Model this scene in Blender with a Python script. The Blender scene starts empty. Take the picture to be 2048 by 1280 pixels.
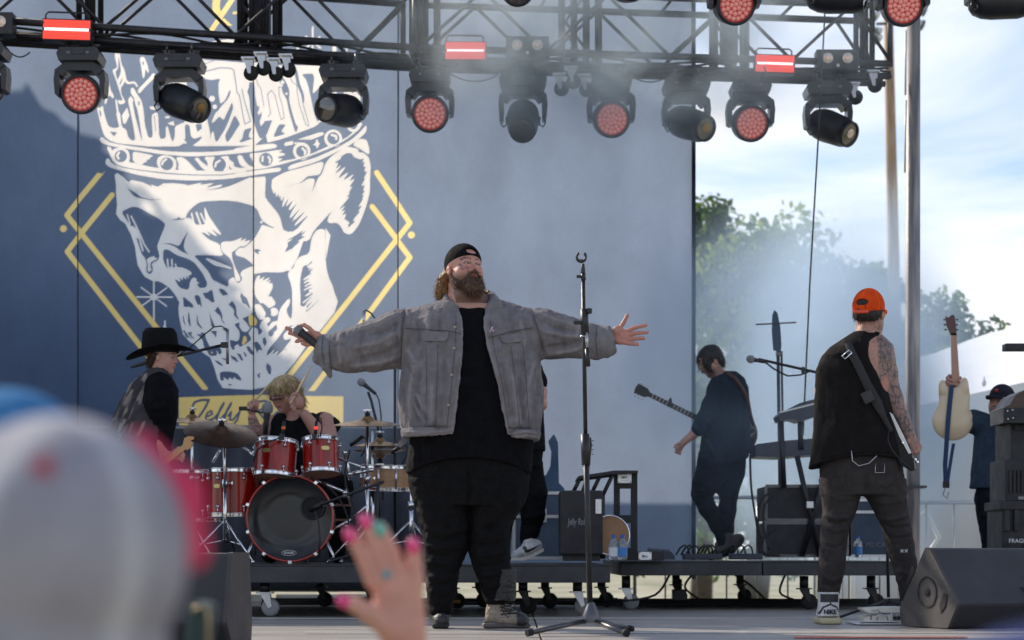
import bpy, bmesh, math, random
import numpy as np
from mathutils import Vector, Matrix, Euler
random.seed(7)
np.random.seed(7)
SC = bpy.context.scene
COL = SC.collection
R = math.radians
# ---------------------------------------------------------------- camera, sky, sun
FPX = 3982.0      # focal length in pixels of the 2048 px wide photograph
HZ = 1110.0       # horizon row of the photograph
CH = 0.34         # camera height over the stage deck
cam = bpy.data.cameras.new('camera')
camo = bpy.data.objects.new('camera', cam)
COL.objects.link(camo)
camo.location = (0, 0, CH)
camo.rotation_euler = (R(90), 0, 0)
cam.sensor_width = 36
cam.lens = 36 * FPX / 2048
cam.shift_y = (HZ - 640) / 2048
cam.clip_start = 0.05
cam.clip_end = 3000
cam.dof.use_dof = True
cam.dof.focus_distance = 9.5
cam.dof.aperture_fstop = 3.9
SC.camera = camo
SUN_DIR = Vector((0.63, -0.55, -0.55)).normalized()   # the way the light travels
world = bpy.data.worlds.new('World')
SC.world = world
world.use_nodes = True
nt = world.node_tree
for n in list(nt.nodes):
 nt.nodes.remove(n)
wo = nt.nodes.new('ShaderNodeOutputWorld')
bg = nt.nodes.new('ShaderNodeBackground')
sky = nt.nodes.new('ShaderNodeTexSky')
sky.sky_type = 'NISHITA'
sky.sun_disc = False
sky.sun_elevation = math.asin(-SUN_DIR.z)
sky.sun_rotation = math.atan2(-SUN_DIR.x, -SUN_DIR.y)
tc = nt.nodes.new('ShaderNodeTexCoord')
mp = nt.nodes.new('ShaderNodeMapping')
mp.inputs['Scale'].default_value = (1.0, 1.0, 3.2)
mp.inputs['Rotation'].default_value = (0.1, 0.25, 0.3)
nz = nt.nodes.new('ShaderNodeTexNoise')
nz.inputs['Scale'].default_value = 3.6
nz.inputs['Detail'].default_value = 7
nz.inputs['Roughness'].default_value = 0.55
nz.inputs['Distortion'].default_value = 0.5
cr = nt.nodes.new('ShaderNodeValToRGB')
cr.color_ramp.elements[0].position = 0.38
cr.color_ramp.elements[0].color = (0.20, 0.20, 0.20, 1)
cr.color_ramp.elements[1].position = 0.60
cr.color_ramp.elements[1].color = (0.97, 0.97, 0.97, 1)
mx = nt.nodes.new('ShaderNodeMixRGB')
mx.inputs['Color2'].default_value = (11.8, 11.9, 12.2, 1)
bg.inputs['Strength'].default_value = 0.10
nt.links.new(tc.outputs['Generated'], mp.inputs['Vector'])
nt.links.new(mp.outputs['Vector'], nz.inputs['Vector'])
nt.links.new(nz.outputs['Fac'], cr.inputs['Fac'])
sx_n = nt.nodes.new('ShaderNodeSeparateXYZ')
mrz = nt.nodes.new('ShaderNodeMapRange')
mrz.inputs['From Min'].default_value = 0.25
mrz.inputs['From Max'].default_value = 0.7
mrz.inputs['To Min'].default_value = 1.06
mrz.inputs['To Max'].default_value = 0.25
mlz = nt.nodes.new('ShaderNodeMath')
mlz.operation = 'MULTIPLY'
nt.links.new(tc.outputs['Generated'], sx_n.inputs['Vector'])
nt.links.new(sx_n.outputs['Z'], mrz.inputs['Value'])
nt.links.new(cr.outputs['Color'], mlz.inputs[0])
nt.links.new(mrz.outputs['Result'], mlz.inputs[1])
nt.links.new(mlz.outputs['Value'], mx.inputs['Fac'])
tint = nt.nodes.new('ShaderNodeVectorMath')
tint.operation = 'MULTIPLY'
tint.inputs[1].default_value = (1.1, 1.4, 1.75)
nt.links.new(sky.outputs['Color'], tint.inputs[0])
nt.links.new(tint.outputs['Vector'], mx.inputs['Color1'])
nt.links.new(mx.outputs['Color'], bg.inputs['Color'])
nt.links.new(bg.outputs['Background'], wo.inputs['Surface'])
sl = bpy.data.lights.new('sun', 'SUN')
sl.energy = 5.0
sl.angle = R(0.53)
sl.color = (1.0, 0.89, 0.74)
slo = bpy.data.objects.new('sun', sl)
COL.objects.link(slo)
slo.rotation_euler = SUN_DIR.to_track_quat('-Z', 'Y').to_euler()
slo.location = (-20, 10, 20)
SC.view_settings.view_transform = 'Standard'
SC.view_settings.look = 'None'
SC.view_settings.exposure = 0.0
SC.view_settings.gamma = 1.0
SC.cycles.use_denoising = True
SC.cycles.max_bounces = 6
SC.cycles.diffuse_bounces = 3
SC.cycles.glossy_bounces = 3
SC.cycles.transmission_bounces = 4
SC.cycles.transparent_max_bounces = 8
SC.cycles.volume_bounces = 1
SC.cycles.volume_step_rate = 2.0
SC.cycles.volume_max_steps = 64
SC.cycles.caustics_reflective = False
SC.cycles.caustics_refractive = False
# ---------------------------------------------------------------- helpers
def P(px, py, D):
 """point at depth D seen at photo pixel (px, py)"""
 return Vector(((px - 1024) * D / FPX, D, CH + (HZ - py) * D / FPX))
def floor_y(D):
 return HZ + CH * FPX / D
def tagit(o, label, cat, group=None, kind=None):
 if label:
  o['label'] = label
 if cat:
  o['category'] = cat
 if group:
  o['group'] = group
 if kind:
  o['kind'] = kind
 return o
def thing(name, label, cat, loc=(0, 0, 0), group=None):
 o = bpy.data.objects.new(name, None)
 o.empty_display_size = 0.1
 COL.objects.link(o)
 o.location = loc
 return tagit(o, label, cat, group)
def link_mesh(name, verts, faces, mat, parent=None, smooth=True, colors=None, mats=None, midx=None):
 """verts in world space; stored relative to the root (parents carry no rotation at build time)"""
 v = np.asarray(verts, dtype=np.float64).reshape(-1, 3)
 off = np.zeros(3)
 p = parent
 while p is not None:
  off += np.array(p.location)
  p = p.parent
 v = v - off
 me = bpy.data.meshes.new(name)
 if isinstance(faces, np.ndarray):
  nf, k = faces.shape
  me.vertices.add(len(v))
  me.vertices.foreach_set('co', v.ravel())
  me.loops.add(nf * k)
  me.loops.foreach_set('vertex_index', faces.ravel().astype(np.int32))
  me.polygons.add(nf)
  me.polygons.foreach_set('loop_start', np.arange(0, nf * k, k, dtype=np.int32))
  me.update(calc_edges=True)
  me.validate()
 else:
  me.from_pydata([tuple(x) for x in v], [], faces)
 if smooth is True:
  me.polygons.foreach_set('use_smooth', [True] * len(me.polygons))
 elif isinstance(smooth, (list, tuple)):
  if len(smooth) == len(me.polygons):
   me.polygons.foreach_set('use_smooth', list(smooth))
 for m in (mats or [mat]):
  me.materials.append(m)
 if midx is not None and len(midx) == len(me.polygons):
  me.polygons.foreach_set('material_index', list(midx))
 if colors is not None:
  at = me.color_attributes.new('Col', 'FLOAT_COLOR', 'POINT')
  c = np.ones((len(v), 4), dtype=np.float32)
  c[:, :colors.shape[1]] = colors
  at.data.foreach_set('color', c.ravel())
 me.update()
 o = bpy.data.objects.new(name, me)
 COL.objects.link(o)
 if parent is not None:
  o.parent = parent
 return o
def frame_from(d):
 d = Vector(d).normalized()
 a = Vector((0, 0, 1)) if abs(d.z) < 0.9 else Vector((1, 0, 0))
 x = a.cross(d).normalized()
 y = d.cross(x)
 return x, y, d
class MB:
 def __init__(s):
  s.v = []
  s.f = []
  s.sm = []
  s.mi = []
  s.m = 0
 def add(s, vs, fs, smooth=False):
  b = len(s.v)
  s.v += [Vector(x) for x in vs]
  for f in fs:
   s.f.append([b + i for i in f])
   s.sm.append(smooth)
   s.mi.append(s.m)
  return s
 def box(s, c, size, rot=None, ch=0.0):
  c = Vector(c)
  hx, hy, hz = [x / 2 for x in size]
  M = rot if rot is not None else Matrix.Identity(3)
  if ch <= 0:
   pts = [(x, y, z) for x in (-hx, hx) for y in (-hy, hy) for z in (-hz, hz)]
   fs = [(0, 1, 3, 2), (4, 6, 7, 5), (0, 4, 5, 1), (2, 3, 7, 6), (0, 2, 6, 4), (1, 5, 7, 3)]
   return s.add([c + M @ Vector(p) for p in pts], fs)
  bm = bmesh.new()
  bmesh.ops.create_cube(bm, size=1)
  for v in bm.verts:
   v.co = Vector((v.co.x * 2 * hx, v.co.y * 2 * hy, v.co.z * 2 * hz))
  ch = min(ch, hx * .9, hy * .9, hz * .9)
  bmesh.ops.bevel(bm, geom=bm.edges[:], offset=ch, segments=2, profile=0.6, affect='EDGES')
  bm.verts.index_update()
  vs = [c + M @ v.co for v in bm.verts]
  fs = [[v.index for v in f.verts] for f in bm.faces]
  bm.free()
  return s.add(vs, fs)
 def box2(s, a, b, ch=0.0):
  a = Vector(a)
  b = Vector(b)
  return s.box((a + b) / 2, [abs(x) for x in (b - a)], None, ch)
 def cyl(s, a, b, r1, r2=None, n=12, caps=True):
  a = Vector(a)
  b = Vector(b)
  r2 = r1 if r2 is None else r2
  x, y, d = frame_from(b - a)
  vs = []
  for i in range(n):
   t = 2 * math.pi * i / n
   e = x * math.cos(t) + y * math.sin(t)
   vs += [a + e * r1, b + e * r2]
  fs = [(2 * i, 2 * ((i + 1) % n), 2 * ((i + 1) % n) + 1, 2 * i + 1) for i in range(n)]
  s.add(vs, fs, True)
  if caps:
   s.add([vs[2 * i] for i in range(n)], [list(range(n - 1, -1, -1))])
   s.add([vs[2 * i + 1] for i in range(n)], [list(range(n))])
  return s
 def tube(s, pts, r, n=8, closed=False):
  pts = [Vector(p) for p in pts]
  rs = r if isinstance(r, (list, tuple)) else [r] * len(pts)
  vs = []
  N = len(pts)
  prev = None
  for i, p in enumerate(pts):
   if closed:
    d = pts[(i + 1) % N] - pts[i - 1]
   else:
    d = pts[min(i + 1, N - 1)] - pts[max(i - 1, 0)]
   if d.length < 1e-9:
    d = Vector((0, 0, 1))
   d.normalize()
   if prev is None:
    x, y, _ = frame_from(d)
   else:
    x = (prev - d * prev.dot(d))
    x = x.normalized() if x.length > 1e-6 else frame_from(d)[0]
    y = d.cross(x)
   prev = x
   for k in range(n):
    t = 2 * math.pi * k / n
    vs.append(p + (x * math.cos(t) + y * math.sin(t)) * rs[i])
  fs = []
  for i in range(N if closed else N - 1):
   j = (i + 1) % N
   for k in range(n):
    k2 = (k + 1) % n
    fs.append((i * n + k, i * n + k2, j * n + k2, j * n + k))
  s.add(vs, fs, True)
  if not closed:
   s.add(vs[:n], [list(range(n - 1, -1, -1))])
   s.add(vs[-n:], [list(range(n))])
  return s
 def lathe(s, prof, c, axis=(0, 0, 1), n=24, smooth=True, sx=1.0, sy=1.0):
  """prof: list of (radius, height along axis)"""
  c = Vector(c)
  x, y, d = frame_from(axis)
  vs = []
  for (r, h) in prof:
   for k in range(n):
    t = 2 * math.pi * k / n
    vs.append(c + d * h + (x * math.cos(t) * sx + y * math.sin(t) * sy) * r)
  fs = []
  for i in range(len(prof) - 1):
   for k in range(n):
    k2 = (k + 1) % n
    fs.append((i * n + k, i * n + k2, (i + 1) * n + k2, (i + 1) * n + k))
  return s.add(vs, fs, smooth)
 def sphere(s, c, r, n=12, scale=(1, 1, 1)):
  c = Vector(c)
  vs = []
  m = max(6, n // 2 + 2)
  for i in range(m + 1):
   a = math.pi * i / m
   for k in range(n):
    t = 2 * math.pi * k / n
    vs.append(c + Vector((math.sin(a) * math.cos(t) * r * scale[0], math.sin(a) * math.sin(t) * r * scale[1], math.cos(a) * r * scale[2])))
  fs = []
  for i in range(m):
   for k in range(n):
    k2 = (k + 1) % n
    fs.append((i * n + k, (i + 1) * n + k, (i + 1) * n + k2, i * n + k2))
  return s.add(vs, fs, True)
 def prism(s, pts, d, smooth=False):
  """closed outline pts extruded by vector d"""
  pts = [Vector(p) for p in pts]
  d = Vector(d)
  n = len(pts)
  vs = pts + [p + d for p in pts]
  fs = [list(range(n)), list(range(2 * n - 1, n - 1, -1))]
  s.add(vs, fs)
  s.add(vs, [(i, n + i, n + (i + 1) % n, (i + 1) % n) for i in range(n)], smooth)
  return s
 def torus(s, c, Rr, r, axis=(0, 0, 1), n=32, m=8):
  c = Vector(c)
  x, y, d = frame_from(axis)
  pts = [c + (x * math.cos(2 * math.pi * i / n) + y * math.sin(2 * math.pi * i / n)) * Rr for i in range(n)]
  return s.tube(pts, r, m, closed=True)
 def build(s, name, mat, parent=None, mats=None):
  o = link_mesh(name, s.v, s.f, mat, parent, smooth=list(s.sm), mats=mats, midx=s.mi if mats else None)
  bm = bmesh.new()
  bm.from_mesh(o.data)
  bmesh.ops.remove_doubles(bm, verts=bm.verts, dist=1e-6)
  bmesh.ops.recalc_face_normals(bm, faces=bm.faces)
  bm.to_mesh(o.data)
  bm.free()
  return o
def dup(root, loc=None, rotz=None, label=None, group=None):
 def cp(o, par):
  c = o.copy()
  COL.objects.link(c)
  c.parent = par
  for ch in o.children:
   cp(ch, c)
  return c
 r = cp(root, None)
 if loc is not None:
  r.location = loc
 if rotz is not None:
  r.rotation_euler = (0, 0, rotz)
 if label:
  r['label'] = label
 if group:
  r['group'] = group
 return r
def mat(name, col, rough=0.6, metal=0.0, spec=0.5, bump=0.0, bscale=60.0, var=0.0, vscale=8.0, vcol=False,
  emis=None, estr=0.0, coat=0.0, trans=0.0, sheen=0.0, alpha=1.0, detail=6.0, sss=0.0, stretch=(1, 1, 1), var2=None):
 m = bpy.data.materials.new(name)
 m.use_nodes = True
 t = m.node_tree
 b = t.nodes['Principled BSDF']
 b.inputs['Base Color'].default_value = (*col, 1)
 b.inputs['Roughness'].default_value = rough
 b.inputs['Metallic'].default_value = metal
 b.inputs['Specular IOR Level'].default_value = spec
 b.inputs['Coat Weight'].default_value = coat
 b.inputs['Transmission Weight'].default_value = trans
 b.inputs['Sheen Weight'].default_value = sheen
 b.inputs['Alpha'].default_value = alpha
 if sss:
  b.inputs['Subsurface Weight'].default_value = sss
  b.inputs['Subsurface Radius'].default_value = (0.012, 0.004, 0.002)
  b.inputs['Subsurface Scale'].default_value = 1.0
 if emis:
  b.inputs['Emission Color'].default_value = (*emis, 1)
  b.inputs['Emission Strength'].default_value = estr
 cnode = None
 if vcol:
  a = t.nodes.new('ShaderNodeAttribute')
  a.attribute_name = 'Col'
  cnode = a.outputs['Color']
 co = t.nodes.new('ShaderNodeTexCoord')
 mpn = t.nodes.new('ShaderNodeMapping')
 mpn.inputs['Scale'].default_value = stretch
 t.links.new(co.outputs['Object'], mpn.inputs['Vector'])
 if var > 0:
  n = t.nodes.new('ShaderNodeTexNoise')
  n.inputs['Scale'].default_value = vscale
  n.inputs['Detail'].default_value = detail
  n.inputs['Roughness'].default_value = 0.62
  t.links.new(mpn.outputs['Vector'], n.inputs['Vector'])
  mr = t.nodes.new('ShaderNodeMapRange')
  mr.inputs['From Min'].default_value = 0.3
  mr.inputs['From Max'].default_value = 0.7
  mr.inputs['To Min'].default_value = 1 - var
  mr.inputs['To Max'].default_value = 1 + var
  t.links.new(n.outputs['Fac'], mr.inputs['Value'])
  mu = t.nodes.new('ShaderNodeVectorMath')
  mu.operation = 'SCALE'
  if cnode is not None:
   t.links.new(cnode, mu.inputs[0])
  else:
   mu.inputs[0].default_value = col
  t.links.new(mr.outputs['Result'], mu.inputs['Scale'])
  cnode = mu.outputs['Vector']
  mr2 = t.nodes.new('ShaderNodeMapRange')
  mr2.inputs['From Min'].default_value = 0.3
  mr2.inputs['From Max'].default_value = 0.7
  mr2.inputs['To Min'].default_value = min(1, rough * 1.15)
  mr2.inputs['To Max'].default_value = rough * 0.85
  t.links.new(n.outputs['Fac'], mr2.inputs['Value'])
  t.links.new(mr2.outputs['Result'], b.inputs['Roughness'])
 if cnode is not None:
  t.links.new(cnode, b.inputs['Base Color'])
 if bump > 0:
  n2 = t.nodes.new('ShaderNodeTexNoise')
  n2.inputs['Scale'].default_value = bscale
  n2.inputs['Detail'].default_value = 5
  t.links.new(mpn.outputs['Vector'], n2.inputs['Vector'])
  bp = t.nodes.new('ShaderNodeBump')
  bp.inputs['Strength'].default_value = bump
  bp.inputs['Distance'].default_value = 0.01
  t.links.new(n2.outputs['Fac'], bp.inputs['Height'])
  t.links.new(bp.outputs['Normal'], b.inputs['Normal'])
 return m
M = {}
M['black_metal'] = mat('black_metal', (0.022, 0.022, 0.026), 0.42, 0.2, var=0.3, vscale=25)
M['black_plastic'] = mat('black_plastic', (0.018, 0.018, 0.021), 0.45, var=0.25, vscale=30)
M['truss_black'] = mat('truss_black', (0.03, 0.028, 0.034), 0.5, 0.3, var=0.4, vscale=18)
M['rubber'] = mat('rubber', (0.012, 0.012, 0.013), 0.8)
M['chrome'] = mat('chrome', (0.78, 0.78, 0.8), 0.14, 1.0)
M['steel'] = mat('steel', (0.5, 0.5, 0.52), 0.32, 1.0, var=0.15, vscale=20)
M['dark_steel'] = mat('dark_steel', (0.12, 0.12, 0.13), 0.35, 0.8, var=0.2, vscale=20)
M['cable'] = mat('cable', (0.012, 0.012, 0.014), 0.55)
M['white_plastic'] = mat('white_plastic', (0.75, 0.74, 0.72), 0.4)
# ---------------------------------------------------------------- numpy value noise
def vnoise(p, seed=0):
 """p (N,3) -> noise -1..1"""
 p = np.asarray(p, dtype=np.float64)
 i = np.floor(p).astype(np.int64)
 f = p - i
 f = f * f * (3 - 2 * f)
 out = 0.0
 for dx in (0, 1):
  for dy in (0, 1):
   for dz in (0, 1):
    h = (i[:, 0] + dx) * 374761393 + (i[:, 1] + dy) * 668265263 + (i[:, 2] + dz) * 2147483647 + seed * 144664877
    h = (h ^ (h >> 13)) * 1274126177
    h = (h ^ (h >> 16)) & 0xFFFF
    w = (f[:, 0] if dx else 1 - f[:, 0]) * (f[:, 1] if dy else 1 - f[:, 1]) * (f[:, 2] if dz else 1 - f[:, 2])
    out = out + w * (h / 32767.5 - 1.0)
 return out
def fbm(p, octv=3, seed=0):
 a, s, o = 1.0, 0.0, 0.0
 for k in range(octv):
  o = o + a * vnoise(p * (2.03 ** k) + 17.3 * k, seed + k)
  s += a
  a *= 0.5
 return o / s
# ---------------------------------------------------------------- soft-body modeller
class Fr:
 """local frame inside a figure: origin t, uniform scale s, rotation matrix Rm (3x3 numpy)"""
 def __init__(f, t=(0, 0, 0), s=1.0, Rm=None):
  f.t = np.array(t, dtype=float)
  f.s = float(s)
  f.R = np.eye(3) if Rm is None else np.array(Rm, dtype=float)
 def inv(f, p):
  return ((p - f.t) @ f.R) / f.s
 def fwd(f, q):
  return (np.asarray(q, dtype=float) * f.s) @ f.R.T + f.t
def rotm(yaw=0, pitch=0, roll=0):
 """yaw about v (positive turns the face to +u), pitch about u (positive tips the face up), roll in the picture plane (clockwise)"""
 y, p, r = R(yaw), R(pitch), R(roll)
 Ry = np.array([[math.cos(y), 0, -math.sin(y)], [0, 1, 0], [math.sin(y), 0, math.cos(y)]])
 Rp = np.array([[1, 0, 0], [0, math.cos(p), math.sin(p)], [0, -math.sin(p), math.cos(p)]])
 Rr = np.array([[math.cos(r), -math.sin(r), 0], [math.sin(r), math.cos(r), 0], [0, 0, 1]])
 return Rr @ Ry @ Rp
class Sdf:
 def __init__(s, fr=None):
  s.items = []
  s.fr = fr
 def _add(s, fn, lo, hi, k, op, fr):
  fr = fr or s.fr
  lo = np.array(lo, float)
  hi = np.array(hi, float)
  if fr is not None:
   c = np.array([[a, b, c_] for a in (lo[0], hi[0]) for b in (lo[1], hi[1]) for c_ in (lo[2], hi[2])])
   c = fr.fwd(c)
   s.items.append((fn, c.min(0), c.max(0), k, op, fr))
  else:
   s.items.append((fn, lo, hi, k, op, None))
  return s
 def cap(s, a, b, ra, rb=None, k=4, op='+', ws=1.0, fr=None):
  """tapered capsule, ws: scale of thickness along w"""
  a = np.array(a, float)
  b = np.array(b, float)
  rb = ra if rb is None else rb
  def fn(p, a=a, b=b, ra=ra, rb=rb, ws=ws):
   A = a.copy()
   B = b.copy()
   q = p
   if ws != 1.0:
    q = p.copy()
    w0 = (A[2] + B[2]) / 2
    q[:, 2] = w0 + (q[:, 2] - w0) / ws
    A[2] = w0 + (A[2] - w0) / ws
    B[2] = w0 + (B[2] - w0) / ws
   d = B - A
   L = max(d @ d, 1e-9)
   t = np.clip(((q - A) @ d) / L, 0, 1)
   return np.linalg.norm(q - A - t[:, None] * d, axis=1) - (ra + (rb - ra) * t)
  m = max(ra, rb) * max(1, ws)
  return s._add(fn, np.minimum(a, b) - m, np.maximum(a, b) + m, k, op, fr)
 def chain(s, pts, k=4, ws=1.0, op='+', fr=None):
  """pts: (u, v, w, r)"""
  for i in range(len(pts) - 1):
   s.cap(pts[i][:3], pts[i + 1][:3], pts[i][3], pts[i + 1][3], k if i == 0 else min(k, 2 + 0.3 * pts[i][3]), op, ws, fr)
  return s
 def ell(s, c, r, k=4, op='+', rot=None, fr=None):
  """rot: (yaw, pitch, roll) of the ellipsoid's own axes"""
  c = np.array(c, float)
  r = np.array(r, float)
  Rm = None if rot is None else rotm(*rot)
  def fn(p, c=c, r=r, Rm=Rm):
   q = p - c
   if Rm is not None:
    q = q @ Rm
   k0 = np.linalg.norm(q / r, axis=1)
   k1 = np.linalg.norm(q / (r * r), axis=1)
   return np.where(k1 > 1e-9, k0 * (k0 - 1) / np.maximum(k1, 1e-9), -r.min())
  m = r.max() if rot is not None else r
  return s._add(fn, c - m, c + m, k, op, fr)
 def box(s, c, h, rd=1.0, k=4, op='+', rot=None, fr=None):
  c = np.array(c, float)
  h = np.array(h, float)
  Rm = None if rot is None else rotm(*rot)
  def fn(p, c=c, h=h, Rm=Rm, rd=rd):
   q = p - c
   if Rm is not None:
    q = q @ Rm
   q = np.abs(q) - (h - rd)
   return np.linalg.norm(np.maximum(q, 0), axis=1) + np.minimum(q.max(1), 0) - rd
  m = np.linalg.norm(h) if rot is not None else h
  return s._add(fn, c - m, c + m, k, op, fr)
 def loft(s, secs, k=4, op='+', e=2.3, fr=None):
  """secs: (v, u_left, u_right, w_center, w_half) from top to bottom"""
  A = np.array(secs, float)
  def fn(p, A=A, e=e):
   v = p[:, 1]
   ul = np.interp(v, A[:, 0], A[:, 1])
   ur = np.interp(v, A[:, 0], A[:, 2])
   wc = np.interp(v, A[:, 0], A[:, 3])
   wh = np.interp(v, A[:, 0], A[:, 4])
   hu = np.maximum((ur - ul) / 2, .5)
   du = np.abs(p[:, 0] - (ul + ur) / 2) / hu
   dw = np.abs(p[:, 2] - wc) / wh
   n = (du ** e + dw ** e) ** (1 / e)
   dd = (n - 1) * np.where(n > 1e-6, np.sqrt((du * hu) ** 2 + (dw * wh) ** 2) / np.maximum(n, 1e-6), np.minimum(hu, wh))
   dd = np.where(n < 0.2, -0.8 * np.minimum(hu, wh), dd)
   dv = np.maximum(A[0, 0] - v, v - A[-1, 0])
   return np.where(dv > 0, np.sqrt(np.maximum(dd, 0) ** 2 + dv ** 2) + np.minimum(np.maximum(dd, dv), 0), np.maximum(dd, dv))
  lo = (A[:, 1].min(), A[0, 0], (A[:, 3] - A[:, 4]).min())
  hi = (A[:, 2].max(), A[-1, 0], (A[:, 3] + A[:, 4]).max())
  return s._add(fn, lo, hi, k, op, fr)
 def half(s, c, n, lo, hi, k=0.5, op='-', fr=None):
  """cuts away the side the normal n points to, within the box lo..hi"""
  c = np.array(c, float)
  n = np.array(n, float)
  n = n / np.linalg.norm(n)
  return s._add(lambda p, c=c, n=n: -((p - c) @ n), lo, hi, k, op, fr)
 def mesh(s, h, pad=3.0):
  lo = np.min([it[1] for it in s.items if it[4] == '+'], axis=0) - pad - h
  hi = np.max([it[2] for it in s.items if it[4] == '+'], axis=0) + pad + h
  n = np.ceil((hi - lo) / h).astype(int) + 1
  G = np.full(n, 50.0, dtype=np.float32)
  for fn, a, b, k, op, fr in s.items:
   m = k + 2 * h + 1
   i0 = np.clip(np.floor((a - m - lo) / h).astype(int), 0, n - 1)
   i1 = np.clip(np.ceil((b + m - lo) / h).astype(int) + 1, 1, n)
   if (i1 <= i0).any():
    continue
   ax = [lo[j] + h * np.arange(i0[j], i1[j]) for j in range(3)]
   g = np.stack(np.meshgrid(*ax, indexing='ij'), -1).reshape(-1, 3)
   if fr is not None:
    d = fn(fr.inv(g)) * fr.s
   else:
    d = fn(g)
   d = d.reshape(i1 - i0)
   sl_ = G[i0[0]:i1[0], i0[1]:i1[1], i0[2]:i1[2]]
   if op == '+':
    hh = np.clip(k - np.abs(sl_ - d), 0, None) / k
    r_ = np.minimum(sl_, d) - hh * hh * k * 0.25
   else:
    hh = np.clip(k - np.abs(sl_ + d), 0, None) / k
    r_ = np.maximum(sl_, -d) + hh * hh * k * 0.25
   G[i0[0]:i1[0], i0[1]:i1[1], i0[2]:i1[2]] = r_
  return surface_nets(G, lo, h)
def surface_nets(G, lo, h):
 S = G < 0
 n = np.array(G.shape)
 c = [S[dx:n[0] - 1 + dx, dy:n[1] - 1 + dy, dz:n[2] - 1 + dz] for dx in (0, 1) for dy in (0, 1) for dz in (0, 1)]
 al = c[0].copy()
 an = c[0].copy()
 for x in c[1:]:
  al &= x
  an |= x
 act = an & ~al
 idx = np.full(act.shape, -1, dtype=np.int64)
 I = np.argwhere(act)
 idx[act] = np.arange(len(I))
 pos = np.zeros((len(I), 3))
 cnt = np.zeros(len(I))
 for ax in range(3):
  o1, o2 = [a for a in range(3) if a != ax]
  for d1 in (0, 1):
   for d2 in (0, 1):
    off = np.zeros(3, int)
    off[o1] = d1
    off[o2] = d2
    A = I + off
    B = A.copy()
    B[:, ax] += 1
    ga = G[A[:, 0], A[:, 1], A[:, 2]]
    gb = G[B[:, 0], B[:, 1], B[:, 2]]
    cr_ = (ga < 0) != (gb < 0)
    t = np.where(cr_, ga / np.where(cr_, ga - gb, 1), 0)
    q = A.astype(float)
    q[:, ax] += t
    pos += q * cr_[:, None]
    cnt += cr_
 pos /= np.maximum(cnt, 1)[:, None]
 V = lo + pos * h
 F = []
 for ax in range(3):
  o1, o2 = (ax + 1) % 3, (ax + 2) % 3
  sa = [slice(0, n[a]) for a in range(3)]
  sb = list(sa)
  sa[ax] = slice(0, n[ax] - 1)
  sb[ax] = slice(1, n[ax])
  a_ = S[tuple(sa)]
  b_ = S[tuple(sb)]
  for flip, mk in ((False, a_ & ~b_), (True, ~a_ & b_)):
   E_ = np.argwhere(mk)
   if len(E_) == 0:
    continue
   E_ = E_[(E_[:, o1] > 0) & (E_[:, o2] > 0) & (E_[:, o1] < n[o1] - 1) & (E_[:, o2] < n[o2] - 1)]
   q = []
   for d1, d2 in ((1, 1), (0, 1), (0, 0), (1, 0)):
    c_ = E_.copy()
    c_[:, o1] -= d1
    c_[:, o2] -= d2
    q.append(idx[c_[:, 0], c_[:, 1], c_[:, 2]])
   q = np.stack(q, 1)
   if flip:
    q = q[:, ::-1]
   F.append(q)
 F = np.concatenate(F) if F else np.zeros((0, 4), int)
 F = F[(F >= 0).all(1)]
 return V, F
def vnormals(V, F):
 N = np.zeros_like(V)
 a, b, c, d = (V[F[:, i]] for i in range(4))
 fn = np.cross(c - a, d - b)
 for i in range(4):
  np.add.at(N, F[:, i], fn)
 N /= np.maximum(np.linalg.norm(N, axis=1), 1e-9)[:, None]
 return N
def joinm(parts):
 Vs, Fs, o = [], [], 0
 for V, F in parts:
  Vs.append(V)
  Fs.append(F + o)
  o += len(V)
 return np.concatenate(Vs), np.concatenate(Fs)
def seg_dist(p2, pts):
 """distance of 2-D points to a polyline, and the signed side"""
 best = np.full(len(p2), 1e9)
 side = np.zeros(len(p2))
 along = np.zeros(len(p2))
 pts = np.array(pts, float)
 L0 = 0.0
 tot = np.linalg.norm(np.diff(pts, axis=0), axis=1).sum()
 for a, b in zip(pts[:-1], pts[1:]):
  d = b - a
  L = max(d @ d, 1e-9)
  t = np.clip(((p2 - a) @ d) / L, 0, 1)
  q = p2 - a - t[:, None] * d
  r = np.linalg.norm(q, axis=1)
  m = r < best
  best = np.where(m, r, best)
  sd = d[0] * (p2[:, 1] - a[1]) - d[1] * (p2[:, 0] - a[0])
  side = np.where(m, np.sign(sd), side)
  along = np.where(m, (L0 + t * math.sqrt(L)) / tot, along)
  L0 += math.sqrt(L)
 return best, side, along
def folds(V, N, lines, front=-1):
 """lines: (polyline in u,v, width, height): ridges (+) and valleys (-) pressed into the side facing -w (front=-1)"""
 D_ = np.zeros(len(V))
 face = np.clip((N[:, 2] * front) * 1.6, 0, 1)
 for pl, wd, ht in lines:
  pl = np.array(pl, float)
  m = (V[:, 0] > pl[:, 0].min() - 3 * wd) & (V[:, 0] < pl[:, 0].max() + 3 * wd) & (V[:, 1] > pl[:, 1].min() - 3 * wd) & (V[:, 1] < pl[:, 1].max() + 3 * wd)
  if not m.any():
   continue
  d, sd, al = seg_dist(V[m][:, :2], pl)
  taper = np.clip(np.minimum(al, 1 - al) * 5 + 0.25, 0, 1)
  D_[m] += ht * np.exp(-(d / wd) ** 2) * taper * face[m]
 return V + N * D_[:, None]
def wrinkle(V, N, amp, sc, seed=0, octv=3, ridge=False):
 """sc: (su, sv, sw) feature sizes"""
 n = fbm(V / np.array(sc, float), octv, seed)
 if ridge:
  n = 1 - 2.2 * np.abs(n)
  n = np.clip(n, -1, 1)
 return V + N * (amp * n)[:, None]
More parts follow.
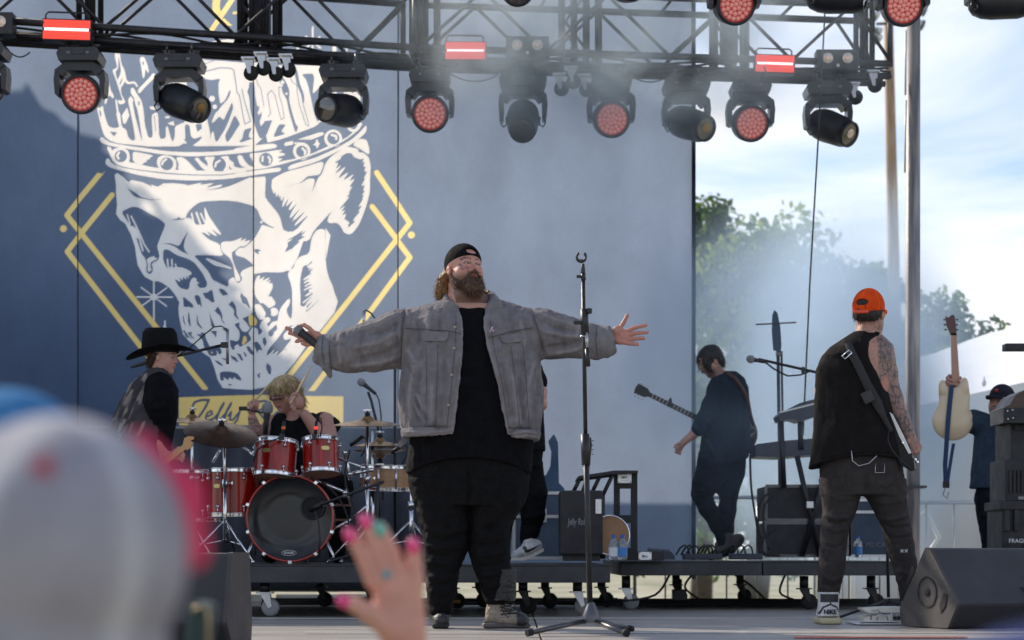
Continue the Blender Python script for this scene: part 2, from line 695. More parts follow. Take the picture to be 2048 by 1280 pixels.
class Fig:
 """places a figure modelled in photo-pixel units at depth D"""
 def __init__(f, D, u0):
  f.D = D
  f.s = D / FPX
  f.u0 = u0
 def w(f, V):
  V = np.asarray(V, float).reshape(-1, 3)
  return np.stack([(V[:, 0] - 1024) * f.s, f.D + V[:, 2] * f.s, CH + (HZ - V[:, 1]) * f.s], 1)
 def p(f, u, v, w=0):
  return Vector(f.w([(u, v, w)])[0])
 def put(f, name, VF, m, parent, colors=None):
  V, F = VF
  return link_mesh(name, f.w(V), F, m, parent, colors=colors)
# ---------------------------------------------------------------- the painted crowned-skull emblem of the backdrop
ART = []      # (colour index, kind, points...) painted in order; colours: 0 cloth, 1 white, 2 gold
FRM = {'a': (190, 110, 7.111), 'b': (360, 110, 7.111), 'c': (530, 110, 5.565), 'd': (190, 260, 6.827), 'e': (470, 280, 6.4),
       'f': (220, 380, 6.4), 'g': (360, 380, 5.818), 'h': (480, 440, 5.818), 'i': (340, 560, 6.4), 'j': (460, 580, 5.818),
       'p': (0, 0, 1.0), 'k': (400, 0, 4.0), 'n': (340, 760, 5.689)}
def pp(fr, s):
 ox, oy, sc = FRM[fr]
 q = [float(x) for x in s.replace(',', ' ').split()]
 return [(ox + q[i] / sc, oy + q[i + 1] / sc) for i in range(0, len(q), 2)]
def poly(c, fr, s):
 q = pp(fr, s)
 if fr != 'p' and len(q) > 5:          # round the corners as a brush would
  r_ = []
  for i in range(len(q)):
   a, b, d = q[i - 1], q[i], q[(i + 1) % len(q)]
   r_ += [(b[0] * .82 + a[0] * .18, b[1] * .82 + a[1] * .18), (b[0] * .82 + d[0] * .18, b[1] * .82 + d[1] * .18)]
  q = r_
 ART.append((c, 'p', q, 0))
def line(c, fr, w, s):
 ART.append((c, 'l', pp(fr, s), w))
def disc(c, fr, x, y, r):
 q = pp(fr, '%f %f' % (x, y))
 ART.append((c, 'l', [q[0], (q[0][0] + .1, q[0][1])], 2 * r / FRM[fr][2]))
poly(1, 'a', '20,720 60,765 112,720 122,800 160,935 190,1012 250,1040 345,1030 322,930 302,835 312,820 285,640 310,628 332,800 356,835 376,1022 440,1058 470,1170 520,1216 572,1205 540,1000 480,700 468,645 500,578 548,642 530,665 562,850 602,1000 640,1150 668,1236 660,1150 622,900 596,760 570,700 555,610 505,540 510,470 540,458 600,560 655,640 686,780 702,980 752,1175 820,1168 798,850 860,812 892,830 908,1192 1002,1180 1004,1015 1030,1005 1072,1180 1102,1232 1130,1150 1130,1012 1225,965 1285,950 1290,1290 700,1300 350,1262 200,1216 132,1150 82,1000')
poly(0, 'a', '604,660 628,650 634,700 618,724')
line(0, 'a', 1.6, '840,860 858,1085')
poly(0, 'a', '56,768 78,790 92,850 88,895 68,850')
poly(0, 'a', '205,1086 315,1102 266,1158')
poly(1, 'a', '12,262 50,245 150,232 165,300 200,390 222,500 268,580 262,625 205,572 182,600 158,695 135,700 150,560 172,470 152,400 118,510 125,400 150,330 118,300 60,280')
poly(1, 'a', '275,0 312,-60 330,30 330,190 290,235 300,300 320,360 372,240 345,60 320,0 350,-40 372,120 420,220 455,385 570,372 610,445 590,455 560,402 450,415 425,370 400,420 365,470 375,560 432,670 405,692 345,702 320,650 352,640 375,655 392,640 350,520 300,360 248,225 262,205 320,180')
poly(0, 'a', '345,410 390,308 388,350 362,425')
poly(1, 'a', '632,50 660,20 700,30 740,130 765,240 745,248 715,185 698,320 675,325 660,200')
poly(0, 'a', '672,80 695,95 690,130 674,150')
poly(1, 'a', '605,490 760,330 830,240 860,300 720,440 630,545 612,535')
poly(1, 'a', '380,860 455,745 485,860 430,975 400,975')
poly(1, 'a', '770,730 860,722 880,775 790,772')
line(1, 'a', 3.2, '985,412 1100,412')
line(1, 'a', 3.2, '1062,340 1160,430')
line(1, 'a', 3.2, '1160,335 1160,480')
line(1, 'a', 3.2, '1075,470 1240,375')
poly(1, 'a', '1110,380 1210,360 1300,370 1300,520 1190,490 1120,460')
poly(1, 'a', '1030,965 1110,935 1125,1000 1060,985')
poly(1, 'a', '990,870 1050,862 1060,890 1000,895')
poly(1, 'b', '-60,0 250,0 330,60 420,70 600,80 900,110 1290,110 1290,1290 -10,1290 -10,980 60,960 60,900 300,850 345,760 325,600 325,420 320,330 250,260 60,200')
poly(0, 'b', '310,295 360,335 450,350 575,330 545,400 548,560 570,695 640,640 700,500 722,492 712,560 670,640 590,720 540,790 500,820 445,950 470,960 555,865 620,925 650,850 700,750 735,665 760,740 730,830 690,940 640,1050 590,1130 525,1232 495,1215 470,1070 440,1120 432,1230 425,1100 380,900 350,700 330,540 365,530 345,430 320,400')
disc(1, 'b', 452, 616, 40)
disc(1, 'b', 492, 732, 31)
poly(0, 'b', '768,858 800,880 856,985 800,1060 740,1160 680,1235 655,1225 636,1140 700,1020')
line(0, 'b', 2.0, '330,235 560,178 720,185 765,215 790,380 812,540 845,570 900,880 925,985 1005,940 960,800 915,650 880,480')
line(0, 'b', 1.5, '350,120 470,80')
poly(0, 'b', '985,395 1040,385 1060,450 1070,600 1100,745 1130,720 1120,790 1100,820 1120,860 1160,800 1160,870 1130,950 1150,1020 1180,970 1290,935 1260,1040 1200,1170 1140,1195 1105,1130 1040,950 1000,800 985,600 955,520 980,470')
line(0, 'b', 1.5, '1000,270 1080,330 1110,430 1145,470 1215,850 1240,880 1290,855')
line(0, 'b', 1.5, '1290,520 1235,550 1240,640 1290,780')
poly(0, 'b', '910,1060 1030,1030 980,1130 985,1175 1040,1190 960,1215 860,1245 840,1225 885,1190')
poly(0, 'b', '60,980 130,985 150,1150 200,1188 295,1150 308,1175 250,1230 160,1290 100,1290 80,1230 50,1200 70,1180')
poly(0, 'b', '215,980 300,970 308,1040 240,1090')
poly(0, 'b', '140,440 190,620 150,580')
poly(1, 'c', '-10,120 340,110 600,110 620,150 1140,150 1060,400 1062,530 900,500 760,760 620,730 560,790 430,840 200,930 -10,985')
poly(0, 'c', '148,240 190,240 235,300 272,400 265,500 300,640 340,770 368,800 345,862 325,840 290,720 258,600 240,500 195,420 180,360 200,340 165,320')
disc(1, 'c', 192, 305, 20)
disc(1, 'c', 236, 430, 13)
line(0, 'c', 1.6, '190,360 150,355 158,460 190,560 210,700 178,720 150,620 110,450 70,395 25,440 60,650 30,690')
poly(0, 'c', '330,112 360,180 380,300 430,430 435,520 415,540 400,440 350,330 325,200')
line(0, 'c', 1.6, '225,210 270,220 300,300 345,330 375,540 450,770 478,790 485,770 420,540')
poly(0, 'c', '402,208 530,200 545,250 525,430 560,400 610,340 610,700 580,750 540,640 500,440 460,280')
disc(1, 'c', 590, 562, 22)
poly(0, 'c', '150,770 235,770 175,850 230,878 100,915 92,900')
line(0, 'c', 1.6, '690,430 745,560')
line(0, 'c', 1.6, '755,400 790,500')
poly(0, 'c', '775,380 860,350 885,480 840,490')
poly(0, 'c', '960,350 965,430 1000,400 990,350')
poly(0, 'c', '-10,735 80,725 20,880 -10,920')
poly(1, 'd', '62,130 85,98 130,118 200,170 380,205 640,238 960,285 1300,300 1700,290 2060,250 2060,310 1600,345 1250,355 900,325 600,290 200,215 90,180')
line(0, 'd', 1.9, '130,118 200,162 330,190 610,215 900,245 1200,265 1500,272 1750,268 2060,232')
poly(0, 'd', '175,215 600,280 950,335 1250,362 1600,352 2060,315 2060,640 1500,640 900,590 600,550 260,460')
poly(1, 'd', '162,240 178,222 215,240 232,285 262,255 330,238 400,250 455,290 475,370 458,440 550,450 600,462 700,490 850,515 900,510 1050,520 1100,540 1260,548 1450,548 1600,560 1750,560 2060,545 2060,620 1700,610 1200,605 900,570 600,545 330,490 240,430 200,330')
poly(1, 'd', '140,430 160,390 190,388 215,430 270,465 380,505 600,550 900,590 1200,612 1700,620 2060,580 2060,650 1700,680 1300,690 900,670 600,620 330,550 200,510 150,470')
line(0, 'd', 1.9, '215,430 270,470 380,510 600,545 900,580 1200,602 1500,612 1750,610 2060,575')
disc(0, 'd', 349, 357, 84)
line(1, 'd', 4.0, '325,305 300,350 320,390')
poly(1, 'd', '510,300 560,295 800,345 740,375 745,395 690,405 712,425 660,445 640,470 550,450 512,410')
poly(1, 'd', '838,440 850,380 900,345 970,338 1050,360 1100,410 1108,470 1095,540 860,515')
disc(0, 'd', 975, 458, 88)
line(1, 'd', 4.0, '965,395 920,430 912,462')
poly(1, 'd', '1098,370 1180,362 1240,400 1310,470 1360,525 1400,550 1130,545 1130,520 1198,535 1125,525 1140,460')
poly(1, 'd', '1350,385 1400,370 1440,420 1530,490 1560,560 1500,545 1450,510 1400,440')
poly(1, 'd', '1480,365 1640,358 1600,440 1610,520 1640,560 1540,560 1530,490 1535,440')
poly(1, 'd', '1700,365 1820,350 1830,400 1900,450 1960,520 2010,545 1880,560 1740,560 1780,500 1785,440 1750,390')
poly(0, 'd', '1824,465 1850,520 1890,535 1830,535')
disc(0, 'd', 1692, 470, 92)
line(1, 'd', 4.0, '1700,415 1650,445 1638,495')
poly(1, 'd', '1940,370 1975,340 2020,350 2060,420 2060,530 1990,470')
poly(0, 'e', '0,165 190,160 560,120 640,80 960,10 1160,-40 1300,-60 1370,-10 1180,80 960,180 640,290 0,395')
poly(1, 'e', '-20,108 220,72 480,45 535,65 525,100 380,125 220,152 -20,175')
poly(1, 'e', '625,60 640,30 720,15 860,-30 1100,-110 1150,-80 950,0 700,65 640,76')
poly(1, 'e', '25,215 50,190 90,200 120,260 170,320 215,345 240,330 220,250 185,200 200,170 350,160 520,130 590,125 600,140 540,155 625,170 640,190 545,215 545,232 610,240 535,285 600,270 760,240 840,225 960,180 1180,80 1390,-20 1420,0 1200,100 960,215 760,270 600,315 400,360 200,385 -20,415 -20,345 110,355 60,310')
poly(0, 'e', '-20,270 40,320 140,350 60,358 -20,330')
disc(0, 'e', 393, 250, 86)
line(1, 'e', 4.0, '352,215 348,270')
line(1, 'e', 4.0, '425,215 448,250 440,290')
disc(1, 'e', 850, 140, 110)
poly(0, 'e', '740,60 760,30 960,30 960,-10 740,-10')
disc(1, 'e', 850, 145, 107)
disc(0, 'e', 851, 143, 74)
line(1, 'e', 4.5, '860,105 895,140 890,180')
poly(1, 'e', '1035,-10 1055,-10 1062,28 1085,40 1068,60 1055,100 1040,95 1030,65 990,60 1025,35')
disc(1, 'c', 755, 925, 98)
disc(0, 'c', 756, 922, 68)
line(1, 'c', 4.5, '740,885 790,900 790,930')
disc(1, 'c', 985, 780, 75)
disc(0, 'c', 985, 780, 45)
poly(0, 'c', '905,640 1120,640 1080,730 1000,720 900,760')
poly(1, 'c', '250,1250 300,1215 560,1140 760,1050 960,940 1060,850 1120,780 1130,800 1120,860 980,980 760,1090 560,1190 290,1270 260,1275')
line(0, 'c', 1.7, '0,1265 200,1215 500,1125 760,1020 960,910 1085,790')
poly(1, 'c', '440,1120 500,1100 730,1015 960,880 1060,740 1085,770 960,900 730,1030 500,1120 200,1190')
poly(1, 'e', '-20,425 230,395 560,350 590,370 570,400 400,425 220,455 -20,488')
poly(1, 'p', '229,350 234,346 248,352 257,365 262,360 284,364 298,370 302,369 315,373 326,366 334,366 400,364 417,366 437,366 448,362 470,358 482,355 495,353 503,356 507,355 529,353 531,360 530,395 560,425 564,455 575,462 585,463 600,452 660,400 680,410 640,440 607,478 594,515 580,540 560,545 530,544 507,548 505,600 505,775 515,777 535,774 560,757 588,725 610,694 640,660 668,625 674,606 664,570 652,545 650,500 651,470 650,455 660,470 636,600 636,650 590,705 545,755 532,772 505,780 470,778 445,776 435,760 428,735 420,715 405,705 390,690 380,685 365,668 361,650 357,630 356,615 358,605 350,590 338,575 325,566 315,562 305,562 290,554 285,548 275,530 272,512 270,495 262,470 250,447 240,440 232,428 234,410 232,385 232,370')
poly(1, 'h', '640,480 690,425 800,390 830,200 880,120 940,98 985,115 990,180 985,400 1000,560 1050,740 1135,940 1120,1000 880,1290 600,1290 480,1240 600,1100 600,780 550,640 570,590 620,550')
poly(1, 'p', '500,655 560,640 600,655 634,662 612,689 592,712 553,753 534,774 505,778')
poly(1, 'e', '455,590 465,520 500,480 660,400 860,350 1100,272 1130,290 1118,350 1080,440 1000,450 920,460 840,540 700,580 605,612 780,560 850,545 930,490 1000,490 1018,520 975,685 1010,600 1060,480 1110,430 1150,300 1220,210 1400,90 1450,82 1570,110 1580,155 1640,160 1710,220 1735,330 1725,500 1725,660 1690,800 1640,950 1580,1090 1500,1190 1450,1208 1390,1180 1350,1100 1300,1055 1200,1060 1178,1030 1200,960 1300,840 1180,960 1000,1160 940,1290 760,1290 640,1250 700,1190 760,1170 960,930 765,1095 755,1080 820,1000 910,890 715,1055 715,1040 790,930 845,850 705,1000 692,985 740,880 810,780 695,900 680,880 750,750 655,850 650,830 690,720 605,860 598,840 635,700 585,790 575,690 565,750 548,680 525,738 510,650 490,712 475,650')
poly(1, 'e', '1500,60 1580,-20 1680,-10 1715,100 1718,175 1690,175 1600,110')
poly(0, 'e', '1265,285 1345,240 1360,200 1430,160 1490,165 1520,215 1580,240 1610,245 1650,230 1625,290 1660,270 1640,340 1672,340 1650,400 1690,400 1645,490 1665,490 1610,590 1660,570 1635,650 1665,640 1620,710 1650,700 1620,760 1645,740 1570,860 1630,830 1570,915 1605,905 1500,1030 1540,1035 1450,1120 1440,1090 1465,1060 1430,1030 1400,1010 1392,1020 1420,935 1360,970 1410,890 1350,920 1415,830 1310,905 1470,715 1420,735 1475,670 1445,685 1500,590 1455,600 1535,490 1455,525 1525,425 1370,525 1460,395 1300,505 1430,320 1265,440 1365,310 1280,370 1320,290')
poly(0, 'e', '0,500 0,480 230,462 0,560 -20,560')
poly(0, 'e', '388,470 470,460 462,640 600,850 700,990 760,1090 700,1180 610,1150 575,1000 540,930 380,740')
poly(0, 'd', '270,580 300,582 380,640 455,715 410,630 430,622 560,650 690,720 790,790 755,745 770,740 830,770 855,725 985,785 860,735 920,710 950,738 915,708 1250,740 1240,755 1465,712 1420,745 1640,715 1490,790 1755,735 1700,780 1480,825 1700,800 1870,755 1980,680 2060,660 2060,640 1700,672 1300,685 900,665 600,615 330,545')
poly(0, 'd', '378,710 440,790 560,860 620,910 760,945 955,942 770,958 640,935 545,915 480,850')
poly(0, 'f', '150,295 165,265 270,215 345,215 420,250 520,310 620,360 705,430 690,480 640,600 598,720 610,760 630,840 610,900 540,930 530,960 548,1010 530,1065 495,1075 462,1050 458,1000 470,960 440,860 400,820 360,700 330,600 350,600 300,460 258,462 200,370')
line(1, 'f', 2.6, '217,315 255,440')
line(1, 'f', 3.0, '268,335 330,460 395,600 430,690 495,790')
line(1, 'f', 3.4, '290,470 370,610 415,775')
line(1, 'f', 6.0, '320,500 360,600')
poly(1, 'f', '475,880 500,860 570,842 560,865 602,870 590,890 545,905 510,935 512,980 530,1020 500,1052 475,1030 485,960 465,900')
poly(0, 'f', '745,370 790,375 850,365 872,335 905,368 960,355 990,280 1080,190 1150,150 1290,132 1290,640 1200,580 1160,535 1290,560 1290,440 1200,440 1150,460 1075,440 990,340 940,375 820,385')
poly(0, 'g', '0,330 60,325 90,250 230,140 370,122 540,118 680,135 845,180 895,225 940,330 960,360 1040,415 1105,442 1080,445 950,400 925,460 850,585 745,675 700,665 640,715 650,760 760,790 870,885 800,900 720,940 700,980 725,1030 700,1075 665,1085 640,1050 620,1010 560,1050 560,1130 470,1090 370,1040 330,950 240,850 150,755 300,750 500,765 465,680 460,630 330,580 240,490 330,520 200,400 150,400 75,310 40,340 0,345')
line(1, 'g', 3.2, '130,270 160,400')
line(1, 'g', 3.4, '185,260 240,410')
line(1, 'g', 3.0, '237,270 300,400')
poly(1, 'g', '275,200 290,205 330,300 400,400 480,515 460,518 350,440 430,530 410,532 300,470 350,528 330,525 180,440 90,320 110,320 180,400 260,400 300,390')
poly(1, 'g', '470,620 500,598 610,595 730,548 690,595 780,560 740,600 825,580 790,625 740,660 700,650 640,700 600,720 605,800 640,900 705,1030 690,1065 655,1065 640,1030 620,880 580,790 500,730 475,690')
poly(1, 'g', '290,800 310,788 440,835 600,905 595,920 520,900 400,878')
disc(1, 'g', 942, 374, 14)
poly(1, 'g', '250,500 330,575 455,625 465,690 505,765 300,752 150,752 60,720 30,640 100,470 160,430')
poly(0, 'g', '855,690 905,685 950,715 905,712 920,752 870,730')
line(0, 'h', 1.6, '590,0 660,0')
poly(0, 'f', '650,685 760,675 860,710 885,705 940,600 1005,515 960,610 935,720 960,780 1015,830 900,780 830,725 740,690')
poly(0, 'f', '672,790 690,755 745,760 850,830 1000,880 1080,930 1180,1060 1245,1190 1225,1245 1150,1255 1110,1220 1110,1190 1060,1120 1030,1160 1000,1280 880,1250 812,1125 900,1180 880,1110 930,1160 920,1100 975,1150 960,1090 1010,1140 990,1085 1040,1080 1030,1040 950,1005 900,990 820,980 780,1020 770,960 740,1030 700,960 672,880')
line(1, 'f', 3.0, '728,885 742,1010')
line(1, 'f', 2.8, '785,885 790,1000')
line(1, 'f', 2.6, '830,945 850,1000')
poly(1, 'f', '690,1000 740,1030 830,1000 900,985 960,1005 1035,1045 1035,1085 900,1110 800,1120 760,1080')
poly(1, 'f', '1040,1130 1080,1115 1110,1150 1090,1160 1135,1185 1130,1200 1105,1190 1140,1290 1020,1290 1010,1200')
poly(0, 'h', '160,740 165,660 200,630 300,618 500,605 550,580 548,640 575,700 602,800 604,1060 590,1160 560,1100 530,1050 560,1010 580,920 555,915 460,1020 440,1090 420,1050 380,1020 320,1020 270,960 245,985 300,1080 240,1160 210,1170 180,1060 220,1000 170,900')
poly(1, 'h', '175,700 200,650 235,645 215,700 290,648 250,710 350,660 290,730 360,690 320,740 370,730 378,780 350,840 320,895 360,885 415,970 380,1005 320,1030 290,1010 270,965 225,970 170,880 160,780')
line(0, 'h', 2.4, '148,820 175,900 225,970')
disc(1, 'h', 390, 1070, 48)
poly(1, 'h', '165,980 230,980 300,1080 270,1155 230,1165 180,1110')
poly(1, 'h', '440,1100 470,1020 555,915 580,925 570,980 530,1050 575,1150 620,1290 430,1290')
poly(1, 'h', '290,1120 345,1140 345,1180 310,1200 320,1290 220,1290 225,1200')
poly(0, 'h', '305,1200 350,1190 370,1130 410,1150 350,1210 325,1250')
poly(0, 'h', '730,530 790,518 835,465 830,500 770,540 800,560 850,530 775,590 860,555 800,610 860,620 722,700 865,655 740,725 850,705 755,760 855,740 735,815 870,775 780,820 850,845 800,870 750,890 825,845 860,860 735,1000 880,890 760,1040 945,905 755,1085 780,1000 695,1005 700,900 690,760 700,640')
line(1, 'h', 2.6, '740,690 860,600')
line(1, 'h', 2.6, '745,728 860,650')
line(1, 'h', 2.6, '755,768 860,690')
line(1, 'h', 2.6, '745,812 855,745')
line(1, 'h', 2.6, '760,880 840,820')
line(1, 'h', 2.6, '730,960 850,862')
line(1, 'h', 2.6, '745,1010 880,890')
line(1, 'h', 2.8, '775,1040 900,930')
poly(0, 'h', '510,248 600,200 680,150 735,110 700,160 780,110 700,190 765,180 655,250 700,240 610,320 555,410 615,320 510,380 555,290 540,265 620,210')
for t in ('155,200 280,300 305,365 285,345 260,355 235,335 215,350 185,340 165,340 165,290',
          '305,200 340,185 380,210 405,355 395,355 385,325 365,310 350,320 320,260',
          '405,160 470,160 535,110 570,290 550,280 535,290 500,260 480,240 455,240',
          '615,105 680,115 740,175 730,200 700,185 685,210 640,160',
          '155,450 168,450 182,540 202,580 190,580 165,540', '228,400 240,420 262,590 245,590 222,520',
          '345,430 355,540 415,620 400,625 335,560 335,470', '490,395 530,500 578,600 555,612 525,600 510,500',
          '555,380 580,380 605,330 650,400 670,460 665,510 705,560 690,560 660,530 640,460 600,430',
          '732,300 765,300 790,258 845,340 848,440 885,510 865,505 815,450 820,380',
          '895,205 912,160 940,200 985,230 1030,370 1015,365 970,310 930,300 905,240',
          '155,640 180,640 240,730 300,760 200,730', '215,670 275,660 265,700 330,770 250,720',
          '380,665 445,675 450,740 510,860 580,860 655,830 640,870 665,930 625,960 590,890 600,960 560,975 500,970 470,910 430,870 410,760 320,680 400,700',
          '505,650 595,650 585,745 560,700', '655,620 730,610 745,690', '560,1020 620,1040 690,1100 640,1095 590,1060',
          '635,990 720,1010 740,1040 700,1030', '765,960 840,990 878,1055 850,1050 790,1010', '848,935 900,950 940,1030 910,1035 870,970',
          '930,910 970,940 985,975 965,990', '975,850 1010,845 1075,940 1055,965 1030,950 990,900',
          '1070,800 1110,785 1150,830 1185,910 1130,890 1118,950 1085,870', '1180,750 1215,730 1235,800 1215,855 1185,810',
          '815,565 890,540 885,600 930,660 980,668 1050,590 1050,620 1000,680 1050,760 960,830 890,862 870,820 820,850 830,890 800,900 770,850 760,760 860,790 890,740 890,660',
          '920,495 1000,460 1095,400 1100,450 1150,520 1210,500 1230,440 1160,320 1200,300 1290,390 1290,440 1230,480 1160,540 1140,600 1185,660 1130,715 1120,630 1060,600 1010,610 980,550',
          '630,1185 680,1170 760,1170 870,1200 920,1290 860,1270 800,1220 820,1290 760,1240 740,1290 680,1240 690,1290 640,1290',
          '1220,1120 1240,1050 1250,1080 1290,1100 1290,1220 1250,1180', '1110,1220 1140,1190 1160,1200 1140,1215 1150,1255 1130,1258'):
 poly(0, 'i', t)
poly(0, 'j', '435,490 500,430 535,395 548,455 510,490 500,525 470,550 445,530')
poly(0, 'j', '415,775 440,690 560,550 640,440 730,400 745,520 720,600 640,725 640,690 700,620 640,660 620,700 530,775 560,700 480,760 520,680 470,730')
poly(1, 'j', '610,525 700,440 740,400 900,400 900,560 640,725 660,660 640,660 720,560 630,585')
poly(0, 'j', '410,900 430,840 445,870 480,910 470,980 445,985')
poly(0, 'j', '0,955 60,960 110,1000 140,1060 80,1045 40,1010 20,1040 -20,1010')
poly(0, 'j', '-20,1090 40,1108 -20,1115')
poly(2, 'i', '1000,450 1050,440 1115,520 1100,580 1060,592 1015,585')
poly(2, 'i', '940,715 975,725 985,780 940,835 918,820')
poly(2, 'i', '518,915 540,918 545,935 530,945')
for s in ('307,563 307,640', '273,594 344,594', '282,575 332,612', '333,575 283,612'):
 line(1, 'p', 2.6, s)
disc(1, 'p', 307, 594, 6.5)
line(1, 'p', 3.0, '329,642 329,660')
poly(1, 'p', '322,662 328,648 336,662')
for s in ('625,53 624,98', '611,72 640,95', '639,73 610,96', '624,92 628,112'):
 line(1, 'p', 3.4, s)
line(1, 'p', 4.0, '594,90 596,108')
line(1, 'p', 8.0, '668,95 669,106')
line(1, 'p', 3.0, '692,92 693,108')
poly(1, 'p', '425,82 455,78 486,80 486,84 430,90 412,90')
line(2, 'p', 10.5, '204,343 133,430')
line(2, 'p', 10.5, '133,430 410,778')
line(2, 'p', 10.5, '224,390 134,503')
line(2, 'p', 10.5, '134,503 340,770')
line(2, 'p', 10.5, '753,345 820,446')
line(2, 'p', 10.5, '820,446 545,792')
line(2, 'p', 10.5, '744,413 820,515')
line(2, 'p', 10.5, '820,515 615,792')
poly(0, 'p', '196,330 214,336 205,348 190,344')
poly(0, 'p', '370,781 420,779 420,800 360,800')
poly(0, 'p', '530,782 650,782 650,800 520,800')
disc(2, 'p', 126, 457, 7)
disc(2, 'p', 823, 470, 7)
poly(2, 'k', '105,-40 93,50 105,100 140,160 190,195 265,208 230,180 190,140 165,95 155,50 160,0 175,-40')
poly(0, 'k', '140,120 250,-20 320,-20 190,150')
poly(2, 'k', '48,265 92,268 290,-20 240,-20')
line(2, 'k', 6.0, '335,40 333,195')
line(2, 'k', 5.0, '270,102 348,96')
poly(2, 'k', '482,90 492,190 484,260')
poly(2, 'p', '357,795 440,792 520,790 600,792 686,793 686,851 357,851')
for w_, s in ((4.6, '384,812 389,804 402,800 417,800 410,815 400,830 390,842 378,848'),
              (4.0, '415,833 424,828 422,822 414,826 410,836 414,842 424,838'),
              (4.2, '423,840 434,830 446,810 447,806 440,818 432,838 438,843'),
              (4.2, '438,841 450,828 461,810 462,806 454,820 448,838 452,843'),
              (4.0, '456,832 462,824 459,840 466,840 480,822 474,840 466,850'),
              (4.6, '500,838 516,806'), (4.6, '505,806 528,802 540,806 530,818 514,822 528,838'),
              (4.0, '546,832 554,824 560,830 554,840 546,838'), (4.2, '566,838 582,806'), (4.2, '580,838 596,806')):
 line(0, 'p', w_, s)
line(0, 'p', 2.0, '430,852 520,852')
def raster_art(x0, y0, x1, y1, st=0.5):
 W_ = int((x1 - x0) / st)
 H_ = int((y1 - y0) / st)
 img = np.zeros((H_, W_), dtype=np.uint8)
 xs = x0 + (np.arange(W_) + .5) * st
 ys = y0 + (np.arange(H_) + .5) * st
 for c, kind, pts, w_ in ART:
  q = np.array(pts)
  m = w_ / 2 + 1
  ia = max(0, int((q[:, 0].min() - m - x0) / st))
  ib = min(W_, int((q[:, 0].max() + m - x0) / st) + 1)
  ja = max(0, int((q[:, 1].min() - m - y0) / st))
  jb = min(H_, int((q[:, 1].max() + m - y0) / st) + 1)
  if ib <= ia or jb <= ja:
   continue
  X, Y = np.meshgrid(xs[ia:ib], ys[ja:jb])
  if kind == 'p':
   ins = np.zeros(X.shape, bool)
   n = len(q)
   for i in range(n):
    xa, ya = q[i]
    xb, yb = q[(i + 1) % n]
    if ya == yb:
     continue
    cnd = ((ya > Y) != (yb > Y)) & (X < (xb - xa) * (Y - ya) / (yb - ya) + xa)
    ins ^= cnd
  else:
   p2 = np.stack([X.ravel(), Y.ravel()], 1)
   d, _, _ = seg_dist(p2, q)
   ins = (d < w_ / 2).reshape(X.shape)
  img[ja:jb, ia:ib][ins] = c
 return img
# ---------------------------------------------------------------- setting: ground, deck, backdrop, roof
def add_color_noise(m, a, b, scale, lo=0.4, hi=0.6, detail=8, stretch=(1, 1, 1), rough=None):
 t = m.node_tree
 bs = t.nodes['Principled BSDF']
 co = t.nodes.new('ShaderNodeTexCoord')
 mp_ = t.nodes.new('ShaderNodeMapping')
 mp_.inputs['Scale'].default_value = stretch
 n = t.nodes.new('ShaderNodeTexNoise')
 n.inputs['Scale'].default_value = scale
 n.inputs['Detail'].default_value = detail
 r_ = t.nodes.new('ShaderNodeValToRGB')
 r_.color_ramp.elements[0].position = lo
 r_.color_ramp.elements[0].color = (*a, 1)
 r_.color_ramp.elements[1].position = hi
 r_.color_ramp.elements[1].color = (*b, 1)
 t.links.new(co.outputs['Object'], mp_.inputs['Vector'])
 t.links.new(mp_.outputs['Vector'], n.inputs['Vector'])
 t.links.new(n.outputs['Fac'], r_.inputs['Fac'])
 t.links.new(r_.outputs['Color'], bs.inputs['Base Color'])
 return m
GZ = -1.3
mg = add_color_noise(mat('dry_grass', (0.3, 0.28, 0.2), 0.9, bump=0.4, bscale=9), (0.20, 0.20, 0.11), (0.42, 0.38, 0.27), 0.35)
b = MB()
n_ = 40
xs_ = [-900 + 1800 * i / n_ for i in range(n_ + 1)]
ys_ = [-60 + 1500 * (j / n_) ** 2 for j in range(n_ + 1)]
vs = [(x, y, GZ) for y in ys_ for x in xs_]
fs = [(j * (n_ + 1) + i, j * (n_ + 1) + i + 1, (j + 1) * (n_ + 1) + i + 1, (j + 1) * (n_ + 1) + i) for j in range(n_) for i in range(n_)]
b.add(vs, fs, True)
tagit(b.build('ground', mg), None, None, kind='structure')
md = add_color_noise(mat('deck_ply', (0.17, 0.165, 0.17), 0.42, bump=0.25, bscale=40), (0.19, 0.175, 0.165), (0.50, 0.46, 0.42), 2.6, 0.30, 0.72, 12, (0.5, 4, 1))
b = MB()
SD0, SD1 = 6.95, 14.75
for i in range(6):
 for j in range(6):
  x0, x1 = -7.2 + i * 2.44, -7.2 + (i + 1) * 2.44
  y0, y1 = SD0 + j * 1.3, SD0 + (j + 1) * 1.3
  b.box2((x0 + .004, y0 + .004, -0.05), (x1 - .004, y1 - .004, 0.0 - 0.0015 * ((i * 7 + j * 3) % 3)), 0.003)
tagit(b.build('stage_floor', md), None, None, kind='structure')
mskirt = mat('skirt_black', (0.02, 0.02, 0.022), 0.9, var=0.3)
b = MB()
b.box2((-7.25, SD0 - .02, GZ), (7.5, SD0, -0.052))
b.build('stage_skirt', mskirt)['kind'] = 'structure'
b = MB()
for x in (-7, -4.5, -2, .5, 3, 5.5):
 for y in (9, 11, 13, 14.6):
  b.cyl((x, y, GZ), (x, y, -0.052), 0.03)
b.build('stage_legs', M['steel'])['kind'] = 'structure'
mt_ = mat('gaffer_white', (0.62, 0.6, 0.56), 0.6, var=0.2, vscale=30)
mtr = mat('gaffer_red', (0.75, 0.10, 0.03), 0.55, var=0.2, vscale=30)
b = MB()
b.box2((-0.9, 8.62, 0.004), (2.3, 8.66, 0.006))
tagit(b.build('floor_tape', mt_), 'thin pale tape strip across the stage floor before the singer boots', 'tape')
b = MB()
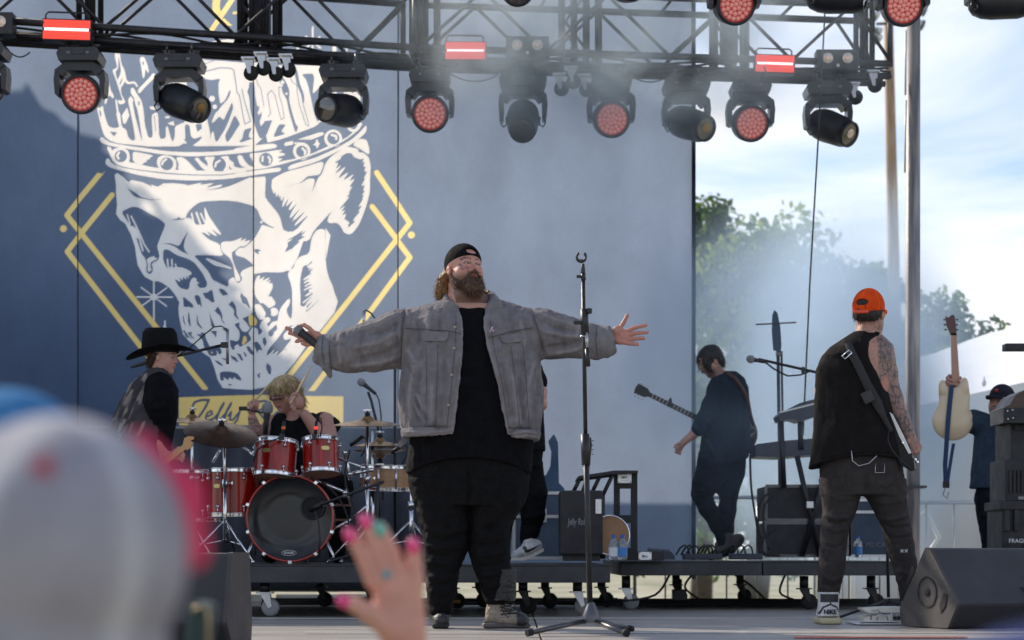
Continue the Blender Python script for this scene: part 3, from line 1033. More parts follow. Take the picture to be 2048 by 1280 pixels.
b.box2((-3.4, 10.55, 0.004), (3.3, 10.58, 0.006))
tagit(b.build('floor_tape', mt_), 'thin pale tape strip across the floor behind the singer', 'tape')
b = MB()
b.box2((1.15, 8.08, 0.004), (1.85, 8.15, 0.006))
tagit(b.build('floor_tape', mtr), 'red tape strip on the stage floor before the right monitor', 'tape')
mroof = mat('roof_skin', (0.55, 0.55, 0.56), 0.7, var=0.1)
b = MB()
RZ = 6.9
b.prism([(-5.4, 12.4, RZ), (7.5, 12.4, RZ), (7.5, 15.1, RZ), (-5.4, 15.1, RZ)], (0, 0, 0.12))
roof = thing('stage_roof', 'flat grey canopy over the stage', 'roof', (0, 13, RZ))
b.build('canopy', mroof, roof)
# ------------- backdrop
BD = 15.2
bk = thing('stage_backdrop', 'tall navy fabric backdrop painted with a white crowned skull and gold lines', 'backdrop', P(690, 1150, BD))
mb = bpy.data.materials.new('printed_mesh')
mb.use_nodes = True
t_ = mb.node_tree
for n in list(t_.nodes):
 t_.nodes.remove(n)
out = t_.nodes.new('ShaderNodeOutputMaterial')
at = t_.nodes.new('ShaderNodeAttribute')
at.attribute_name = 'Col'
at2 = t_.nodes.new('ShaderNodeAttribute')
at2.attribute_name = 'Thru'
co = t_.nodes.new('ShaderNodeTexCoord')
mpn = t_.nodes.new('ShaderNodeMapping')
mpn.inputs['Scale'].default_value = (1, 1, 0.6)
nn = t_.nodes.new('ShaderNodeTexNoise')
nn.inputs['Scale'].default_value = 1.6
nn.inputs['Detail'].default_value = 9
nn.inputs['Roughness'].default_value = 0.7
mr = t_.nodes.new('ShaderNodeMapRange')
mr.inputs['From Min'].default_value = 0.3
mr.inputs['From Max'].default_value = 0.7
mr.inputs['To Min'].default_value = 0.86
mr.inputs['To Max'].default_value = 1.12
wv = t_.nodes.new('ShaderNodeTexNoise')
wv.inputs['Scale'].default_value = 160
wv.inputs['Detail'].default_value = 2
mr3 = t_.nodes.new('ShaderNodeMapRange')
mr3.inputs['From Min'].default_value = 0.3
mr3.inputs['From Max'].default_value = 0.7
mr3.inputs['To Min'].default_value = 0.93
mr3.inputs['To Max'].default_value = 1.07
ml = t_.nodes.new('ShaderNodeMath')
ml.operation = 'MULTIPLY'
s1 = t_.nodes.new('ShaderNodeVectorMath')
s1.operation = 'SCALE'
s2 = t_.nodes.new('ShaderNodeVectorMath')
s2.operation = 'SCALE'
df = t_.nodes.new('ShaderNodeBsdfDiffuse')
tr = t_.nodes.new('ShaderNodeBsdfTranslucent')
ad = t_.nodes.new('ShaderNodeAddShader')
bmp = t_.nodes.new('ShaderNodeBump')
bmp.inputs['Strength'].default_value = 0.25
bmp.inputs['Distance'].default_value = 0.004
L_ = t_.links.new
L_(co.outputs['Object'], mpn.inputs['Vector'])
L_(mpn.outputs['Vector'], nn.inputs['Vector'])
L_(co.outputs['Object'], wv.inputs['Vector'])
L_(nn.outputs['Fac'], mr.inputs['Value'])
L_(wv.outputs['Fac'], mr3.inputs['Value'])
L_(mr.outputs['Result'], ml.inputs[0])
L_(mr3.outputs['Result'], ml.inputs[1])
L_(at.outputs['Color'], s1.inputs[0])
L_(at2.outputs['Color'], s2.inputs[0])
L_(ml.outputs['Value'], s1.inputs['Scale'])
L_(ml.outputs['Value'], s2.inputs['Scale'])
L_(s1.outputs['Vector'], df.inputs['Color'])
L_(s2.outputs['Vector'], tr.inputs['Color'])
L_(nn.outputs['Fac'], bmp.inputs['Height'])
L_(bmp.outputs['Normal'], df.inputs['Normal'])
L_(df.outputs['BSDF'], ad.inputs[0])
L_(tr.outputs['BSDF'], ad.inputs[1])
L_(ad.outputs['Shader'], out.inputs['Surface'])
AX0, AY0, AX1, AY1 = 105.0, -30.0, 843.0, 867.0
img = raster_art(AX0, AY0, AX1, AY1, 0.5)
DIF = np.array([(0.006, 0.022, 0.065), (0.60, 0.62, 0.66), (0.66, 0.46, 0.13)])
TRA = np.array([(0.185, 0.225, 0.30), (0.64, 0.59, 0.53), (0.68, 0.56, 0.26)])
ST = 1.5
nx_, ny_ = int((AX1 - AX0) / ST), int((AY1 - AY0) / ST)
cd = DIF[img[:ny_ * 3, :nx_ * 3]].reshape(ny_, 3, nx_, 3, 3).mean((1, 3))
ct = TRA[img[:ny_ * 3, :nx_ * 3]].reshape(ny_, 3, nx_, 3, 3).mean((1, 3))
SEAMS = [-90, 155.5, 507, 796, 1386]
seam_mb = MB()
for k in range(4):
 a_, c_ = SEAMS[k] + .8, SEAMS[k + 1] - .8
 lo_, hi_ = max(a_, AX0), min(c_, AX1)
 if hi_ > lo_:
  xs = np.unique(np.round(np.concatenate([np.arange(a_, lo_ - 3, 12.0), np.arange(lo_, hi_ - 1, ST), [hi_], np.arange(hi_ + 9, c_ - 4, 12.0), [c_]]), 3))
 else:
  xs = np.append(np.arange(a_, c_ - 4, 12.0), c_)
 ys = np.unique(np.concatenate([np.arange(-190, AY0, 14.0), np.arange(AY0, AY1, ST), np.arange(AY1, 1158, 14.0)]))
 X, Y = np.meshgrid(xs, ys)
 ix = ((X - AX0) / ST).astype(int)
 iy = ((Y - AY0) / ST).astype(int)
 ins = (ix >= 0) & (iy >= 0) & (ix < nx_) & (iy < ny_) & (X >= AX0) & (Y >= AY0)
 cD = np.where(ins[..., None], cd[np.clip(iy, 0, ny_ - 1), np.clip(ix, 0, nx_ - 1)], DIF[0])
 cT = np.where(ins[..., None], ct[np.clip(iy, 0, ny_ - 1), np.clip(ix, 0, nx_ - 1)], TRA[0])
 mpx = BD / FPX
 wx = (X - 1024) * mpx
 wz = CH + (HZ - Y) * mpx
 q3 = np.stack([wx.ravel() * 0.9, wz.ravel() * 0.35, np.full(wx.size, k * 3.1)], 1)
 wy = BD + (0.030 * fbm(q3, 2, 5) + 0.006 * fbm(q3 * 5, 2, 8)).reshape(wx.shape) + 0.02 * np.sin((X - a_) / (c_ - a_) * math.pi)
 V = np.stack([wx.ravel(), wy.ravel(), wz.ravel()], 1)
 ny2, nx2 = X.shape
 I_ = np.arange(ny2 * nx2).reshape(ny2, nx2)
 F = np.stack([I_[1:, :-1].ravel(), I_[1:, 1:].ravel(), I_[:-1, 1:].ravel(), I_[:-1, :-1].ravel()], 1)
 o = link_mesh('fabric_panel', V, F, mb, bk, colors=cD.reshape(-1, 3))
 a2 = o.data.color_attributes.new('Thru', 'FLOAT_COLOR', 'POINT')
 cc = np.ones((len(V), 4), dtype=np.float32)
 cc[:, :3] = cT.reshape(-1, 3)
 a2.data.foreach_set('color', cc.ravel())
mseam = mat('seam_navy', (0.006, 0.012, 0.035), 0.8)
for sx_ in SEAMS[1:4]:
 b = MB()
 b.tube([P(sx_, y, BD - .012) for y in (-190, 300, 700, 1158)], 0.0048, 5)
 b.build('seam', mseam, bk)
b = MB()
b.box2(P(1384, 1158, BD - .03), P(1390, -190, BD + .03))
b.build('edge_hem', mseam, bk)
b = MB()
b.box2(P(-90, 853, BD - .025), P(800, 857, BD - .02))
b.build('hem_line', mat('hem_grey', (.3, .3, .33), .7), bk)
b = MB()
vs, fs = [], []
for i in range(81):
 for j in range(2):
  px = 150 + i * 8.8
  p = P(px, 857 if j == 0 else 1158, BD - .06 + 0.02 * math.sin(i * 1.3))
  vs.append(p)
for i in range(80):
 fs.append((2 * i, 2 * i + 1, 2 * i + 3, 2 * i + 2))
b.add(vs, fs, True)
o = b.build('drape', mat('drape_blueblack', (0.045, 0.05, 0.07), 0.85, var=0.2, vscale=3))
tagit(o, 'dark cloth drape hung across the backdrop foot behind the drums', 'drape')
sd = o.modifiers.new('thick', 'SOLIDIFY')
sd.thickness = 0.004
b = MB()
b.box2((-12.5, BD - .1, -.1), (P(-92, 0, BD).x, BD - .02, 5.5))  # unseen drape added to shade the rear deck and drums
tagit(b.build('shade_drape', mskirt), 'added black drape beyond the left end of the backdrop, shading the deck', 'drape')
# ------------- truss
ZB, ZT, TA = 3.83, 4.24, 0.41
def truss(name, label, pa, pb, per, ends=(True, True), ph=0.0):
 (xa, ya), (xb, yb) = pa, pb
 A = Vector((xa, ya, 0))
 B = Vector((xb, yb, 0))
 d = (B - A)
 L = d.length
 d.normalize()
 nrm = Vector((-d.y, d.x, 0))
 root = thing(name, label, 'truss', (xa, ya, ZB))
 for q, z in ((0, ZB), (0, ZT), (TA, ZB), (TA, ZT)):
  mbb = MB()
  mbb.cyl(A + nrm * q + Vector((0, 0, z)), B + nrm * q + Vector((0, 0, z)), 0.024, n=10)
  mbb.build('chord', M['truss_black'], root)
 for q in (0, TA):
  mbb = MB()
  x = ph
  up = True
  while x < L:
   x2 = min(x + per / 2, L)
   z1, z2 = (ZB, ZT) if up else (ZT, ZB)
   mbb.cyl(A + d * x + nrm * q + Vector((0, 0, z1)), A + d * x2 + nrm * q + Vector((0, 0, z2)), 0.0125, n=6)
   x = x2
   up = not up
  mbb.build('bracing', M['truss_black'], root)
 x = 0.02
 while x < L:
  for z in (ZB, ZT):
   mbb = MB()
   mbb.cyl(A + d * x + Vector((0, 0, z)), A + d * x + nrm * TA + Vector((0, 0, z)), 0.0125, n=6)
   mbb.build('cross_rung', M['truss_black'], root)
  x += per
 for x in (0.015, L - 0.015):
  for q in (0, TA):
   mbb = MB()
   mbb.cyl(A + d * x + nrm * q + Vector((0, 0, ZB)), A + d * x + nrm * q + Vector((0, 0, ZT)), 0.02, n=8)
   mbb.build('end_post', M['truss_black'], root)
 mbb = MB()
 for dz, q, r_ in ((-0.075, 0.05, 0.025), (-0.105, 0.16, 0.022), (-0.05, 0.22, 0.03), (-0.085, 0.02, 0.016)):
  mbb.cyl(A + nrm * q + Vector((0, 0, ZB + dz)), B + nrm * q + Vector((0, 0, ZB + dz)), r_, n=8)
 mbb.build('lamp_bar', M['truss_black'], root)
 mbb = MB()
 N = int(L / 0.05)
 for s_ in range(5):
  pts = []
  for i in range(N + 1):
   x = L * i / N
   pts.append(A + d * x + nrm * (0.06 + 0.05 * math.sin(i * .23 + s_ * 2) + 0.02 * s_) + Vector((0, 0, ZB - 0.03 + 0.018 * math.sin(i * .31 + s_ * 1.7) - 0.012 * s_)))
  mbb.tube(pts, 0.009, 5)
 mbb.build('cable_loom', M['cable'], root)
 return root, A, d, nrm, L
def tx(px, D):
 return (px - 1024) * D / FPX
TR_L = truss('lighting_truss', 'black box truss span over the skull side of the stage', (tx(-60, 12.95), 12.95), (tx(834, 13.7), 13.7), 0.86, ph=0.0)
TR_R = truss('lighting_truss', 'black box truss span running right to its open end by the pale pole', (tx(838, 13.70), 13.70), (tx(1784, 14.15), 14.15), 0.88)
def on_truss(px, q=0.1):
 """(x, y) on the truss line at photo column px"""
 T = TR_L if px < 836 else TR_R
 _, A, d, nrm, L = T
 k = (px - 1024) / FPX
 a = A + nrm * q
 s_ = (k * a.y - a.x) / (d.x - k * d.y)
 return a + d * s_
def tower(label, px, w_, ntube, q=0.2, zlo=ZB - 0.08, sol=False):
 c = on_truss(px, q)
 root = thing('truss_tower', label, 'tower', (c.x, c.y, zlo), 'truss towers rising out of the frame')
 mbb = MB()
 for i in range(ntube):
  for dy in (-0.13, 0.13):
   x = c.x - w_ / 2 + w_ * i / (ntube - 1)
   mbb.cyl((x, c.y + dy, zlo), (x, c.y + dy, RZ), 0.02, n=8)
 mbb.build('upright', M['truss_black'], root)
 mbb = MB()
 z = zlo
 k = 0
 while z < RZ - .4:
  for dy in (-0.13, 0.13):
   x0, x1 = (c.x - w_ / 2, c.x + w_ / 2) if k % 2 else (c.x + w_ / 2, c.x - w_ / 2)
   mbb.cyl((x0, c.y + dy, z), (x1, c.y + dy, z + .35), 0.01, n=6)
  z += .35
  k += 1
 mbb.build('lacing', M['truss_black'], root)
 if sol:
  mbb = MB()
  mbb.box((c.x, c.y + .02, (zlo + RZ) / 2 + .05), (w_ * .55, 0.10, RZ - zlo - .1))
  mbb.build('cable_trunk', M['truss_black'], root)
 return root
tower('dark laced tower behind the left red strobe', 180, 0.09, 2)
tower('thick double tower above the pair of hanging casters by the skull crown', 520, 0.24, 4, sol=True)
tower('slim laced tower left of the middle red strobe', 850, 0.17, 3)
tower('four tube tower in the smoke over the centre casters', 1160, 0.26, 4)
tower('broad dark panelled tower left of the right red strobe', 1458, 0.22, 3, sol=True)
tower('narrow laced tower at the open truss end', 1728, 0.07, 2)
# ------------- trees (background right, and one behind the backdrop)
mleaf = []
for i, c in enumerate([(0.05, 0.09, 0.035), (0.085, 0.14, 0.045), (0.13, 0.18, 0.055)]):
 m = mat('leaf%d' % i, c, 0.6, var=0.3, vscale=2)
 t_ = m.node_tree
 bt = t_.nodes.new('ShaderNodeBsdfTranslucent')
 bt.inputs['Color'].default_value = (c[0] * 2.6, c[1] * 2.4, c[2] * 1.3, 1)
 ms = t_.nodes.new('ShaderNodeMixShader')
 ms.inputs['Fac'].default_value = .45
 t_.links.new(t_.nodes['Principled BSDF'].outputs[0], ms.inputs[1])
 t_.links.new(bt.outputs[0], ms.inputs[2])
 t_.links.new(ms.outputs[0], t_.nodes['Material Output'].inputs['Surface'])
 mleaf.append(m)
mbark = mat('bark', (0.09, 0.07, 0.05), 0.9, bump=0.5, bscale=20, var=0.3)
def tree(label, x, y, h, w_, seed, n=5200, leaf=0.16, shape='oval', group='trees behind the stage'):
 rnd = np.random.RandomState(seed)
 root = thing('tree', label, 'tree', (x, y, GZ), group)
 mbb = MB()
 top = Vector((x, y, GZ + h * 0.86))
 mbb.tube([(x, y, GZ), (x + .05 * w_, y, GZ + h * .3), (x - .03 * w_, y, GZ + h * .6), top], [0.035 * h, .026 * h, .015 * h, .003 * h], 8)
 blobs = []
 nb = 34
 for i in range(nb):
  f = rnd.uniform(0.15, 1.0)
  if shape == 'oval':
   rw = w_ * 0.5 * math.sin(math.pi * min(1, (f * 0.88 + 0.1))) ** 0.6
  else:
   rw = w_ * 0.5 * (1.12 - f) ** 0.8
  a = rnd.uniform(0, 2 * math.pi)
  rr = rw * rnd.uniform(0.25, 1.0)
  c = np.array([x + rr * math.cos(a), y + rr * math.sin(a), GZ + h * (0.05 + 0.93 * f)])
  blobs.append((c, w_ * rnd.uniform(0.07, 0.17)))
  mbb.tube([(x, y, GZ + h * (0.1 + 0.6 * f)), ((x + c[0]) / 2, (y + c[1]) / 2, (GZ + h * (.1 + .6 * f) + c[2]) / 2 - .03 * h), tuple(c)], [.007 * h, .005 * h, .002 * h], 5)
 mbb.build('trunk', mbark, root)
 cs, rs = np.array([b_[0] for b_ in blobs]), np.array([b_[1] for b_ in blobs])
 k = rnd.randint(0, nb, n)
 dv = rnd.normal(size=(n, 3))
 dv /= np.linalg.norm(dv, axis=1)[:, None]
 pos = cs[k] + dv * (rs[k] * rnd.uniform(0.2, 1.25, n) ** 0.7)[:, None] * np.array([1, 1, 0.85])
 a = rnd.normal(size=(n, 3))
 a /= np.linalg.norm(a, axis=1)[:, None]
 bvec = np.cross(a, rnd.normal(size=(n, 3)))
 bvec /= np.linalg.norm(bvec, axis=1)[:, None]
 s_ = (leaf * rnd.uniform(.5, 1.3, n))[:, None]
 V = np.stack([pos - a * s_, pos - bvec * s_ * .5, pos + a * s_, pos + bvec * s_ * .5], 1).reshape(-1, 3)
 F = np.arange(4 * n).reshape(n, 4)
 o = link_mesh('crown', V, F, mleaf[0], root, smooth=False, mats=mleaf, midx=np.repeat(rnd.randint(0, 3, nb), 1)[k].tolist())
 return root
tree('big leafy tree right beside the backdrop edge', *P(1500, 1110, 40).xy, 8.7, 6.4, 33, 15000, .11)
tree('small sparse tree top showing left behind the backdrop edge', *P(1400, 1110, 52).xy, 9.0, 3.0, 4, 4000, .12)
tree('slim pointed tree between the hanging cable and the orange cap', *P(1655, 1110, 44).xy, 7.6, 2.3, 5, 3500, .12, 'cone')
tree('pointed pale green tree behind the orange cap', *P(1745, 1110, 42).xy, 8.0, 3.2, 6, 6200, .12, 'cone')
tree('slim pointed tree half hidden by the metal pole', *P(1822, 1110, 43).xy, 7.4, 2.6, 17, 4200, .11, 'cone')
tree('low bushy tree right of the metal pole', *P(1885, 1110, 36).xy, 6.3, 3.4, 8, 8200, .09)
def behind(px, py, t):
 return P(px, py, BD) - SUN_DIR * t
c_ = behind(0, 850, 6.2)
tree('tall leafy tree behind the left end of the backdrop', c_.x, c_.y, c_.z - GZ + 2.3, 5.0, 21, 52000, .15, 'oval', None)
tl_ = thing('added_trailer', 'added dark trailer with pale side skirts, blocking sky light behind the backdrop', 'trailer', (-3.5, 18.4, GZ))  # unseen trailer added to block sky light behind the backdrop cloth
b = MB()
b.box2((-5.3, 17.2, 0.02), (-0.9, 19.7, 2.75), 0.05)
b.build('body', mat('trailer_navy', (0.03, 0.04, 0.06), 0.5, var=.2), tl_)
b = MB()
for i in range(4):
 b.box2((-5.25 + i * 1.07, 17.2, -1.02), (-5.25 + i * 1.07 + 1.0, 17.25, 0.0), 0.01)
b.build('side_skirt', mat('trailer_white', (0.86, 0.84, 0.78), 0.6, var=.08), tl_)
for wx_ in (-4.6, -1.6):
 b = MB()
 b.cyl((wx_, 17.35, GZ + .5), (wx_, 17.65, GZ + .5), .5, n=24)
 b.build('wheel', M['rubber'], tl_)
# ---------------------------------------------------------------- lamps hung on the truss
M['grey_label'] = mat('grey_label', (0.16, 0.17, 0.18), 0.5)
M['lamp_body'] = mat('lamp_body', (0.018, 0.019, 0.024), 0.38, 0.0, spec=0.5, var=0.35, vscale=14)
M['led_red'] = mat('led_red', (0.30, 0.03, 0.035), 0.35, emis=(0.85, 0.07, 0.07), estr=0.2)
M['led_core'] = mat('led_core', (0.6, 0.22, 0.19), 0.15, emis=(1.0, 0.42, 0.36), estr=0.22, coat=.5)
M['strobe_red'] = mat('strobe_red', (0.5, 0.05, 0.03), 0.5, emis=(1.0, 0.055, 0.035), estr=0.95)
M['tube_white'] = mat('tube_white', (1, 1, 1), 0.3, emis=(1.0, 0.97, 0.97), estr=1.6)
M['lens'] = mat('lens', (0.05, 0.04, 0.035), 0.08, 0.0, spec=1.0, coat=1.0)
M['lens_gold'] = mat('lens_gold', (0.30, 0.17, 0.04), 0.15, 0.6, coat=1.0)
M['halogen'] = mat('halogen', (0.75, 0.62, 0.52), 0.25, 0.3, coat=.6, var=.3, vscale=40)
M['halogen_core'] = mat('halogen_core', (0.9, 0.35, 0.2), 0.3, emis=(1, .45, .25), estr=.35)
def hang_z(c):
 return ZB - 0.10
def lamp_frame(root, w_, bh, c, z0, arm, wide, m):
 """clamps, base box and yoke, hanging from (c.x, c.y, z0)"""
 for s_ in (-1, 1):
  b = MB()
  b.torus((c.x + s_ * w_ * .25, c.y, z0), 0.032, 0.009, (1, 0, 0), 12, 6)
  b.box((c.x + s_ * w_ * .25, c.y, z0 - .04), (.03, .035, .05))
  b.cyl((c.x + s_ * w_ * .25 - .03, c.y, z0 - .02), (c.x + s_ * w_ * .25 + .05, c.y, z0 - .02), .007, n=6)
  b.build('clamp', M['dark_steel'], root)
 zt = z0 - 0.06
 b = MB()
 d = bh
 pts = [(-w_ / 2 * .86, 0), (w_ / 2 * .86, 0), (w_ / 2, -bh * .45), (w_ / 2 * .9, -bh), (-w_ / 2 * .9, -bh), (-w_ / 2, -bh * .45)]
 b.prism([(c.x + x, c.y - .11, zt + z) for x, z in pts], (0, .22, 0))
 b.box((c.x, c.y - .112, zt - bh * .4), (w_ * .3, .006, bh * .3), None, .002)
 o = b.build('base', m, root)
 for s_ in (-1, 1):
  b = MB()
  b.box((c.x + s_ * w_ * .22, c.y - .114, zt - bh * .42), (w_ * .07, .003, bh * .18))
  b.build('socket', M['grey_label'], root)
 zb = zt - bh
 b = MB()
 hw = wide / 2
 th = 0.032
 out = [(-hw * .55, zb), (hw * .55, zb), (hw, zb - .055), (hw + .008, zb - arm * .55), (hw, zb - arm), (hw - th * .9, zb - arm - .012), (hw - th, zb - arm * .4), (hw - th - .02, zb - .095), (hw * .5, zb - .06),
           (-hw * .5, zb - .06), (-hw + th + .02, zb - .095), (-hw + th, zb - arm * .4), (-hw + th * .9, zb - arm - .012), (-hw, zb - arm), (-hw - .008, zb - arm * .55), (-hw, zb - .055)]
 b.prism([(c.x + x, c.y - .075, z) for x, z in (out[0], out[1], out[2], out[7], out[8], out[9], out[10], out[15])], (0, .15, 0))
 for s_ in (-1, 1):
  q = [out[2], out[3], out[4], out[5], out[6], out[7]]
  b.prism([(c.x + s_ * x, c.y - .065, z) for x, z in q], (0, .13, 0))
 b.build('yoke', m, root)
 return zb
def wash(px, label, face=(0.05, -1, -0.25), zoff=0.0, sc=1.0, at=None):
 c = on_truss(px, 0.03) if at is None else Vector(at)
 z0 = hang_z(c) + zoff if at is None else at[2]
 root = thing('wash_light', label, 'stage light', (c.x, c.y, z0), 'round red lit wash heads under the truss')
 m = M['lamp_body']
 zb = lamp_frame(root, .285 * sc, .085 * sc, c, z0, .21 * sc, .325 * sc, m)
 hc = Vector((c.x, c.y, zb - .20 * sc))
 f = Vector(face).normalized()
 b = MB()
 r_ = .128 * sc
 b.lathe([(0.001, -.13), (r_ * .6, -.13), (r_ * .85, -.10), (r_, -.05), (r_, .03), (r_ * 1.02, .04), (r_ * .97, .055), (r_ * .86, .056), (r_ * .84, .045)], hc, f, 32)
 b.build('head', m, root)
 b = MB()
 b.lathe([(r_ * .85, .040), (0.001, .040)], hc, f, 32)
 b.build('lens_plate', M['led_red'], root)
 b = MB()
 x_, y_, d_ = frame_from(f)
 for ring, n in ((0, 1), (.27, 6), (.53, 12), (.79, 18)):
  for k in range(n):
   a = 2 * math.pi * k / n + ring
   q = hc + d_ * .041 + (x_ * math.cos(a) + y_ * math.sin(a)) * r_ * .86 * ring
   b.lathe([(.0145 * sc, 0), (.013 * sc, .006), (.006 * sc, .009), (.0005, .010)], q, d_, 8)
 o = b.build('led_cells', M['led_core'], root)
 b = MB()
 b.tube([(c.x - .05, c.y - .05, z0 - .05), (c.x - .11, c.y - .09, z0 - .02), (c.x - .14, c.y - .06, z0 + .05), (c.x - .09, c.y, z0 + .09)], .006, 5)
 b.build('lead', M['cable'], root)
 b = MB()
 b.tube([(c.x + .06, c.y - .05, z0 - .05), (c.x + .10, c.y - .1, z0 + .0), (c.x + .08, c.y - .04, z0 + .07)], .006, 5)
 b.build('lead', M['cable'], root)
 return root
def spot(px, label, face=(0.8, -.5, -0.45), zoff=0.0, lens='lens_gold', at=None, L=.215):
 c = on_truss(px, 0.03) if at is None else Vector(at)
 z0 = hang_z(c) + zoff if at is None else at[2]
 root = thing('spot_light', label, 'stage light', (c.x, c.y, z0), 'long barrelled moving spots under the truss')
 m = M['lamp_body']
 zb = lamp_frame(root, .33, .09, c, z0, .215, .325, m)
 hc = Vector((c.x, c.y, zb - .205))
 f = Vector(face).normalized()
 b = MB()
 b.lathe([(0.001, -L * .66), (.06, -L * .66), (.09, -L * .55), (.110, -L * .3), (.115, 0), (.110, L * .35), (.105, L * .75), (.088, L), (.092, L * 1.02), (.078, L * 1.03), (.074, L * .98)], hc, f, 28)
 for k in range(3):
  pass
 b.build('head', m, root)
 b = MB()
 b.lathe([(.075, L * .985), (.05, L * 1.0), (.001, L * 1.01)], hc, f, 20)
 b.build('lens', M['lens'], root)
 if lens:
  b = MB()
  b.lathe([(.034, L * 1.012), (.02, L * 1.02), (.001, L * 1.022)], hc + Vector((.006, 0, .008)), f, 9)
  b.build('lamp_glint', M[lens], root)
 for s_ in (-1, 1):
  b = MB()
  x0 = c.x + s_ * .142
  zz = zb - .215
  b.tube([(x0, c.y - .07, zz), (x0 + s_ * .012, c.y - .09, zz - .045), (x0 + s_ * -.005, c.y - .1, zz - .075), (x0 - s_ * .03, c.y - .09, zz - .055), (x0 - s_ * .025, c.y - .07, zz + .0)], .006, 6)
  b.build('handle', m, root)
 return root
wash(163, 'round red wash head, first from the left under the red strobe', (0.05, -1, -.22))
spot(360, 'moving spot tilted down to the right before the skull crown', (.70, -.58, -.38))
spot(688, 'moving spot seen nearly end-on, swathed in smoke by the skull rim', (-.50, -.86, -.12), lens=None)
wash(860, 'round red wash head hanging in the gap right of the skull', (.06, -1, -.24))
spot(1046, 'moving spot facing the camera, leaning straight down in the smoke', (-.02, -.78, -.55))
wash(1222, 'round red wash head right of the centre casters', (.12, -1, -.24))
spot(1372, 'moving spot by the backdrop edge with a yellow glint in its lens', (.55, -.72, -.34))
wash(1500, 'round red wash head left of the last spot', (.14, -1, -.26))
spot(1655, 'last moving spot, tilted down right against the sky by the open truss end', (.62, -.68, -.42), zoff=.005, lens='halogen')
spot(-34, 'moving spot cut by the left edge of the picture', (-.5, -.6, -.5), lens=None)
def top_at(px, py, D):
 p = P(px, py, D)
 return (p.x, p.y, p.z)
root = wash(0, 'round red wash head peeping in over the broad dark tower', (.25, -1, -.35), at=top_at(1468, -103, 12.4), sc=1.0)
wash(0, 'round red wash head peeping in above the pale metal pole', (.1, -1, -.3), at=top_at(1804, -100, 12.4))
spot(0, 'spot barrel cut by the top edge above the right end of the truss', (.9, -.25, -.12), at=top_at(1660, -124, 12.4))
spot(0, 'spot barrel cut by the top right corner of the picture', (.9, -.3, -.10), at=top_at(1985, -112, 12.4))
spot(0, 'spot foot just peeping in over the middle red strobe', (.0, -.9, -.4), at=top_at(1035, -142, 12.4), lens=None)
spot(0, 'spot foot just peeping in over the centre casters', (.1, -.9, -.3), at=top_at(1252, -146, 12.4), lens=None)
b = MB()
b.cyl(P(-80, -165, 12.45), P(2130, -112, 12.45), .03, n=10)
o = b.build('upper_bar', M['truss_black'])
tagit(o, 'black pipe above the frame carrying the upper row of lamps', 'pipe')
o.name = 'lamp_pipe'
def strobe(px, py, label, w_=.325, h_=.145, tilt=0.0):
 c = on_truss(px, -.06)
 D = c.y
 p = P(px, py, D)
 s = D / FPX
 root = thing('strobe_light', label, 'strobe', (p.x, p.y, p.z), 'red lit strobe panels with a white tube')
 Rm = Matrix.Rotation(R(tilt), 3, 'Y')
 b = MB()
 b.box(p + Vector((0, .05, 0)), (w_, .09, h_), Rm, .008)
 b.build('housing', M['black_metal'], root)
 b = MB()
 for s_ in (1, -1):
  b = MB()
  b.box(p + Rm @ Vector((0, .003, s_ * h_ * .245)), (w_ * .945, .006, h_ * .37), Rm)
  b.build('red_panel', M['strobe_red'], root)
 b = MB()
 b.cyl(p + Rm @ Vector((-w_ * .44, -.002, 0)), p + Rm @ Vector((w_ * .44, -.002, 0)), h_ * .055, n=10)
 b.build('tube', M['tube_white'], root)
 b = MB()
 b.tube([p + Rm @ Vector(q) for q in ((-w_ * .45, .04, h_ * .5), (-w_ * .46, .04, h_ * .72), (-w_ * .40, .04, h_ * .84), (w_ * .36, .04, h_ * .84), (w_ * .42, .04, h_ * .74), (w_ * .42, .04, h_ * .5))], .006, 6)
 b.build('bracket', M['black_metal'], root)
 return root
strobe(133, 59, 'red strobe panel at the left below the dark tower', tilt=1.8)
strobe(931, 101, 'red strobe panel in the middle of the truss, in thin smoke', w_=.29, h_=.135, tilt=0.4)
strobe(1550, 127, 'red strobe panel at the right beside the twin blinder', w_=.285, h_=.135, tilt=1.8)
def blinder(px, py, label):
 c = on_truss(px, -.06)
 p = P(px, py, c.y)
 root = thing('blinder', label, 'stage light', (p.x, p.y, p.z), 'twin lamp blinders on the truss')
 b = MB()
 b.box(p + Vector((0, .07, 0)), (.30, .12, .145), None, .008)
 b.build('housing', M['black_metal'], root)
 b = MB()
 for s_ in (-1, 1):
  b = MB()
  q = p + Vector((s_ * .07, .006, .01))
  b.lathe([(.044, -.004), (.048, -.012), (.038, -.012), (.037, 0)], q, (0, -1, 0), 24)
  b.lathe([(.037, -.001), (.025, .004), (.001, .006)], q, (0, -1, 0), 24)
  b.build('lamp', M['halogen'], root)
  b = MB()
  b.lathe([(.010, .007), (.006, .010), (.001, .011)], q + Vector((-.004, 0, -.003)), (0, -1, 0), 10)
  b.build('filament', M['halogen_core'], root)
 b = MB()
 b.box(p + Vector((0, -.002, -.045)), (.02, .006, .02))
 b.build('badge', M['white_plastic'], root)
 return root
blinder(1055, 92, 'twin lamp blinder wrapped in smoke right of the middle strobe')
blinder(1676, 118, 'twin lamp blinder against the sky right of the right strobe')
blinder(-22, 45, 'twin lamp blinder cut by the left edge of the picture')
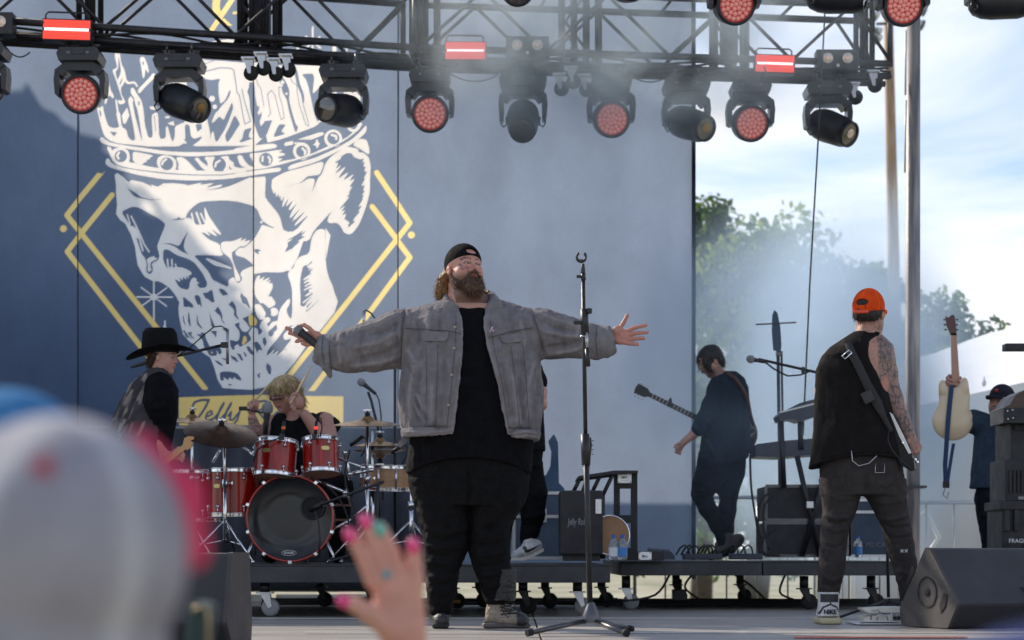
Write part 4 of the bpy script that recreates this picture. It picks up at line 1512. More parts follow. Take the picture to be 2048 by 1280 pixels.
def caster(p, label, lean=0.0, grp='casters of the truss dollies'):
 """swivel caster hanging under the truss"""
 root = thing('caster', label, 'caster', tuple(p), grp)
 b = MB()
 b.box(p + Vector((0, 0, .0)), (.09, .09, .012))
 b.prism([p + Vector((-.032, -.02, 0)), p + Vector((.032, -.02, 0)), p + Vector((.018 + lean, -.02, -.10)), p + Vector((-.014 + lean, -.02, -.10))], (0, .005, 0))
 b.prism([p + Vector((-.032, .015, 0)), p + Vector((.032, .015, 0)), p + Vector((.018 + lean, .015, -.10)), p + Vector((-.014 + lean, .015, -.10))], (0, .005, 0))
 b.build('fork', M['steel'], root)
 b = MB()
 q = p + Vector((lean, -.018, -.095))
 b.lathe([(.001, 0), (.045, 0), (.052, .008), (.052, .026), (.045, .034), (.001, .034)], q, (0.35, 1, 0), 20)
 b.build('wheel', M['rubber'], root)
 return root
for px, py, lab in ((497, 118, 'hanging caster, left one of the crown pair row'), (522, 108, 'hanging caster tucked behind the left of the crown row'), (547, 120, 'hanging caster, third along over the skull crown'), (572, 112, 'hanging caster, right one of the crown row'),
     (1118, 150, 'hanging caster at the left of the centre cluster'), (1142, 136, 'hanging caster tucked high in the centre cluster'), (1168, 152, 'hanging caster at the right of the centre cluster'),
     (1706, 168, 'hanging caster above the last spot'), (1745, 144, 'hanging caster at the very end of the truss')):
 c = on_truss(px, -.02)
 caster(P(px, py, c.y), lab, lean=.012)
for x0, x1, y0, sag, lab in ((900, 1000, 147, 16, 'thin black cable sagging under the truss right of the middle strobe'), (1270, 1330, 156, 8, 'short black cable drooping beside the spot at the backdrop edge'), (20, 60, 104, 10, 'short black cable under the truss near the left edge')):
 b = MB()
 pts = []
 for i in range(9):
  t = i / 8
  px = x0 + (x1 - x0) * t
  pts.append(P(px, y0 + 4 * sag * t * (1 - t), 13.6))
 b.tube(pts, .005, 5)
 tagit(b.build('cable', M['cable']), lab, 'cable')
b = MB()
b.tube([P(1650, 20, 13.9), P(1636, 285, 13.9), P(1620, 560, 13.9), P(1606, 870, 13.9)], .0062, 6)
tagit(b.build('cable', M['cable']), 'long straight cable dropping from the last spot past the microphone boom', 'cable')
# ---------------------------------------------------------------- poles at the right
mgal = mat('galvanised', (0.42, 0.41, 0.43), 0.55, 0.3, bump=.15, bscale=30)
add_color_noise(mgal, (0.14, 0.14, 0.17), (0.42, 0.40, 0.40), 3.0, .38, .64, 9, (6, 6, .55))
root = thing('roof_pole', 'thick galvanised round metal pole standing at the right', 'pole', P(1825, 1200, 14.9))
b = MB()
b.cyl(P(1825, 1220, 14.9) - Vector((0, 0, .9)), P(1826, -60, 14.9), .0545, n=32)
b.build('shaft', mgal, root)
b = MB()
for py in (360,):
 pass
b.cyl(P(1812, 200, 14.83), P(1810, 345, 14.83), .008, n=8)
b.cyl(P(1812, 60, 14.83), P(1811, 190, 14.83), .008, n=8)
b.build('conduit', M['white_plastic'], root)
b = MB()
b.box(P(1826, 974, 14.9), (.18, .14, .018))
b.cyl(P(1841, 974, 14.85), P(1848, 974, 14.85), .012, n=8)
b.build('collar', M['dark_steel'], root)
mwood = add_color_noise(mat('pole_wood', (0.4, 0.28, 0.18), 0.8, bump=.3, bscale=15), (0.25, 0.16, 0.10), (0.55, 0.40, 0.27), 2.0, .35, .65, 8, (8, 8, .5))
root = thing('utility_pole', 'far brown wooden pole carrying floodlights left of the metal pole', 'pole', P(1797, 1147, 38))
b = MB()
b.tube([P(1797, 1150, 38), P(1789, 600, 38), P(1779, 150, 38), P(1775, -60, 38)], [.13, .115, .095, .085], 14)
b.build('shaft', mwood, root)
for px, py, s_ in ((1757, 62, -1), (1752, 30, -1), (1757, 76, -1), (1838, 48, 1), (1842, 20, 1)):
 p = P(px, py, 37.7)
 b = MB()
 b.lathe([(.02, -.1), (.05, -.06), (.11, .08), (.10, .08)], p, (s_ * .8, -.4, -.45), 14)
 b.build('floodlight', mat('flood_grey', (.6, .62, .6), .3, .5), root)
b = MB()
b.cyl(P(1752, 48, 37.8), P(1842, 44, 37.8), .03, n=6)
b.cyl(P(1754, 20, 37.8), P(1842, 16, 37.8), .03, n=6)
b.build('crossarm', M['dark_steel'], root)
# ---------------------------------------------------------------- white marquee at the right
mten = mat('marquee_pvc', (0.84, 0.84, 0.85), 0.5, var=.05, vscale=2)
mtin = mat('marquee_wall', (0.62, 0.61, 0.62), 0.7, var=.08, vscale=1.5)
TD = 21.0
root = thing('marquee', 'white marquee with sloping roof and pale side wall behind the right of the stage', 'tent', (P(1900, 1100, TD).x, TD, GZ))
b = MB()
ridge = P(2520, 470, TD + 5)
e = [P(1560, 815, TD), P(1790, 775, TD - .4), P(2300, 650, TD + .4), P(2700, 560, TD + 1)]
vs = [e[0], e[1], e[2], e[3], P(1790, 765, TD + 3), P(2120, 612, TD + 4), P(2520, 430, TD + 6), P(2800, 430, TD + 6)]
N1, N2 = 24, 8
grid = []
for j in range(N2 + 1):
 for i in range(N1 + 1):
  u, v = i / N1, j / N2
  lo = P(1700 + 900 * u, 842 - 200 * u, TD)
  hi = P(1790 + 900 * u, 724 - 255 * u, TD + 4.5)
  p = lo.lerp(hi, v)
  p.z += -0.10 * math.sin(math.pi * v) + .03 * math.sin(u * 23 + v * 3) * v
  grid.append(p)
b.add(grid, [(j * (N1 + 1) + i, j * (N1 + 1) + i + 1, (j + 1) * (N1 + 1) + i + 1, (j + 1) * (N1 + 1) + i) for j in range(N2) for i in range(N1)], True)
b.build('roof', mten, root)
b = MB()
for i in range(24):
 u0, u1 = i / 24, (i + 1) / 24
 a0 = P(1700 + 900 * u0, 842 - 200 * u0, TD - .02)
 a1 = P(1700 + 900 * u1, 842 - 200 * u1, TD - .02)
 b.add([a0, a1, a1 - Vector((0, -.01, .26)), a0 - Vector((0, -.01, .26))], [(0, 1, 2, 3)])
b.build('valance', mten, root)
b = MB()
vs = []
n = 60
for i in range(n + 1):
 x = tx(1640, TD + .6) + (tx(2700, TD + .6) - tx(1640, TD + .6)) * i / n
 pxx = 1024 + x * FPX / (TD + .6)
 u_ = (pxx - 1700) / 900
 for z in (GZ, P(0, 842 - 200 * u_, TD).z + .02):
  vs.append((x, TD + .6 + .04 * math.sin(i * 1.1), z))
b.add(vs, [(2 * i, 2 * i + 2, 2 * i + 3, 2 * i + 1) for i in range(n)], True)
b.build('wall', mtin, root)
for px in (1705, 2040):
 b = MB()
 p = P(px, 900, TD + .3)
 b.cyl((p.x, p.y, GZ), (p.x, p.y, 2.1), .03, n=8)
 b.build('leg', M['white_plastic'], root)
b = MB()
p = P(1968, 760, TD - .1)
b.cyl(p + Vector((0, 0, .04)), p, .008, n=6)
b.sphere(p - Vector((0, 0, .03)), .025, 10, (1, 1, 1.6))
tagit(b.build('light_bulb', M['white_plastic']), 'small pale bulb hanging under the marquee edge', 'bulb')
b = MB()
b.tube([P(1845, 1030, 19), P(1851, 1020, 19), P(1878, 1075, 19), P(1862, 1098, 19), P(1850, 1120, 19)], .022, 8)
tagit(b.build('barrier_frame', M['white_plastic']), 'pale bent tube frame beside the foot of the metal pole', 'frame')
def barrier(px, D, where, n=9, w_=2.2):
 p = P(px, 1110, D)
 root = thing('crowd_barrier', 'steel crowd barrier in the smoke ' + where, 'barrier', (p.x, p.y, GZ))
 b = MB()
 z0, z1 = -.35, .80
 b.tube([(p.x - w_ / 2, D, z0), (p.x - w_ / 2, D, z1), (p.x + w_ / 2, D, z1), (p.x + w_ / 2, D, z0)], .02, 6)
 b.cyl((p.x - w_ / 2, D, z0 + .1), (p.x + w_ / 2, D, z0 + .1), .016, n=6)
 b.build('frame', M['steel'], root)
 b = MB()
 for i in range(1, n):
  x = p.x - w_ / 2 + w_ * i / n
  b.cyl((x, D, z0 + .1), (x, D, z1), .008, n=6)
 b.build('bars', M['steel'], root)
barrier(1545, 15.9, 'behind the amplifier racks')
barrier(1880, 17.5, 'before the marquee wall')
# ---------------------------------------------------------------- risers
M['riser'] = mat('riser_black', (0.035, 0.036, 0.042), 0.5, var=.35, vscale=6, bump=.2, bscale=50)
M['grey_rubber'] = mat('grey_rubber', (0.28, 0.29, 0.31), 0.5)
def floor_caster(root, x, y, ztop, rot=0.3, shiny=True):
 b = MB()
 b.cyl((x, y, ztop), (x, y, .135), .028, n=10)
 b.build('leg', M['black_metal'], root)
 b = MB()
 b.box((x, y, .13), (.09, .09, .008))
 b.prism([(x - .025, y - .028, .126), (x + .03, y - .028, .126), (x + .040, y - .028, .055), (x + .022, y - .028, .045)], (0, .004, 0))
 b.prism([(x - .025, y + .024, .126), (x + .03, y + .024, .126), (x + .040, y + .024, .055), (x + .022, y + .024, .045)], (0, .004, 0))
 b.build('caster_fork', M['steel'] if shiny else M['black_metal'], root)
 b = MB()
 b.lathe([(.001, 0), (.034, 0), (.048, .006), (.05, .012), (.05, .03), (.048, .036), (.034, .042), (.001, .042)], (x + .03, y - .021, .05), (rot * .2, 1, 0), 24)
 b.build('caster_wheel', M['grey_rubber'] if shiny else M['rubber'], root)
def riser(label, x0, x1, y0, y1, zt, th, casters):
 root = thing('riser', label, 'riser', ((x0 + x1) / 2, (y0 + y1) / 2, 0), 'low wheeled black risers')
 b = MB()
 n = max(1, int((x1 - x0) / 2.4))
 for i in range(n + 1):
  a, c = x0 + (x1 - x0) * i / (n + 1), x0 + (x1 - x0) * (i + 1) / (n + 1)
  b.box2((a + .004, y0, zt - th), (c - .004, y1, zt - .012), .004)
 b.build('deck_frame', M['riser'], root)
 b = MB()
 b.box2((x0, y0 + .006, zt - .012), (x1, y1, zt), .002)
 b.build('deck_top', M['black_plastic'], root)
 for x, y, sh in casters:
  floor_caster(root, x, y, zt - th - .004, shiny=sh)
 return root
RZ1, RZ2 = 0.288, 0.302
c1 = [(tx(530, 11.05), 11.05, True), (tx(738, 11.9), 11.9, False), (tx(905, 12.6), 12.6, False), (tx(958, 12.9), 12.9, False), (tx(1046, 11.5), 11.5, False), (tx(1090, 12.7), 12.7, False), (tx(1155, 11.3), 11.3, True), (tx(1203, 13.0), 13.0, False), (tx(640, 13.0), 13.0, False)]
riser('black drum riser on silver casters under the red drum kit', tx(300, 10.9), tx(1222, 10.9), 10.9, 13.35, RZ1, .10, c1)
c2 = [(tx(1252, 12.4), 12.4, True), (tx(1352, 14.0), 14.0, False), (tx(1480, 14.2), 14.2, False), (tx(1608, 12.4), 12.4, False), (tx(1742, 12.5), 12.5, False)]
riser('black riser on the right carrying the guitarist and the keyboards', tx(1240, 12.2), tx(1810, 12.2), 12.2, 14.55, RZ2, .088, c2)
# ---------------------------------------------------------------- cables
def cable(label, pts, r=.006, m='cable', name='cable', n=6):
 b = MB()
 q = []
 P_ = [Vector(p) for p in pts]
 for i in range(len(P_) - 1):
  p0, p1, p2, p3 = P_[max(i - 1, 0)], P_[i], P_[i + 1], P_[min(i + 2, len(P_) - 1)]
  for k in range(5):
   t = k / 5
   q.append(0.5 * ((2 * p1) + (p2 - p0) * t + (2 * p0 - 5 * p1 + 4 * p2 - p3) * t * t + (3 * p1 - p0 - 3 * p2 + p3) * t ** 3))
 q.append(P_[-1])
 b.tube(q, r, n)
 o = b.build(name, M[m])
 return tagit(o, label, 'cable')
rnd = random.Random(3)
def floor_cables(label, px0, px1, D, n, z=0.01):
 b = MB()
 for k in range(n):
  pts = []
  x0, x1 = tx(px0, D), tx(px1, D)
  ph, am = rnd.uniform(0, 6), rnd.uniform(.02, .09)
  for i in range(26):
   t = i / 25
   pts.append((x0 + (x1 - x0) * t, D + .06 * k + am * math.sin(t * 9 + ph), z + .006 + .012 * (k % 3)))
  b.tube(pts, .010, 5)
 o = b.build('cable_run', M['cable'])
 tagit(o, label, 'cables', None, 'stuff')
floor_cables('tangle of black cables lying under the drum riser', 520, 1240, 13.2, 6)
floor_cables('tangle of black cables lying under the right riser', 1180, 1830, 13.0, 7)
for k, (a, c, e, D) in enumerate([((1340, 1148), (1310, 1190), (1240, 1203), 12.3), ((1385, 1148), (1370, 1175), (1400, 1200), 12.9), ((1470, 1150), (1500, 1170), (1530, 1198), 13.0), ((1570, 1150), (1560, 1185), (1590, 1200), 12.8), ((760, 1166), (745, 1190), (700, 1204), 12.2), ((900, 1166), (880, 1190), (930, 1205), 12.6)]):
 cable(['black cable drooping from the left end of the right riser', 'black cable looping under the right riser by the power box', 'black cable hanging under the riser below the guitarist', 'black cable hanging under the riser below the amp racks', 'black cable drooping under the drum riser left of the raised hand', 'black cable drooping under the drum riser behind the singer'][k],
          [P(*a, D), P(*c, D), P(*e, D)], .008)
root = thing('power_box', 'small black power box standing on the cables under the right riser', 'power box', P(1362, 1205, 12.9))
b = MB()
b.box(P(1358, 1190, 12.9), (.09, .08, .075), None, .008)
b.build('box', M['black_plastic'], root)
b = MB()
b.cyl(P(1360, 1178, 12.9), P(1360, 1158, 12.9), .013, n=8)
b.build('plug', M['black_plastic'], root)
root = thing('wood_block', 'small orange plywood block lying under the drum riser', 'block', P(912, 1207, 12.6))
b = MB()
b.box(P(905, 1203, 12.6), (.10, .12, .02), None, .002)
b.build('board', mat('ply_orange', (.45, .24, .08), .7, var=.2), root)
b = MB()
b.torus(P(893, 1194, 12.6), .03, .011, (0, 1, 0), 20, 6)
b.build('tape_roll', mat('tape_blue', (.02, .15, .3), .5), root)
# ---------------------------------------------------------------- drum kit
M['drum_red'] = mat('drum_red', (0.26, 0.012, 0.010), 0.22, 0.0, spec=.35, coat=.45)
add_color_noise(M['drum_red'], (0.20, 0.004, 0.004), (0.46, 0.016, 0.008), 3.0, .35, .65, 4, (6, 6, .25))
M['hoop_red'] = mat('hoop_red', (0.42, 0.02, 0.01), 0.2, coat=.8)
M['drum_head'] = mat('drum_head', (0.030, 0.033, 0.042), 0.16, 0.0, spec=.35, coat=.12)
add_color_noise(M['drum_head'], (0.008, 0.010, 0.016), (0.045, 0.042, 0.042), 2.2, .35, .68, 3)
M['drum_skin'] = mat('drum_skin', (0.55, 0.36, 0.24), 0.4, var=.1)
M['snare_wood'] = mat('snare_wood', (0.50, 0.28, 0.15), 0.3, coat=.6, var=.15, vscale=10, stretch=(1, 1, 8))
M['bronze'] = mat('cymbal_bronze', (0.42, 0.26, 0.13), 0.28, 0.9, var=.25, vscale=14)
M['bronze_dark'] = mat('cymbal_dark', (0.10, 0.055, 0.035), 0.33, 0.85, var=.4, vscale=9)
M['badge'] = mat('badge_gold', (0.62, 0.5, 0.2), 0.3, 0.6)
M['print_white'] = mat('print_white', (0.8, 0.8, 0.8), 0.5)
M['print_grey'] = mat('print_grey', (0.25, 0.25, 0.26), 0.6)
def text_obj(name, txt, size, loc, rot, m, parent, ext=.001, sx=1.0, shear=0.0, bold=0.0):
 cu = bpy.data.curves.new(name, 'FONT')
 cu.body = txt
 cu.size = size
 cu.extrude = ext
 cu.offset = bold
 cu.shear = shear
 cu.align_x = 'CENTER'
 cu.align_y = 'CENTER'
 tmp = bpy.data.objects.new(name, cu)
 COL.objects.link(tmp)
 bpy.context.view_layer.update()
 me = bpy.data.meshes.new_from_object(tmp.evaluated_get(bpy.context.evaluated_depsgraph_get()))
 bpy.data.objects.remove(tmp)
 me.materials.clear()
 me.materials.append(m)
 o = bpy.data.objects.new(name, me)
 COL.objects.link(o)
 off = Vector((0, 0, 0))
 p = parent
 while p is not None:
  off += Vector(p.location)
  p = p.parent
 o.parent = parent
 Mx = Matrix.Translation(Vector(loc) - off) @ Euler(rot).to_matrix().to_4x4() @ Matrix.Diagonal((sx, 1, 1, 1))
 me.transform(Mx)
 return o
def drum(name, label, c, r, h, axis, lugs=6, shell='drum_red', bottom='drum_skin', group='toms of the red drum kit', badge=None, double=True):
 """c: centre, axis: unit vector pointing to the batter head"""
 c = Vector(c)
 root = thing(name, label, 'drum', tuple(c), group)
 ax = Vector(axis).normalized()
 b = MB()
 b.lathe([(r, -h / 2), (r, h / 2)], c, ax, 48)
 b.build('shell', M[shell], root)
 for s_, nm in ((1, 'batter_head'), (-1, 'bottom_head')):
  b = MB()
  b.lathe([(r * .99, s_ * h / 2), (.001, s_ * (h / 2 + .001))], c, ax, 40)
  b.build(nm, M['print_white'] if s_ > 0 else M[bottom], root)
  b = MB()
  for q in (0, 1):
   b.torus(c + ax * s_ * (h / 2 - .002 - .020 * q), r * 1.025, .0045 if q == 0 else .0032, ax, 48, 6)
  b.lathe([(r * 1.025, s_ * (h / 2 + .002)), (r * 1.03, s_ * (h / 2 - .022))], c, ax, 48)
  b.build('hoop', M['chrome'], root)
 x, y, d = frame_from(ax)
 for i in range(lugs):
  a = 2 * math.pi * (i + .5) / lugs
  e = x * math.cos(a) + y * math.sin(a)
  for s_ in ((1, -1) if double else (0,)):
   b = MB()
   q = c + e * r + ax * s_ * h * .29
   b.lathe([(.001, .016), (.006, .015), (.010, .009), (.011, 0)], q, e, 10)
   b.cyl(q + e * .010, c + e * r * 1.03 + ax * s_ * (h / 2 - .01), .0028, n=5)
   if not double:
    b.cyl(c + e * (r + .008) - ax * h * .42, c + e * (r + .008) + ax * h * .42, .006, n=8)
   b.build('lug', M['chrome'], root)
 if badge is not None:
  e = Vector(badge).normalized()
  b = MB()
  q = c + e * (r + .001) + ax * h * .12
  up = ax
  rt = up.cross(e).normalized()
  pts = []
  for i in range(20):
   a = 2 * math.pi * i / 20
   sx = abs(math.cos(a)) ** .6 * math.copysign(1, math.cos(a))
   sy = abs(math.sin(a)) ** .6 * math.copysign(1, math.sin(a))
   pts.append(q + rt * .024 * sx + up * .012 * sy)
  b.prism(pts, e * .003)
  b.build('badge', M['badge'], root)
 return root
KD = 11.8
s_ = KD / FPX
bc = P(580, 1037, KD)
root = thing('bass_drum', 'big red bass drum with a glossy black front head', 'drum', (bc.x, bc.y, bc.z - .26))
br = .252
ax = Vector((0.04, -1, 0.0)).normalized()
b = MB()
b.lathe([(br, .40), (br, 0)], bc, -ax, 64)
b.build('shell', M['drum_red'], root)
b = MB()
b.lathe([(br * 1.035, .03), (br * 1.035, -.012), (br * 1.03, -.016), (br * .985, -.016), (br * .98, -.010)], bc, -ax, 64)
b.build('hoop', M['hoop_red'], root)
b = MB()
b.lathe([(br * .98, -.010), (br * .965, -.0062), (br * .5, -.006), (.001, -.006)], bc, -ax, 64)
b.build('front_head', M['drum_head'], root)
b = MB()
pc = P(625, 1016, KD) + ax * .007
b.lathe([(.063, 0), (.001, .0)], pc, ax, 32)
b.build('port_hole', M['rubber'], root)
b = MB()
b.torus(pc + ax * .002, .066, .006, ax, 36, 6)
b.build('port_ring', M['black_plastic'], root)
xx, yy, dd = frame_from(ax)
for i in range(10):
 a = 2 * math.pi * (i + .5) / 10
 e = xx * math.cos(a) + yy * math.sin(a)
 b = MB()
 q = bc + e * br * 1.035
 rt = e.cross(ax).normalized()
 Mr = Matrix((rt, e, ax)).transposed()
 b.box(q + ax * .008, (.022, .022, .024), Mr, .004)
 b.box(q - ax * .02 + e * .004, (.012, .010, .04), Mr, .003)
 b.cyl(q - ax * .03 + e * .006, q - ax * .12 + e * .006, .004, n=6)
 b.build('claw', M['chrome'], root)
b = MB()
el = [P(578, 1106, KD) + ax * .009 + Vector((.043 * math.cos(t * math.pi / 12), 0, .016 * math.sin(t * math.pi / 12))) for t in range(24)]
b.tube(el, .0016, 5, closed=True)
b.build('logo_ring', M['print_white'], root)
text_obj('logo_text', 'EVANS', .020, P(578, 1106, KD) + ax * .010, (R(90), 0, 0), M['print_white'], root, bold=.0006)
for px, dx in ((515, -1), (645, 1)):
 b = MB()
 p0 = P(px, 1065, KD - .02 + .1)
 p1 = P(px + dx * 22 - 8 * 0, 1112, KD - .1)
 b.cyl(p0, p1, .008, n=8)
 b.cyl(p1, p1 - Vector((0, 0, .014)), .006, n=6)
 b.cyl(p0 + Vector((0, 0, -.03)), p0 + Vector((dx * .015, -.02, -.075)), .011, n=8)
 b.build('spur', M['chrome'], root)
b = MB()
b.cyl(P(578, 945, KD + .12), P(578, 968, KD + .12), .028, n=16)
b.box(P(578, 950, KD + .12), (.10, .05, .02), None, .005)
b.build('tom_mount', M['chrome'], root)
drum('tom_drum', 'left rack tom, the larger, red with a gold badge', P(551, 919, KD + .02), .124, .225, (.05, .17, 1), badge=(-.35, -1, .2))
drum('tom_drum', 'right rack tom, the smaller, red with a gold badge', P(642, 913, KD + .02), .108, .215, (-.03, .17, 1), badge=(.35, -1, .2))
drum('floor_tom', 'red floor tom standing left of the bass drum', P(468, 985, KD + .15), .150, .29, (.0, -.02, 1), badge=(-.65, -1, 0))
drum('floor_tom', 'dark red floor tom farthest left, half hidden by the pink cap', P(392, 992, KD + .55), .165, .32, (.0, -.02, 1), lugs=8)
drum('snare_drum', 'pale wooden snare drum with chrome hoops right of the kit', P(778, 956, KD + .55), .165, .16, (0.02, -.05, 1), shell='snare_wood', group=None, double=False, lugs=10)
def stand(name, label, top, foot, D, spread=.2, boom=None, m='chrome', cat='stand', group=None, r=.010, feet=True, base_z=RZ1):
 """upright stand with tripod legs"""
 root = thing(name, label, cat, (foot.x, foot.y, base_z), group)
 b = MB()
 b.cyl((foot.x, foot.y, base_z + .12), (foot.x, foot.y, (top.z + base_z) * .5 + .1), r * 1.25, n=10)
 b.cyl((foot.x, foot.y, (top.z + base_z) * .5), top, r * .85, n=10)
 b.build('pole', M[m], root)
 b = MB()
 zc = (top.z + base_z) * .5 + .1
 b.cyl((foot.x, foot.y, zc - .025), (foot.x, foot.y, zc + .02), r * 2.0, n=10)
 b.cyl((foot.x + r, foot.y - r, zc), (foot.x + r * 4.5, foot.y - r * 2, zc), r * .5, n=6)
 b.box((foot.x + r * 4.6, foot.y - r * 2, zc), (.008, .03, .018), None, .002)
 b.build('clamp', M[m if m != 'cable' else 'black_metal'], root)
 if feet:
  for a in (200, 320, 80):
   b = MB()
   e = Vector((math.cos(R(a)), math.sin(R(a)), 0))
   f0 = Vector((foot.x, foot.y, base_z + .26))
   f1 = Vector((foot.x, foot.y, base_z + .012)) + e * spread
   b.cyl(f0, f1, r * .7, n=6)
   b.cyl(Vector((foot.x, foot.y, base_z + .14)), f0.lerp(f1, .6), r * .5, n=6)
   b.sphere(f1, .012, 8)
   b.build('leg', M[m], root)
 return root
def cymbal(label, c, r, axis, m='bronze', group='cymbals of the drum kit', name='cymbal'):
 root = thing(name, label, 'cymbal', tuple(c), group)
 b = MB()
 pr = [(r, 0), (r * .8, .010), (r * .5, .022), (r * .22, .030), (r * .17, .044), (r * .10, .055), (.006, .058)]
 b.lathe(pr, c, axis, 56)
 b.lathe([(p_[0], p_[1] - .003) for p_ in pr], c, axis, 56)
 b.build('plate', M[m], root)
 ax_ = Vector(axis).normalized()
 b = MB()
 b.cyl(Vector(c) + ax_ * .055, Vector(c) + ax_ * .075, .016, n=12)
 b.build('felt', M['rubber'], root)
 b = MB()
 b.cyl(Vector(c) + ax_ * .075, Vector(c) + ax_ * .10, .007, n=8)
 b.box(Vector(c) + ax_ * .088, (.05, .008, .010), None, .003)
 b.build('wing_nut', M['chrome'], root)
 return root
G1 = 'cymbals of the drum kit'
cymbal('large dark cymbal tilted toward the camera over the left floor tom', P(441, 868, KD - .2), .215, (.17, -.42, 1), 'bronze_dark')
cymbal('flat bronze crash cymbal right of the drummer', P(735, 850, KD + .1), .205, (0, -.10, 1), 'bronze')
cymbal('thin golden cymbal behind the man in the cowboy hat', P(384, 846, KD + .4), .19, (.05, -.06, 1), 'bronze')
cymbal('upper hi-hat cymbal, level, beside the flat crash stand', P(760, 893, KD + .5), .165, (0, -.03, 1), 'bronze')
cymbal('lower hi-hat cymbal just under its twin', P(760, 900, KD + .5), .165, (0, .06, -1), 'bronze')
stand('cymbal_stand', 'chrome stand holding the large dark cymbal', P(448, 872, KD - .15), P(450, 0, KD - .1), KD, .24)
stand('cymbal_stand', 'chrome stand holding the flat bronze crash', P(735, 852, KD + .12), P(734, 0, KD + .15), KD, .24)
stand('cymbal_stand', 'thin chrome stand behind the cowboy hat man', P(384, 850, KD + .4), P(384, 0, KD + .4), KD, .2)
stand('hihat_stand', 'chrome hi-hat stand beside the crash stand', P(745, 862, KD + .5), P(745, 0, KD + .5), KD, .2)
stand('snare_stand', 'chrome pole stand close to the singer by the snare', P(822, 958, KD + .1), P(822, 0, KD + .1), KD, .26, r=.011)
root = thing('drum_hardware', 'cluster of chrome clamps and rods between the toms and the snare', 'hardware', P(700, 930, KD))
for (a, c_, r_) in (((690, 905), (700, 960), .012), ((672, 915), (725, 935), .008), ((700, 948), (742, 940), .012), ((600, 950), (604, 965), .02), ((690, 965), (700, 1010), .007), ((545, 1008), (510, 1055), .007), ((655, 1065), (700, 1040), .008), ((700, 1040), (735, 1010), .006), ((620, 955), (690, 985), .010),
                   ((500, 905), (522, 915), .009), ((462, 880), (520, 915), .007), ((425, 925), (440, 900), .009)):
 b = MB()
 b.cyl(P(*a, KD + .05), P(*c_, KD + .05), r_, n=8)
 b.build('rod', M['chrome'], root)
for a in ((690, 905), (700, 948), (725, 935), (742, 940), (655, 1065), (604, 960), (690, 985), (510, 905)):
 b = MB()
 b.sphere(P(*a, KD + .02), .018, 10, (1, 1, .8))
 b.build('clamp', M['chrome'], root)
root = thing('drum_throne', 'black drum stool and pedals in the dark behind the bass drum', 'stool', P(640, 1120, KD + .9))
b = MB()
b.cyl((P(610, 0, KD + .95).x, KD + .95, .75), (P(610, 0, KD + .95).x, KD + .95, .84), .17, n=24)
b.build('seat', M['rubber'], root)
b = MB()
b.cyl((P(610, 0, KD + .95).x, KD + .95, .29), (P(610, 0, KD + .95).x, KD + .95, .75), .02, n=10)
b.build('pole', M['chrome'], root)
# ---------------------------------------------------------------- microphones
def mic_body(root, head, tail, r=.018, ball=.026, m='black_plastic'):
 h = Vector(head)
 t = Vector(tail)
 d = (h - t).normalized()
 L = (h - t).length
 b = MB()
 b.lathe([(.001, 0), (r * .62, .002), (r * .66, L * .5), (r * .95, L * .86), (r, L * .9), (r * .6, L * .93)], t, d, 20)
 b.build('mic_body', M[m], root)
 b = MB()
 b.lathe([(r * 1.0, L - ball * 1.0), (ball * .96, L - ball * .7), (ball * 1.0, L - ball * .4), (ball * 1.0, L), (ball * .86, L + ball * .5), (ball * .5, L + ball * .86), (.001, L + ball)], t, d, 20)
 b.build('mic_grille', M['grille'], root)
M['grille'] = mat('grille', (0.35, 0.35, 0.37), 0.35, 0.8, bump=1.0, bscale=400, var=.2, vscale=300)
def black_stand(name, label, pts_px, D, head=None, tail=None, base=None, rr=.009, pencil=False, group=None, base_z=0.0, legs=True):
 p = P(*pts_px[0], D)
 root = thing(name, label, 'microphone stand', (p.x, D, base_z), group)
 b = MB()
 q = [P(x, y, D) for x, y in pts_px]
 for a, c_ in zip(q[:-1], q[1:]):
  b.cyl(a, c_, rr, n=8)
 b.build('pole', M['black_metal'], root)
 if legs:
  for a in (195, 345, 90):
   b = MB()
   f = Vector((q[0].x, D, base_z + .10))
   e = Vector((math.cos(R(a)), math.sin(R(a)), 0)) * .28
   b.cyl(f, Vector((q[0].x, D, base_z + .012)) + e, rr * .9, n=6)
   b.build('leg', M['black_metal'], root)
 if head:
  if pencil:
   b = MB()
   b.cyl(P(*head, D), P(*tail, D), .0095, n=12)
   b.build('pencil_mic', M['steel'], root)
  else:
   mic_body(root, P(*head, D), P(*tail, D))
 return root
r1 = black_stand('microphone_stand', 'black boom stand with a silver pencil microphone by the cowboy hat', [(300, 1122), (300, 722), (262, 734), (445, 690)], 12.15, (455, 658), (455, 728), pencil=True, base_z=0)
b = MB()
b.box(P(449, 690, 12.13), (.045, .03, .035), None, .004)
b.build('clip', M['black_plastic'], r1)
b = MB()
b.tube([P(x, y, 12.13) for x, y in ((345, 718), (380, 695), (410, 668), (428, 654), (443, 652), (452, 658), (455, 664))], .0045, 6)
b.build('lead', M['cable'], r1)
r1 = black_stand('microphone_stand', 'small pencil microphone with a looped lead peeping over the singer\'s sleeve', [(790, 1122), (790, 690), (735, 650)], 12.4, (728, 622), (728, 655), pencil=True, base_z=RZ1, legs=False)
b = MB()
b.tube([P(x, y, 12.4) for x, y in ((790, 690), (768, 662), (752, 640), (742, 626), (732, 620), (728, 624))], .0055, 6)
b.build('lead', M['cable'], r1)
r1 = black_stand('microphone_stand', 'vocal microphone on a slim stand right of the drummer', [(760, 1122), (757, 860), (742, 800), (736, 784)], 13.0, (722, 764), (752, 788), base_z=RZ1)
b = MB()
b.tube([P(x, y, 13.0) for x, y in ((752, 788), (758, 800), (762, 830), (763, 900), (766, 1000))], .005, 6)
b.build('lead', M['cable'], r1)
